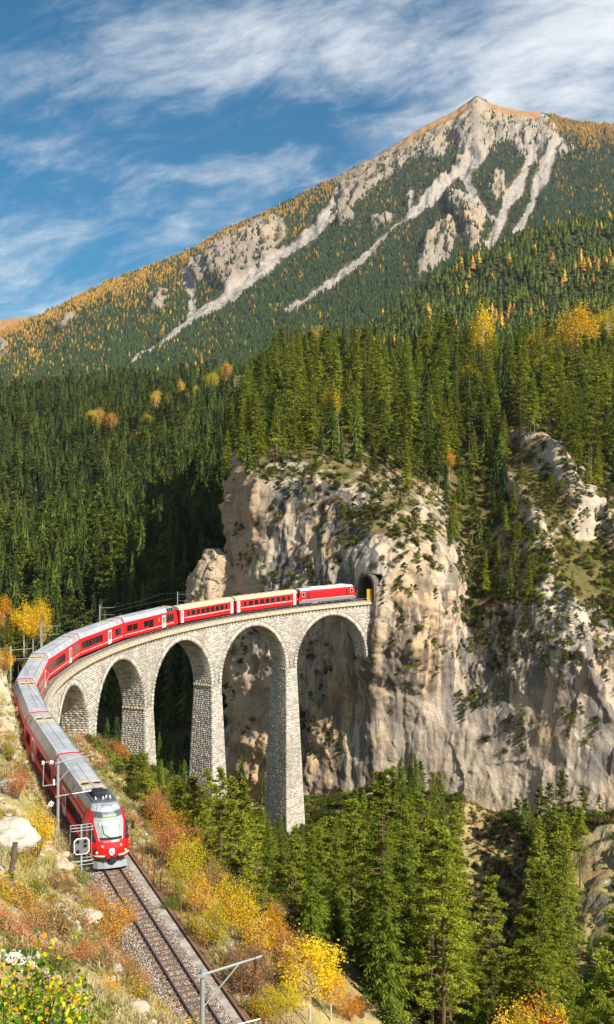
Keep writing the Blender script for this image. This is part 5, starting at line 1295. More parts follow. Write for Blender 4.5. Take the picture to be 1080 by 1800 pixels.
while tries < 7000:
    tries += 1
    d = rr.uniform(75, 228) if tries % 3 else rr.uniform(190, 229); px = rr.uniform(230, 1150) if tries % 3 else rr.uniform(540, 830); x = (px-CX)*d/F
    S_1, O_1 = track_so([x], [d])
    if O_1[0] < (8.5 if S_1[0] > 130 else 6) and S_1[0] < 245: continue
    if min(np.hypot(t_[0]-x, t_[1]-d) for t_ in taken) < 3.6: continue
    g = gz(x, d); H = rr.uniform(13, 23); base_py = YH-F*g/d; top = YH-F*(g+H)/d
    if base_py < 1385 and 560 < px < 1080: pass
    lim = ytop_valley(px)+rr.uniform(0, 25)
    if top < lim: H = (YH-lim)*d/F-g
    if O_1[0] < 14 and S_1[0] > 130: H = min(H, rr.uniform(4.5, 8)); 
    if H < (4.5 if px < 480 else 6 if d > 192 else 8.5): continue
    if O_1[0] < 14 and rr.random() < .45: continue
    top = YH-F*(g+H)/d
    if poly_in(np.array([px]*6), np.linspace(top, base_py, 6), SCREE).any(): continue
    if 1000 < px < 1085 and top < 1640 and base_py > 1450: continue
    taken.append((x, d)); k = 'youngpine' if H < 7 else rr.choice(['spruce_g0', 'spruce_g1', 'spruce2', 'spruce3', 'pine0', 'pine2', 'bigspruce'] if d > 130 else ['bigspruce', 'bigspruce2', 'bigpine', 'bigpine'])
    CONI.append((k, np.array([x, d, g-.3]), H, 'gorge'))
# pines on the shelf right of the scree
for px, py, d, H in ((910, 1440, 198, 9), (925, 1445, 196, 10), (950, 1440, 197, 11), (967, 1440, 197, 11), (990, 1438, 197, 12), (1025, 1440, 194, 9), (1055, 1445, 192, 6), (975, 1500, 188, 12), (990, 1530, 184, 14), (1010, 1520, 184, 13), (1020, 1560, 180, 14), (985, 1570, 180, 13), (940, 1480, 190, 9), (1000, 1480, 190, 10)):
    p = at(px, py, d); CONI.append((rr.choice(['pine1', 'pine3', 'pine0']), np.array([p[0], p[1], gz(p[0], p[1])-.3]), H, 'shelf'))
# ---- the wooded slope above the rock face
def ytop_cliff(px): return np.interp(px, [400, 430, 470, 500, 560, 600, 640, 690, 740, 760, 800, 850, 900, 960, 1010, 1080, 1200], [700, 640, 585, 562, 568, 560, 545, 585, 560, 535, 520, 560, 565, 548, 570, 560, 560])
jj = rg.permutation(CLIFF_P.shape[0]*CLIFF_P.shape[1]); taken = []; cell = {}
def free(x, y, dmin):
    dmin = round(dmin, 0) if dmin > 5.6 else dmin
    i, j = int(x//dmin), int(y//dmin)
    for a in (-1, 0, 1):
        for b in (-1, 0, 1):
            for q in cell.get((dmin, i+a, j+b), ()):
                if (q[0]-x)**2+(q[1]-y)**2 < dmin*dmin: return False
    cell.setdefault((dmin, i, j), []).append((x, y)); return True
OPEN = [[(885, 770), (965, 765), (1010, 830), (1060, 900), (1110, 960), (1110, 1040), (1010, 1090), (955, 1040), (930, 960), (900, 880)], [(640, 815), (700, 860), (770, 930), (800, 1010), (780, 1030), (690, 930), (620, 850)]]
ntree = 0
for k in jj:
    i, j = divmod(int(k), CLIFF_P.shape[1]); p = CLIFF_P[i, j]; px, py = PXc2[i, j], PYc2[i, j]; nz = CLIFF_N[i, j, 2]
    if px > 1245: continue
    wood = p[1] > 259 and py < 870 or (px > 800 and py < 1000 and p[1] > 262)
    gully = poly_in(np.array([px]), np.array([py]), [(780, 850), (905, 850), (940, 1000), (945, 1050), (890, 1075), (830, 1060), (795, 1010)])[0]
    right = px > 1000 and py < 1040
    if not (wood or gully or right): continue
    if nz < .30 and not gully: continue
    op = any(poly_in(np.array([px]), np.array([py]), q)[0] for q in OPEN)
    if op and rr.random() < .94: continue
    dm = (4.6 if p[1] < 300 else 5.4) if wood else 4.6
    if gully and rr.random() < .3: continue
    if not free(p[0], p[1], dm): continue
    H = rr.uniform(13, 22) if p[1] > 272 and p[1] < 320 else rr.uniform(19, 28) if p[1] >= 320 else rr.uniform(8, 16)
    if gully: H = rr.uniform(5, 12)
    if op: H = rr.uniform(2.5, 5)
    lim = ytop_cliff(px)+rr.uniform(0, 28)
    if YH-F*(p[2]+H)/p[1] < lim: H = (YH-lim)*p[1]/F-p[2]
    if H < 4.5 and not op: continue
    kd = rr.choice(['spruce_g0', 'spruce_g1', 'spruce_g2', 'spruce_g0', 'spruce_g1', 'pine0', 'pine2', 'spruce0', 'spruce2'] if p[1] > 290 or rr.random() < .5 else ['pine0', 'pine1', 'spruce_g0', 'spruce_g1', 'spruce1', 'spruce3']) if H > 6.5 else rr.choice(['youngpine', 'youngpine', 'ledgepine'])
    CONI.append((kd, p+np.array([0, 0, -.4]), H, 'cliff')); ntree += 1
# small pines and bushes clinging to the rock
n_l = 0
for k in rg.permutation(CLIFF_P.shape[0]*CLIFF_P.shape[1])[:60000]:
    i, j = divmod(int(k), CLIFF_P.shape[1]); p = CLIFF_P[i, j]; px, py = PXc2[i, j], PYc2[i, j]; nz = CLIFF_N[i, j, 2]
    if not (410 < px < 1100 and 820 < py < 1330) or nz < .33 or p[1] > 266: continue
    if abs(px-640) < 26 and 1000 < py < 1075: continue
    z_ = fbm(p[0]/12, p[1]/12, p[2]/12, 2)
    if z_ < .22-(.35 if px > 690 and py < 1240 else 0): continue
    if not free(p[0]+p[2]*.7, p[1]+p[2]*.9, 2.3): continue
    n_l += 1; CONI.append(('ledgepine' if rr.random() < .75 else 'youngpine', p+CLIFF_N[i, j]*-.2+np.array([0, 0, -.3]), rr.uniform(1.6, 3.8), 'ledge'))
for px, py, d, H, k in ((252, 1412, 126, 4.6, 'youngpine'), (284, 1405, 137, 5.6, 'spruce_g1'), (311, 1455, 128, 4.6, 'youngpine'), (184, 1318, 143, 3.6, 'youngpine'), (232, 1395, 132, 3.6, 'youngpine'), (340, 1480, 126, 6.0, 'youngpine'), (365, 1500, 130, 7.5, 'pine0'), (388, 1535, 118, 8.5, 'pine3'), (408, 1555, 114, 8.5, 'pine1'), (430, 1560, 116, 8.5, 'pine0'), (360, 1540, 108, 4.5, 'youngpine')):
    p = hit(px, py)
    if p is not None: CONI.append((k, p-np.array([0, 0, .2]), H, 'gorge'))
print('cliff trees', ntree, 'ledge', n_l, 'gorge', sum(c[3] == 'gorge' for c in CONI))
# crag and gorge behind the viaduct
for px, d, H in ((352, 255, 9), (345, 258, 7), (360, 256, 8)):
    p = at(px, 1075, d); CONI.append(('spruce0', p+np.array([0, 0, -2.0]), H, 'behind'))
p = at(15, 1165, 163); CONI.append(('bigpine', p, 7.5, 'behind'))
p = at(32, 1160, 175); CONI.append(('pine2', p+np.array([0, 0, -2]), 6.5, 'behind'))
for n_ in range(260):                      # dark wood seen through the arches
    px = rr.uniform(90, 560); d = rr.uniform(232, 290); x = (px-CX)*d/F
    if px > 400 and d > 240: continue
    g = gz(x, d) if d < 284 else float(heightD(np.array([[x]]), np.array([[d]]))[0, 0])
    H = rr.uniform(8, 15); top = YH-F*(g+H)/d
    if not free(x, d, 4.0): continue
    if top < 1100: H = (YH-1100-rr.uniform(0, 40))*d/F-g
    if H < 4: continue
    CONI.append((rr.choice(['spruce0', 'spruce1', 'spruce2', 'pine2']), np.array([x, d, g-.3]), H, 'behind'))
# ---- wooded slope beyond: mid-size trees
FARI = []
def cl_lim(px): return np.interp(px, [-100, 0, 100, 200, 300, 430], [690, 686, 662, 642, 650, 655])
n_ = 0
while n_ < 10500:
    px = rr.uniform(-140, 470); d = 285+ (1060-285)*rr.random()**1.15; x = (px-CX)*d/F
    dm = (6.0 if d < 550 else 6.8)*(.8+.5*rr.random())
    n_ += 1
    if not free(x+3000, d, dm): continue
    g = 0.0; H = rr.uniform(11, 28)
    FARI.append((rr.choice(['spruce0', 'spruce1', 'spruce2', 'spruce3', 'spruce1', 'pine1', 'pine3']), np.array([x, d, g-.4]), H))
A_ = np.array([f[1] for f in FARI]); G_ = heightD(A_[:, 0], A_[:, 1])
for f, g in zip(FARI, G_): f[1][2] = g-.4
# the 300 that show largest become trees of their own
def size(c): return c[2]/c[1][1]
inview = [c for c in CONI if -20 < proj(c[1])[0] < 1100 and proj(c[1]+np.array([0, 0, c[2]]))[1] < 1790]
vis = sorted(inview, key=lambda c: -size(c)*(0.55 if c[3] == 'behind' else 1.0))[:300]
visid = {id(c) for c in vis}
rest = [(c[0], c[1], c[2]) for c in CONI if id(c) not in visid]+FARI
def where(c):
    px, py = proj(c[1]+np.array([0, 0, c[2]*.6])); z = c[3]
    size_ = 'tall' if c[2] > 17 else 'middling' if c[2] > 10 else 'small'
    kd = 'pine' if 'pine' in c[0] else 'spruce'
    if z == 'gorge':
        if px < 330: w_ = 'below the left piers'
        elif px < 440: w_ = 'before the middle pier'
        elif px < 560: w_ = 'before the last pier'
        elif px < 640: w_ = 'just right of the last pier'
        elif px < 720 and py < 1480: w_ = 'at the cliff foot'
        elif px < 810 and py < 1480: w_ = 'beside the scree top'
        elif px < 810 and py < 1600: w_ = 'left of the scree'
        elif px < 810: w_ = 'low in the gorge'
        elif px < 940: w_ = 'in front of the scree'
        elif py < 1640: w_ = 'beside the pale bank'
        else: w_ = 'in the lower right corner'
    elif z == 'shelf': w_ = 'on the shelf under the pale rock'
    elif z == 'ledge': w_ = 'on a cliff ledge '+('above the tunnel' if py < 1000 and px < 700 else 'left of the tunnel' if px < 640 else 'right of the tunnel' if px < 800 else 'on the right flank')
    elif z == 'cliff':
        col = 'above the left cliff rim' if px < 500 else 'above the middle cliff rim' if px < 640 else 'above the right cliff shoulder' if px < 780 else 'in the wooded gully' if px < 905 and py > 800 else 'above the wooded gully' if px < 905 else 'beside the upper right outcrop' if py > 740 else 'above the upper right outcrop'
        row = 'at the back' if c[1][1] > 345 else 'midway' if c[1][1] > 300 else 'in front'
        w_ = row+' '+col
    else: w_ = 'in the shade behind the arches' if px > 90 else 'beyond the bend at the left edge'
    return '%s %s %s' % (size_, kd, w_), {'gorge': 'conifers in the gorge', 'shelf': 'pines on the shelf', 'ledge': 'pines on the cliff ledges', 'cliff': 'conifers above the cliff', 'behind': 'conifers behind the viaduct'}[z]
from collections import defaultdict
GRP = defaultdict(list)
for c in vis: GRP[where(c)[0]].append(c)
ORD = 'leftmost,second,third,fourth,fifth,sixth,seventh,eighth,ninth,tenth,eleventh,twelfth,thirteenth,fourteenth,fifteenth,sixteenth,seventeenth,eighteenth,nineteenth,twentieth'.split(',')
LABEL = {}
for lb, cs in GRP.items():
    cs.sort(key=lambda c: proj(c[1]+np.array([0, 0, c[2]*.7]))[0])
    for i, c in enumerate(cs):
        w0 = lb.split(' ', 2); rest_ = w0[2].replace(', nearer the viewer', ' near the viewer').replace(', ', ' ').replace('the wood above', 'the wood above')
        pl = '%s %ss' % (w0[0], w0[1]) if w0[1] == 'pine' else '%s spruces' % w0[0]
        LABEL[id(c)] = lb if len(cs) == 1 or i >= 20 else ('leftmost of the ' if i == 0 else ORD[i]+' from left of ')+pl+' '+rest_
for c in vis:
    lb, gp = where(c); lb = LABEL[id(c)]
    plant(c[0], c[1], c[2], lb, gp, name='pine_tree' if 'pine' in c[0] else 'spruce_tree')
# everything beyond the nearest 300 is one forest
# leaner copies for the distance
def core(mbq, H, R, base, seed, layers=11, n=12):
    mb, Q = mbq; r = np.random.default_rng(seed)
    for k in range(layers):
        f = k/layers; z0 = H*(base+(1-base)*f); z1 = min(H, z0+H*.13); rr_ = R*(1-f)**.9*1.35+.12
        aa = np.linspace(0, 6.283, n, endpoint=False)+r.uniform(0, 1)
        kk = [(1.1 if i % 2 else .45)*r.uniform(.75, 1.2) for i in range(n)]; ring = np.array([[math.cos(a)*rr_*k_, math.sin(a)*rr_*k_, z0-(.022 if k_ > .7 else -.02)*H*r.uniform(.5, 1.2)] for a, k_ in zip(aa, kk)]); top = np.array([0, 0, z1])
        for i in range(n): Q.V.append(np.array([ring[i], ring[(i+1) % n]*np.array([1, 1, 1]), top, top])); Q.n += 1
    return mb, Q
tm = []
names = ['spruce_g0', 'spruce_g1', 'spruce_g2', 'spruce0', 'spruce1', 'spruce2', 'spruce3', 'pine0', 'pine1', 'pine2', 'pine3', 'bigspruce', 'bigspruce2', 'bigpine', 'youngpine', 'ledgepine']
lean = {'spruce0': core(spruce(400, 20, 3.4, .06, .75, 6, 4, .9, 1.35), 20, 1.98, .08, 1), 'spruce1': core(spruce(401, 20, 2.8, .12, .75, 6, 4, .8, 1.35), 20, 1.61, .14, 2), 'spruce2': core(spruce(402, 20, 3.8, .08, .75, 6, 4, 1.0, 1.35), 20, 2.17, .1, 3), 'spruce3': core(spruce(403, 20, 3.1, .16, .75, 6, 4, .75, 1.35), 20, 1.80, .2, 4),
        'pine0': pine(410, 20, 3.7, .26, 46, 3, 11, .95), 'pine1': pine(411, 20, 3.2, .36, 46, 3, 11, .95), 'pine2': pine(412, 20, 4.0, .22, 46, 3, 11, .95), 'pine3': pine(413, 20, 3.0, .42, 44, 3, 11, .95)}
M['midspruce'] = leaf_mat('wood_spruce_needles', (0.018, 0.043, 0.018), (0.125, 0.152, 0.028), 0.02, 0.5, 0.3, 0.03)
M['midpine'] = leaf_mat('wood_pine_needles', (0.05, 0.082, 0.016), (0.19, 0.21, 0.03), 0.025, 0.5, 0.3, 0.03)
for n_ in names:
    if n_ in lean: tm.append(combine(n_, *lean[n_], M['bark'] if 'spruce' in n_ else M['pinebark'], M['midspruce'] if 'spruce' in n_ else M['midpine']))
    else:
        a, b = KIND[n_]; V = [tuple(v.co) for v in a.vertices]; nV = len(V); me = bpy.data.meshes.new(n_)
        me.from_pydata(V+[tuple(v.co) for v in b.vertices], [], [tuple(p.vertices) for p in a.polygons]+[tuple(nV+i for i in p.vertices) for p in b.polygons])
        me.materials.append(a.materials[0]); me.materials.append(b.materials[0]); me.polygons.foreach_set('material_index', [0]*len(a.polygons)+[1]*len(b.polygons)); tm.append(me)
# shoulder and mountain trees are simple cones of needles, a few pixels tall
tiny = [tiny_conifer(k, 1.0, .19+.03*(k % 3), M['farspruce']) for k in range(4)]
tinyl = [tiny_conifer(10+k, 1.0, .21+.03*(k % 2), M['larch']) for k in range(3)]
M['shoulder'] = leaf_mat('shoulder_needles', (0.028, 0.054, 0.016), (0.110, 0.130, 0.022), 0.02, 0.4, 0.25, 0.02)
tinys = [tiny_conifer(20+k, 1.0, .20+.03*(k % 2), M['shoulder'], 5) for k in range(3)]
B0 = len(tm); tm += tiny; B1 = len(tm); tm += tinys
pts_, sz_, pk_ = [], [], []
for k, p, H in rest:
    pts_.append(p); s_1 = H/KH(k); sz_.append((s_1, s_1, s_1)); pk_.append(names.index(k))
lp, lsz = [], []
n_ = 0; EPX = rg.uniform(570, 1240, 15001); ED = 640+1150*rg.random(15001); EX = (EPX-CX)*ED/F; EG = heightE(EX, ED); EL = pn(EX/60, ED/60, 4.4)
while n_ < 15000:
    n_ += 1
    px, d, x, g = EPX[n_], ED[n_], EX[n_], EG[n_]
    if not free(x+9000, d, 4.9): continue
    if YH-F*g/d > 740: continue
    H = rr.uniform(12, 20); lar = EL[n_] > .5 and rr.random() < .4 or rr.random() < .025
    if lar: lp.append((x, d, g-.4)); lsz.append(H)
    else: pts_.append((x, d, g-.4)); sz_.append((H*1.1, H*1.1, H)); pk_.append(B1+rr.randint(0, 2))
# mountain
N1 = pn(MT['ux']/11, MT['py']/11, 7.7); N2 = pn(MT['ux']/30, MT['py']/30, 3.3)
mp = MT['P']; nv_, nu_ = mp.shape[:2]; cnt = 0
for n_ in range(95000):
    u = rr.uniform(0, nu_-1.01); v = rr.random()**.85*(nv_-1.01); i, j = int(v), int(u); fu, fv = u-j, v-i
    p = mp[i, j]*(1-fu)*(1-fv)+mp[i, j+1]*fu*(1-fv)+mp[i+1, j]*(1-fu)*fv+mp[i+1, j+1]*fu*fv
    px, py = MT['ux'][i, j], MT['py'][i, j]
    if not (-200 < px < 1290): continue
    ab = MT['bare'][i, j]; rk = MT['rock'][i, j]; al = MT['alp'][i, j]
    if MT['clear'][i, j] > .3 or (al > .25): continue
    if rk > .4 and rr.random() > .05+.5*(N1[i, j] > .35): continue
    ups = (py-MT['ts'][i, j])            # pixels below the skyline
    f = .78*math.exp(-(ups/45)**2)*(1 if px < 640 or px > 960 else .3)*(.45+.55*(N2[i, j] > -.05))+.10*(N2[i, j] > .3)+.012
    if px < 430: f += .15*math.exp(-(ups/110)**2)
    if px > 950: f += .5*math.exp(-(ups/38)**2)
    H = rr.uniform(8, 14)*(1-.25*math.exp(-(ups/25)**2))
    if rr.random() < f: lp.append(p-np.array([0, 0, 1])); lsz.append(H)
    else: pts_.append(p-np.array([0, 0, 1])); sz_.append((H*1.15, H*1.15, H)); pk_.append(B0+rr.randint(0, 3))
    cnt += 1
FOR = gn_scatter('conifer_forest', np.array(pts_), np.array(sz_), rg.uniform(0, 6.28, len(pts_)), pk_, tm)
lsz = np.array(lsz); gn_scatter('larch_forest', np.array(lp), np.c_[lsz*1.15, lsz*1.15, lsz], rg.uniform(0, 6.28, len(lp)), rg.integers(0, 3, len(lp)), tinyl)
print('forest', len(pts_), 'larch', len(lp), 'mountain', cnt)
# ================================================================== SHRUBS AND BIRCHES
YELLOW = 'autumn shrubs and birches'
def shrub_at(px, py, hpx, wpx, col, label, tree=False, hf=heightA, b=False, d0=15, d1=300):
    p = hit(px, py, hf, d0, d1)
    if p is None: return None
    H = hpx*p[1]/F; W = wpx*p[1]/F
    kd = ('treeb_' if b else 'tree_')+col if tree else ('bushb_' if b else 'bush_')+col
    base_w = {'tree_': 5.2, 'treeb_': 3.8, 'bush_': 2.2, 'bushb': 2.0}[kd[:5] if kd.startswith('bushb') else kd[:6] if kd.startswith('treeb') else kd[:5]] if False else (5.2 if kd.startswith('tree_') else 3.8 if kd.startswith('treeb_') else 2.3)
    wide = W/(base_w*H/KH(kd))
    return plant(kd, p-np.array([0, 0, .12]), H, label, YELLOW, wide=wide)
L_ = [(285, 1495, 78, 60, 'orange', 'orange shrub at the head of the bright row right of the train'), (305, 1528, 85, 62, 'red', 'rust red shrub in the bright row right of the train'), (272, 1452, 62, 52, 'red', 'reddish shrub below the left pier, right of the train roof'),
      (214, 1352, 46, 46, 'orange', 'small orange shrub at the foot of the left pier'), (196, 1338, 36, 40, 'red', 'small rust shrub just left of the left pier'), (268, 1415, 48, 34, 'gold', 'small golden shrub between two young pines below the left pier'),
      (318, 1490, 60, 48, 'orange', 'orange shrub beyond the bright row, towards the viaduct'), (330, 1560, 95, 70, 'gold', 'broad golden shrub in the middle of the bright row'), (345, 1520, 70, 60, 'red', 'rust red shrub beside the tall pines'),
      (312, 1585, 70, 56, 'gold', 'golden shrub just beyond the rusty fence'), (352, 1612, 80, 60, 'orange', 'orange shrub halfway down the fence'), (372, 1580, 70, 64, 'brown', 'brown shrub under the pines'), (395, 1640, 95, 56, 'yellow', 'clear yellow shrub above the near mast'),
      (372, 1668, 75, 70, 'gold', 'yellow green shrub beside the fence, above the near mast'), (432, 1650, 95, 60, 'yellow', 'tall yellow shrub on the slope right of the near mast'), (455, 1690, 85, 76, 'orange', 'orange shrub right of the arm of the near mast'),
      (484, 1680, 88, 50, 'yellow', 'slender yellow shrub between the orange shrub and the spruces'), (445, 1755, 95, 90, 'brown', 'brown leafless looking shrub right of the near mast'), (505, 1722, 78, 70, 'red', 'rust shrub beside the large yellow birch'),
      (415, 1705, 48, 60, 'brown', 'low brown shrub beside the fence'), (470, 1790, 60, 80, 'gold', 'low golden shrub at the bottom edge, beside the birch'), (240, 1412, 50, 36, 'green', 'green shrub below the left pier'),
      (402, 1600, 48, 44, 'green', 'green shrub under the two tall pines'), (300, 1610, 34, 36, 'green', 'small green shrub at the fence'), (335, 1645, 40, 40, 'gold', 'small yellow shrub touching the fence'),
      (610, 1795, 55, 60, 'orange', 'orange shrub at the bottom edge, right of the birch'),
      (197, 1668, 98, 84, 'orange', 'large orange shrub standing left of the bare track'), (168, 1600, 52, 46, 'red', 'rust red shrub at the foot of the signal'), (222, 1640, 50, 40, 'red', 'small rust shrub at the ballast edge'), (62, 1512, 98, 72, 'yellow', 'bright yellow bush beside the white boulder'),
      (45, 1318, 56, 48, 'red', 'rust red shrub on the rocks beside the roof bend'), (20, 1205, 50, 46, 'orange', 'orange shrub on the top edge of the rocks'), (8, 1188, 44, 36, 'orange', 'orange shrub at the very edge on the rock top'), (30, 1262, 40, 30, 'red', 'small red shrub on the rock edge'),
      (18, 1345, 52, 40, 'gold', 'golden shrub at the left edge beneath the red shrub'), (28, 1402, 56, 46, 'red', 'rust shrub above the white boulder'), (70, 1352, 34, 30, 'orange', 'small orange shrub by the retaining wall'), (40, 1368, 28, 26, 'green', 'small green shrub on the rocks'),
      (98, 1568, 36, 50, 'brown', 'brown shrub below the yellow bush'), (232, 1745, 60, 56, 'brown', 'brown shrub by the ballast at the bottom'), (185, 1760, 50, 60, 'orange', 'orange low shrub at the bottom left'), (150, 1715, 40, 60, 'red', 'faded red low shrub on the near bank'),
      (60, 1640, 44, 56, 'red', 'faded red shrub on the near bank, left edge'), (110, 1640, 30, 44, 'brown', 'low brown shrub on the near bank')]
for i, (px, py, h, wd, col, lb) in enumerate(L_): shrub_at(px, py, h, wd, col, lb, b=i % 3 == 0)
shrub_at(545, 1800, 150, 120, 'yellow', 'large bright yellow birch at the bottom edge beside the spruces', True)
shrub_at(582, 1798, 95, 60, 'yellow', 'smaller yellow birch touching the large one on its right', True, b=True)
shrub_at(505, 1798, 70, 50, 'gold', 'golden young birch left of the large yellow birch', True, b=True)
for px, top, d, H, W, col, lb in ((945, 1742, 76, 9, 2.6, 'orange', 'tallest of the orange crowns rising from the bottom edge at the lower right'), (915, 1762, 74, 9, 2.2, 'gold', 'golden crown left of the tallest orange one at the lower right'), (968, 1752, 79, 9, 2.0, 'yellow', 'yellow crown right of the tallest orange one at the lower right'), (885, 1772, 73, 9, 1.8, 'orange', 'low orange crown at the bottom edge, leftmost of the lower right group')):
    p = at(px, top, d); plant('treeb_'+col, p-np.array([0, 0, H]), H, lb, YELLOW, wide=W/(3.8*H/10)*1.5)
# yellow crowns beyond the bend
for i, (px, top, d, H, W) in enumerate(((8, 1048, 252, 13, 5.5), (42, 1056, 248, 12.5, 5.5), (74, 1054, 250, 12.5, 5.0), (58, 1066, 262, 12, 4.6))):
    p = at(px, top, d); plant(('tree_', 'treeb_')[i % 2]+'yellow', p-np.array([0, 0, H]), H, ['yellow birch at the left edge beyond the bend', 'middle yellow birch of the clump beyond the bend', 'right hand yellow birch of the clump beyond the bend', 'yellow birch half hidden at the back of the clump beyond the bend'][i], YELLOW, wide=W/(5.2*H/10)*(1 if i % 2 == 0 else 1.35))
# autumn trees in the wood
hfD = lambda x, y: heightD(np.asarray(x)[None] if np.ndim(x) == 1 else x, np.asarray(y)[None] if np.ndim(y) == 1 else y).ravel() if np.ndim(x) else float(heightD(np.array([[x]]), np.array([[y]]))[0, 0])
for px, py, h, wd, col, lb in ((318, 722, 32, 16, 'yellow', 'narrow yellow tree on the wooded slope'), (398, 690, 32, 24, 'orange', 'orange tree where the slope meets the cliff wood'), (373, 712, 36, 28, 'gold', 'yellow green tree left of the cliff wood'), (238, 798, 18, 16, 'orange', 'small orange tree low on the wooded slope'),
                              (172, 782, 38, 30, 'orange', 'pale orange tree in the middle of the wooded slope'), (196, 778, 30, 24, 'orange', 'orange tree right of the pale orange one on the slope'), (160, 765, 24, 20, 'gold', 'golden tree above the pale orange one'), (275, 745, 36, 24, 'orange', 'orange tree below the narrow yellow tree'),
                              (300, 742, 26, 28, 'gold', 'golden tree in the clearing on the slope'), (330, 735, 24, 26, 'gold', 'golden tree right of the clearing on the slope'), (345, 716, 20, 18, 'yellow', 'tiny yellow tree left of the cliff wood'), (258, 770, 22, 22, 'gold', 'golden tree by the road gap')):
    p = hit(px, py, lambda x, d: hfD(x, d), 290, 1100, 400)
    if p is None: continue
    p = p*0.965; H = h*p[1]/F*1.3; plant('tree_'+col, p+np.array([0, 0, 5.0]), H, lb, 'autumn trees on the slope', wide=wd*p[1]/F/(5.2*H/10))
for px, py, h, wd, col, b, lb in ((850, 660, 128, 46, 'yellow', True, 'orange yellow birch with white trunk rising above the cliff wood'), (1015, 655, 118, 84, 'yellow', False, 'big golden crown above the wood at the upper right'), (826, 690, 50, 34, 'yellow', True, 'small yellow birch below the tall birch'), (957, 690, 66, 40, 'gold', True, 'golden birch between the tall birch and the big golden crown'),
                              (1068, 640, 100, 60, 'gold', False, 'yellow green crown at the right edge'), (583, 742, 66, 40, 'gold', True, 'yellow green birch in the middle of the cliff wood'), (950, 655, 80, 60, 'gold', False, 'pale green crown left of the big golden one'), (560, 640, 70, 40, 'gold', True, 'pale golden crown in the back of the cliff wood'), (790, 815, 26, 22, 'orange', True, 'small orange shrub in the wood above the gully')):
    p, nn_ = on_cliff(px, py+30); r = np.linalg.norm(p); p = p*(1-5/r); H = h*p[1]/F+4
    zt_ = (YH-(py-h))*p[1]/F; p2 = np.array([(px-CX)*p[1]/F, p[1], zt_-H])
    plant(('treeb_' if b else 'tree_')+col, p2, H, lb, 'autumn trees above the cliff', wide=wd*p[1]/F/((3.8 if b else 5.2)*H/10))
for px, py, H, lb in ((487, 805, 7, 'bare dead trunk at the left rim of the cliff'), (596, 800, 12, 'dead pale tree at the rim above the locomotive'), (738, 740, 13, 'bleached dead tree in the wood above the cliff'), (940, 770, 8, 'dead tree above the upper right outcrop'), (905, 905, 9, 'dead tree leaning in the gully'), (1040, 850, 10, 'dead tree right of the outcrop')):
    p, nn_ = on_cliff(px, py); plant('dead', p-np.array([0, 0, .4]), H, lb, 'dead trees')
# low scrub covering the valley floor, the rim and the ledges: nobody could count it
def scrub(name, n, sampler, kinds, lo, hi):
    pts, sz, pk = [], [], []
    for _ in range(n):
        p = sampler()
        if p is None: continue
        pts.append(p); s_ = rr.uniform(lo, hi); sz.append((s_*rr.uniform(.9, 1.5), s_*rr.uniform(.9, 1.5), s_)); pk.append(rr.randrange(len(kinds)))
    tms = [combine('scrub%d' % i, *broadleaf(500+i, 2.0, 1.2, 420, .26, (.05, 1.0), 14, 4, .012, .24), M['bark'], m) for i, m in enumerate(kinds)]
    return gn_scatter(name, np.array(pts), np.array(sz), rg.uniform(0, 6.28, len(pts)), pk, tms)
def s_valley():
    d = rr.uniform(70, 232); px = rr.uniform(150, 1120); x = (px-CX)*d/F; S_1, O_1 = track_so([x], [d])
    if S_1[0] > 120 and O_1[0] < 6.5 or S_1[0] > 100 and O_1[0] < 4: return None
    g = gz(x, d); py = YH-F*g/d
    if poly_in(np.array([px]), np.array([py]), SCREE)[0] and rr.random() < .60+.38*(px < 862): return None
    if 1000 < px and 1440 < py < 1720 and rr.random() < .9: return None
    if d < 185 and px > 560 and rr.random() < .5: return None
    near = S_1[0] > 125 and O_1[0] < 24
    if near and rr.random() < .86: return None
    return (x, d, g-.1)
M['scrub_dark'] = leaf_mat('dark_scrub', (0.035, 0.055, 0.014), (0.10, 0.115, 0.025), 0.02, 0.5, 0.3)
M['scrub_brown'] = leaf_mat('brown_scrub', (0.13, 0.085, 0.035), (0.26, 0.17, 0.06), 0.02, 0.5, 0.3)
scrub('valley_scrub', 7000, s_valley, [M['scrub_dark'], M['scrub_dark'], M['scrub_dark'], M['scrub_brown'], M['gold_leaf'] if False else M['scrub_brown'], M['green_leaf']], .35, .95)
def s_foot():
    d = rr.uniform(192, 231); px = rr.uniform(530, 1080); x = (px-CX)*d/F; g = gz(x, d); py = YH-F*g/d
    if poly_in(np.array([px]), np.array([py]), SCREE)[0]: return None
    return (x, d, g-.1)
scrub('cliff_foot_scrub', 2600, s_foot, [M['scrub_dark']]*6+[M['scrub_brown'], M['green_leaf']], .28, .75)
def s_scree():
    d = rr.uniform(168, 214); px = rr.uniform(800, 945); x = (px-CX)*d/F; g = gz(x, d); py = YH-F*g/d
    if not poly_in(np.array([px]), np.array([py]), SCREE)[0] or rr.random() < .35*(px < 850): return None
    return (x, d, g-.06)
scrub('scree_tussocks', 2200, s_scree, [M['scrub_brown'], M['brown_leaf'], M['scrub_dark']], .10, .32)
def s_rim():
    i = rr.randrange(CLIFF_P.shape[0]); j = rr.randrange(CLIFF_P.shape[1]); p = CLIFF_P[i, j]; nz = CLIFF_N[i, j, 2]; px, py = PXc2[i, j], PYc2[i, j]
    if py > 1340 or px > 1130: return None
    if nz < .45 or (p[1] < 262 and pn(p[0]/9, p[1]/9, p[2]/9) < -.05): return None
    if abs(px-640) < 24 and 1000 < py < 1070: return None
    return p-np.array([0, 0, .15])
scrub('cliff_scrub', 9000, s_rim, [M['scrub_dark'], M['scrub_dark'], M['scrub_brown'], M['green_leaf']], .2, .75)
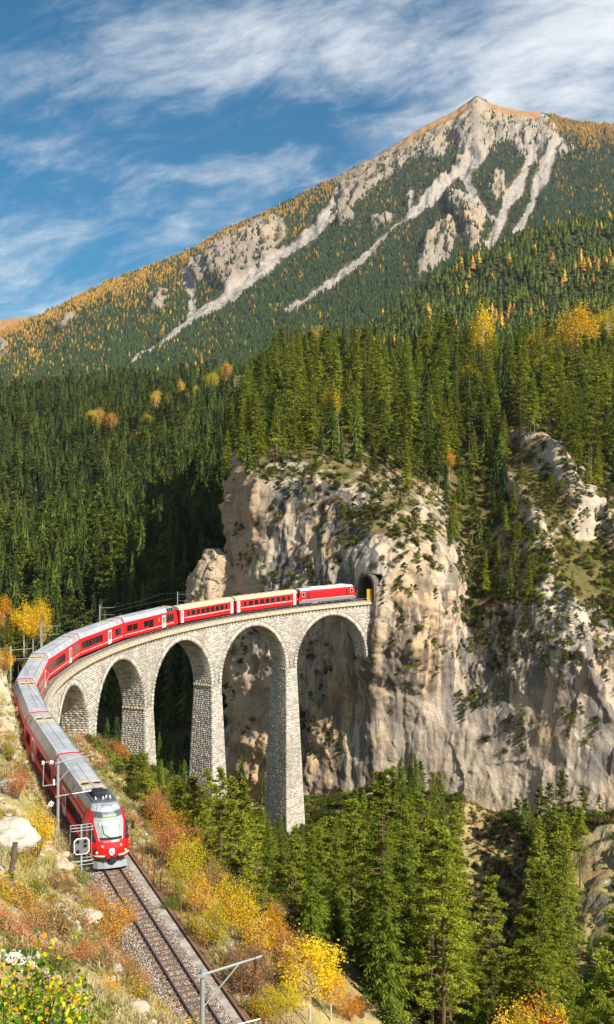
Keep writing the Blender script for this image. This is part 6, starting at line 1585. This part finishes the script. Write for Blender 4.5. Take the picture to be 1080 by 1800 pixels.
# ================================================================== GRASS, STONES AND BOULDERS ON THE NEAR BANKS
def grass_mesh(seed, m, n=26, h=.34, sp=.22):
    r = np.random.default_rng(seed); V = []; Fc = []
    for k in range(n):
        a = r.uniform(0, 6.28); b = r.uniform(0, sp); o = np.array([math.cos(a)*b, math.sin(a)*b, -.03]); az = r.uniform(0, 6.28); l = h*r.uniform(.5, 1.2); e = r.uniform(.5, 1.4)
        d = np.array([math.cos(az)*math.cos(e), math.sin(az)*math.cos(e), math.sin(e)]); sd = np.array([-math.sin(az), math.cos(az), 0])*.012
        m_ = o+d*l*.6; t_ = o+d*l+np.array([math.cos(az), math.sin(az), -.8])*l*.14; i = len(V); V += [o-sd, o+sd, m_+sd*.8, m_-sd*.8, t_]; Fc += [(i, i+1, i+2, i+3), (i+3, i+2, i+4)]
    return raw_mesh('tuft', V, Fc, [m])
M['grass1'] = leaf_mat('straw_grass', (0.34, 0.28, 0.13), (0.56, 0.46, 0.25), 0.015, 0.5, 0.3, 0.4); M['grass2'] = leaf_mat('green_grass', (0.15, 0.18, 0.035), (0.34, 0.32, 0.07), 0.02, 0.5, 0.3, 0.4)
pts = []; pk = []
while len(pts) < 15000:
    d = rr.uniform(22, 125); px = rr.uniform(-40, 520); x = (px-CX)*d/F; S_1, O_1 = track_so([x], [d]); o = O_1[0]
    if -2.3 < o < 2.5 or o > 26 or S_1[0] < 112: continue
    if pn(x/2.2, d/2.2, 1.5) < -.15+.25*(o < 0)*rr.random(): continue
    pts.append((x, d, 0)); pk.append(int(rr.random() < (.45 if o > 0 else .3)+.3*float(pn(x/5, d/5, 9.1)))*2+rr.randint(0, 1))
pts = np.array(pts); pts[:, 2] = heightA(pts[:, 0], pts[:, 1]); s_ = rg.uniform(.6, 1.5, len(pts))
gn_scatter('grass', pts, np.c_[s_, s_, s_], rg.uniform(0, 6.28, len(pts)), pk, [grass_mesh(1, M['grass1']), grass_mesh(2, M['grass1'], 20, .42), grass_mesh(3, M['grass2'], 30, .28), grass_mesh(4, M['grass2'])])
def twig_mesh(seed, m):
    r = np.random.default_rng(seed); mb, Q = broadleaf(seed, .8, .5, 150, .075, (.1, 1.0), 9, 5, .012, .26); return combine('herb', mb, Q, M['bark'], m)
pts = []; pk = []
while len(pts) < 2300:
    d = rr.uniform(24, 120); px = rr.uniform(-40, 500); x = (px-CX)*d/F; S_1, O_1 = track_so([x], [d]); o = O_1[0]
    if -2.4 < o < 3.2 or o > 22 or S_1[0] < 118: continue
    if o > 0 and o < 8 and rr.random() < .6: continue
    if o < 0 and pn(x/2.5, d/2.5, 4.5) < .12: continue
    pts.append((x, d, 0)); v = float(pn(x/4, d/4, 5.5)); pk.append(0 if v > .25 else 1 if v > .0 else 2 if v > -.2 else 3 if rr.random() < .6 else 4)
pts = np.array(pts); pts[:, 2] = heightA(pts[:, 0], pts[:, 1])-.04; s_ = rg.uniform(.45, 1.25, len(pts))
gn_scatter('herbs', pts, np.c_[s_, s_, s_], rg.uniform(0, 6.28, len(pts)), pk, [twig_mesh(11, M['red_leaf']), twig_mesh(12, M['brown_leaf']), twig_mesh(13, M['green_leaf']), twig_mesh(14, M['gold_leaf']), twig_mesh(15, M['orange_leaf'])])
M['limestone'] = ground_mat('pale_limestone', (0.36, 0.315, 0.25), (0.50, 0.455, 0.385), (0.2, 0.18, 0.15), (0.24, 0.22, 0.07), (0.32, 0.26, 0.11), (1.02, 1.4), False, 3.0, 0.4, bump=0.6)
pts = []; 
while len(pts) < 2600:
    d = rr.uniform(26, 118); px = rr.uniform(-30, 480); x = (px-CX)*d/F; S_1, O_1 = track_so([x], [d]); o = O_1[0]
    if -2.0 < o < 2.6 or o > 20 or S_1[0] < 118: continue
    if pn(x/3, d/3, 7.5) < .05: continue
    pts.append((x, d, 0))
pts = np.array(pts); pts[:, 2] = heightA(pts[:, 0], pts[:, 1]); s_ = rg.uniform(.05, .22, len(pts))*rg.uniform(.6, 1.7, len(pts))
gn_scatter('stones', pts, np.c_[s_*1.2, s_, s_*.8], rg.uniform(0, 6.28, len(pts)), rg.integers(0, 4, len(pts)), [rock_mesh('stone', 30+k, M['limestone'], 2) for k in range(4)])
def boulder(px, py, wpx, hpx, label, seed, flat=.7, sink=.35, rz=0., deep=1.0):
    p = hit(px, py)
    if p is None: return
    W = wpx*p[1]/F/2; H = hpx*p[1]/F/2
    me = rock_mesh('boulder', seed, M['limestone'], 4, 1.0)
    v = np.array([q.co for q in me.vertices]); n_ = v/np.linalg.norm(v, axis=1)[:, None]
    v = v+n_*(rid(v[:, 0]*2+seed, v[:, 1]*2, v[:, 2]*2, 4)*.10)[:, None]; me.vertices.foreach_set('co', v.astype(np.float32).ravel()); me.polygons.foreach_set('use_smooth', [True]*len(me.polygons)); me.update()
    me.attributes.new('veg', 'FLOAT', 'POINT'); o = obj('boulder', me, None, p+np.array([0, 0, H*(1-2*sink)]), (0, 0, rz)); o.scale = (W, W*deep, H); tag(o, label, 'rock', 'pale rocks on the near bank')
boulder(12, 1496, 88, 58, 'large white boulder at the left edge below the yellow bush', 3, sink=.15, rz=.4)
for px, py, wd, h, lb, sd in ((150, 1618, 60, 22, 'low pale rock ledge below the signal', 6), (205, 1712, 34, 22, 'pale rock under the orange shrub', 7), (240, 1790, 50, 46, 'pale flat rock at the bottom edge beside the ballast', 8), (6, 1290, 40, 44, 'grey rock face on the left edge beside the roof bend', 9),
                              (12, 1330, 44, 50, 'pale rock at the left edge above the golden shrub', 10), (10, 1390, 40, 36, 'grey rock at the left edge above the boulder', 12), (110, 1530, 40, 26, 'small pale rock under the mast', 13), (8, 1170, 40, 46, 'tan rock at the top of the left bank', 15)):
    boulder(px, py, wd*.85, h*.7, lb, sd, rz=sd*.7)
p = hit(18, 1562); 
o = MB().tube((0, 0, -.3), (.22, .1, 1.45), .13, .12, 9).build('tree_stump', M['bark'], None, p, (0, 0, .3)); tag(o, 'leaning brown wooden stump on the near bank, below the white boulder', 'stump')
# ---- dry stone retaining wall between the track and the rocks
RW = thing('retaining_wall', 'dry stone retaining wall of rough blocks left of the train', 'wall', tr(158, -2.9, 0)); orgw = np.array(RW.location)
M['wallstone'] = mat('rough_block', (0.34, 0.27, 0.19), 0.95, noise=0.6, nscale=1.6, bump=0.9, bscale=5)
sm = []
for k in range(6):
    me = rock_mesh('stone', 60+k, M['wallstone'], 1, .9)
    v = np.array([q.co for q in me.vertices]); v = np.sign(v)*np.abs(v)**.45*.5; me.vertices.foreach_set('co', v.astype(np.float32).ravel()); me.update(); sm.append(me)
rw = random.Random(3)
for row in range(8):
    s = 147+rw.uniform(0, .5)
    while s < 167.5:
        l = rw.uniform(.55, 1.1); top = 8-abs(s-157)*.35
        if row < top:
            o = bpy.data.objects.new('stone', rw.choice(sm)); C.objects.link(o); o.parent = RW; td = tdir(s)
            o.location = [float(q) for q in tr(s+l/2, -2.75-row*.10+rw.uniform(-.06, .06), -.5+row*.44)-orgw]; o.scale = (l*1.0, rw.uniform(.7, .9), rw.uniform(.42, .5)); o.rotation_euler = (rw.uniform(-.06, .06), rw.uniform(-.06, .06), math.atan2(td[1], td[0])+rw.uniform(-.06, .06))
        s += l
# ================================================================== MASTS, SIGNAL, WIRES
M['porcelain'] = mat('white_porcelain', (0.72, 0.70, 0.66), 0.3)
M['insul'] = mat('dark_insulator', (0.05, 0.035, 0.03), 0.4)
def mast(s, o, h, label, arms=True, base_dz=-.5, reach=2.5, r=.115, lower=1.55):
    p = Vector(tr(s, o, base_dz)); root = thing('catenary_mast', label, 'mast', p, 0, 'catenary masts'); q = Vector(tr(s, o+1.0, base_dz))-p; q.z = 0; q.normalize(); H = h-base_dz
    MB().tube((0, 0, -.8), (0, 0, H), r, r*.8, 10).tube((0, 0, H), (0, 0, H+.03), r*.95, n=10).build('pole', M['steel'], root)
    if arms:
        a, b = Vector((0, 0, H-.22)), q*reach+Vector((0, 0, H+.12))
        o1 = MB().tube(a, b, .055, .045, 7).build('upper_arm', M['steel'], root)
        MB().tube(Vector((0, 0, H-lower)), a.lerp(b, .62), .032, n=6).build('strut', M['steel'], root)
        c, e = Vector((0, 0, H-lower-1.0)), q*reach*.97+Vector((0, 0, H-lower-.85)); m1, m2 = c.lerp(e, .30), c.lerp(e, .40)
        o2 = MB().tube(c, m1, .05, n=7).build('lower_arm', M['steel'], root); MB().tube(m1, m2, .085, n=8).build('insulator', M['insul'], o2); MB().tube(m2, e, .03, n=6).build('steady_arm', M['steel'], o2)
        MB().tube(b-q*.3, b-q*.3+Vector((.05, 0, -.5)), .045, n=6).build('insulator', M['insul'], o1)
        MB().box(-r*1.3, r*1.3, -r*1.3, r*1.3, H-.28, H-.18).box(-r*1.3, r*1.3, -r*1.3, r*1.3, H-lower-1.06, H-lower-.96).build('clamp', M['greysteel'], root)
    else:
        MB().tube(Vector((0, 0, H-.5)), q*reach+Vector((0, 0, H-.35)), .04, n=5).build('arm', M['greysteel'], root); MB().tube(Vector((0, 0, H-1.6)), q*reach+Vector((0, 0, H-1.5)), .03, n=5).build('arm', M['greysteel'], root)
    return root, q, H
mast(206.4, -2.75, 6.45, 'nearest grey catenary mast with white arms at the bottom of the picture')
MST, q, H = mast(172.0, -2.85, 6.4, 'tall grey catenary mast standing left of the front train car')
MB().box(-.22, .22, -.22, .22, -.35, -.02).build('foot_plate', M['greyframe'], MST)
fr = MB(); back = -q
a = back*1.02+Vector((0, 0, H-.15)); b = back*1.02+Vector((0, 0, H-1.75)); c = Vector((0, 0, H-1.70))
f = MB().path([a+q*.05, b, c], .035).path([a, a+q*.55+Vector((0, 0, .05))], .035).build('feeder_frame', M['steel'], MST)
MB().tube(a+Vector((0, 0, -.1)), a+Vector((0, 0, .12)), .10, n=8).build('insulator', M['porcelain'], f); MB().tube(a+q*.45, a+q*.68+Vector((0, 0, -.06)), .13, n=9).build('insulator', M['porcelain'], f)
MB().tube(c-q*.28+Vector((0, 0, -.06)), c-q*.28+Vector((0, 0, .34)), .075, n=8).build('insulator', M['porcelain'], f)
for s, h, lb in ((23.2, 5.0, 'thin grey mast behind the locomotive end of the coaches'), (49.5, 5.4, 'thin grey mast behind the second beige roofed coach'), (74.0, 5.8, 'thin grey mast behind the middle of the train'), (97.0, 6.0, 'thin grey mast behind the train near the bend')):
    mast(s, -2.3, h, lb, arms=False, r=.10)
MB_, q_, H_ = mast(113.0, -2.6, 5.4, 'grey mast with a yellow box beyond the bend at the left edge', arms=False, r=.12)
MB().bbox(-.22, .22, -.2, .2, H_-2.3, H_-1.55, .03).build('box', M['yellow'] if False else mat('yellow_box', (0.75, 0.45, 0.02), 0.5), MB_)
for nm, z in (('contact wire', 4.75), ('carrying wire', 5.9)):
    w_ = MB().path([tr(s, 0.0, z-(0 if z < 5 else .55*math.sin(math.pi*((s-7) % 25)/25))) for s in np.arange(0, 232, 2.5)], .017, n=3).build('overhead_wire', M['wire'])
    tag(w_, 'thin %s strung above the curving track' % nm, 'wire')
# signal with its service cage
p = Vector(at(143, 1572, 67.7)); td = tdir(183.6); SG = thing('railway_signal', 'square grey railway signal panel with white rim on a post left of the track', 'signal', p, math.atan2(td[1], td[0])); 
g = float(heightA(p.x, p.y)); 
MB().bbox(-.22, .22, -.16, .16, -1.2, .75, .03).build('concrete_base', M['concrete'], SG)
MB().tube((0, 0, .7), (0, 0, 4.35), .065, n=9).build('post', M['greysteel'], SG)
def oct_(w_, c): return [(-w_, -w_+c), (-w_+c, -w_), (w_-c, -w_), (w_, -w_+c), (w_, w_-c), (w_-c, w_), (-w_+c, w_), (-w_, w_-c)]
def plate(x0, x1, w_, c, m, nm, par, zc):
    pr = oct_(w_, c); v = [(x0, y, zc+z*1.05) for y, z in pr]+[(x1, y, zc+z*1.05) for y, z in pr]
    return MB().add(v, [tuple(range(7, -1, -1)), tuple(range(8, 16))]+[(i, (i+1) % 8, 8+(i+1) % 8, 8+i) for i in range(8)]).build(nm, m, par)
pn_ = plate(.10, .14, .49, .16, M['porcelain'], 'panel', SG, 3.05); plate(.141, .155, .435, .145, mat('panel_grey', (0.15, 0.155, 0.16), 0.6), 'panel_face', pn_, 3.05)
for y, z in ((.24, 3.36), (-.22, 3.36), (-.22, 3.08), (.24, 2.76)):
    # y to the left when looking along the line; seen from the front it is mirrored
    o = MB().tube((.155, -y, z), (.17, -y, z), .085, n=12).build('lamp', M['rubber'], SG)
    mb = MB(); n = 9; aa = np.linspace(-.2, math.pi+.2, n); v = [(.16, -y+.10*math.cos(a), z+.10*math.sin(a)) for a in aa]+[(.36, -y+.11*math.cos(a), z+.10*math.sin(a)-.02) for a in aa]
    mb.add(v, [(i, i+1, n+i+1, n+i) for i in range(n-1)]); mb.build('hood', M['rubber'], o)
cg = MB()
for z in (1.85, 2.1, 4.0, 4.2): cg.path([(-.55, .75, z), (-.55, -.6, z), (.05, -.6, z), (.05, .75, z), (-.55, .75, z)], .02, 4)
for y in (.75, .45, -.6): cg.tube((-.55, y, 1.85), (-.55, y, 4.2), .02, n=4)
tag(cg.build('service_cage', M['steel'], SG), kind=None)
# kilometre plate at the retaining wall
p = at(90, 1414, 80.5); td = tdir(168); KS = thing('number_plate', 'small white house shaped plate with black figures by the retaining wall', 'sign', p, math.atan2(td[1], td[0]))
pr = [(-.21, -.16), (.21, -.16), (.21, .10), (0, .27), (-.21, .10)]; v = [(0, y, z) for y, z in pr]+[(.03, y, z) for y, z in pr]
MB().add(v, [(4, 3, 2, 1, 0), (5, 6, 7, 8, 9)]+[(i, (i+1) % 5, 5+(i+1) % 5, 5+i) for i in range(5)]).build('plate', M['white'], KS); MB().tube((-.02, 0, -1.6), (-.02, 0, 0), .03, n=5).build('post', M['greysteel'], KS)
fg = MB()
def stroke(pts, y0):
    for (a0, a1), (b0, b1) in zip(pts[:-1], pts[1:]):
        A = Vector((0, y0+a0*.12, (a1-.5)*.24)); B = Vector((0, y0+b0*.12, (b1-.5)*.24)); d = (B-A).normalized(); n_ = Vector((0, -d.z, d.y))*.016; A = A-d*.014; B = B+d*.014
        fg.add([A-n_+Vector((.031, 0, 0)), B-n_+Vector((.031, 0, 0)), B+n_+Vector((.031, 0, 0)), A+n_+Vector((.031, 0, 0)), A-n_+Vector((.036, 0, 0)), B-n_+Vector((.036, 0, 0)), B+n_+Vector((.036, 0, 0)), A+n_+Vector((.036, 0, 0))], [(4, 5, 6, 7), (0, 1, 5, 4), (1, 2, 6, 5), (2, 3, 7, 6), (3, 0, 4, 7)])
stroke([(0, .78), (.25, 1), (.75, 1), (1, .78), (1, .62), (0, 0), (1, 0)], -.15); stroke([(.75, 0), (.75, 1), (0, .3), (1, .3)], .03)
tag(fg.build('figures', M['rubber'], KS), kind='stuff')
# ================================================================== LEAFY BUSH CLOSE TO THE VIEWER
p0 = np.array([-3.0, 10.0, -5.9]); BU = thing('leafy_bush', 'leafy bush with green and yellow leaves in the bottom left corner', 'bush', p0)
def leafy(col, nm):
    m = leaf_mat(nm, col, tuple(min(1, c*1.5) for c in col), .02, .5, .45); return m
LM = [leafy(c, n) for c, n in (((.10, .19, .015), 'bright_green_leaf'), ((.045, .10, .015), 'deep_green_leaf'), ((.38, .40, .02), 'lime_leaf'), ((.62, .45, .015), 'yellow_bush_leaf'), ((.60, .24, .02), 'amber_leaf'))]
def leaf_mesh(m, k):
    r = random.Random(k); s_ = .050; pr = [(0, 0), (.30, .34), (.62, .40), (.88, .2), (1.08, 0), (.88, -.2), (.62, -.40), (.30, -.34)]
    v = [(x*s_, y*s_*(1.05), -.25*s_*x*x+abs(y)*.25*s_) for x, y in pr]; return raw_mesh('leaf', v, [(0, 1, 2, 3, 4), (0, 4, 5, 6, 7)], [m])
lms = [leaf_mesh(m, i) for i, m in enumerate(LM)]; rb = random.Random(12)
def bush_pt():
    while True:
        px, py, d = rb.uniform(-25, 165), rb.uniform(1590, 1830), rb.uniform(8.6, 11.2)
        u = (px+10)/170; lim = 1655+95*max(u, 0)**1.5+40*float(pn(px/30, 2.2, .5))
        if py > lim and rb.random() < min(1, (py-lim)/120+.08): return at(px, py, d)-p0
stuffV = [[] for _ in LM]
def pickm(q): 
    v = float(pn((q[0]+p0[0])*2.2, (q[2]+p0[2])*2.2, 3.3)); return rb.choices(range(5), (5, 4.5, 3, .6, .15) if v > -.1 else (2.5, 2, 3.5, 2.6, .6))[0]
rot = lambda: (rb.gauss(.55, .6), rb.gauss(.2, .6), rb.uniform(0, 6.28))
for i in range(250):
    q = bush_pt(); o = bpy.data.objects.new('leaf', lms[pickm(q)]); C.objects.link(o); o.parent = BU; o.location = q; o.rotation_euler = rot(); k = rb.uniform(.7, 1.35); o.scale = (k, k, k)
for px, py, k in ((142, 1690, 1), (140, 1668, 0), (128, 1690, 0), (138, 1703, 1), (118, 1708, 1), (60, 1640, 1), (70, 1642, 1), (75, 1632, 2), (90, 1652, 2), (8, 1612, 0), (12, 1640, 0), (135, 1650, 2), (132, 1725, 0), (84, 1666, 2)):
    o = bpy.data.objects.new('leaf', lms[k]); C.objects.link(o); o.parent = BU; o.location = at(px, py, 9.5)-p0; o.rotation_euler = rot()
for i in range(1000):
    q = bush_pt(); k = pickm(q); R_ = __import__('mathutils').Euler(rot()).to_matrix(); s_ = rb.uniform(.6, 1.15); off = Vector(q)+Vector((0, .5*rb.random(), -.12*rb.random())); stuffV[k].append([off+R_@(v.co*s_) for v in lms[k].vertices])
V, Fc, mi = [], [], []
for k, l in enumerate(stuffV):
    for vs in l: b_ = len(V); V += vs; Fc += [(b_, b_+1, b_+2, b_+3, b_+4), (b_, b_+4, b_+5, b_+6, b_+7)]; mi += [k, k]
tag(obj('foliage', raw_mesh('foliage', np.array(V), Fc, LM, mi=mi), BU), kind='stuff')
mb = MB()
for i in range(34):
    a = Vector((rb.uniform(-.4, .5), rb.uniform(-.3, .6), -.8)); b_ = Vector(bush_pt()); m_ = a.lerp(b_, .5)+Vector((rb.uniform(-.1, .1), rb.uniform(-.1, .1), .1)); mb.path([a, m_, b_], .006, 4)
mb.build('stem', M['bark'], BU)
# ================================================================== AIR
hz = MB().box(-5200, 5200, -1600, 6800, -131.5, 1420).build('haze', [])
hm = bpy.data.materials.new('haze'); hm.use_nodes = True; t = NT(hm.node_tree)
o = t.n('ShaderNodeOutputMaterial'); pv = t.n('ShaderNodeVolumePrincipled', {'Color': (0.80, 0.88, 1.0), 'Density': 0.000035, 'Anisotropy': 0.2})
t.L.new(pv.outputs[0], o.inputs['Volume']); hz.data.materials.append(hm); tag(hz, kind='stuff')
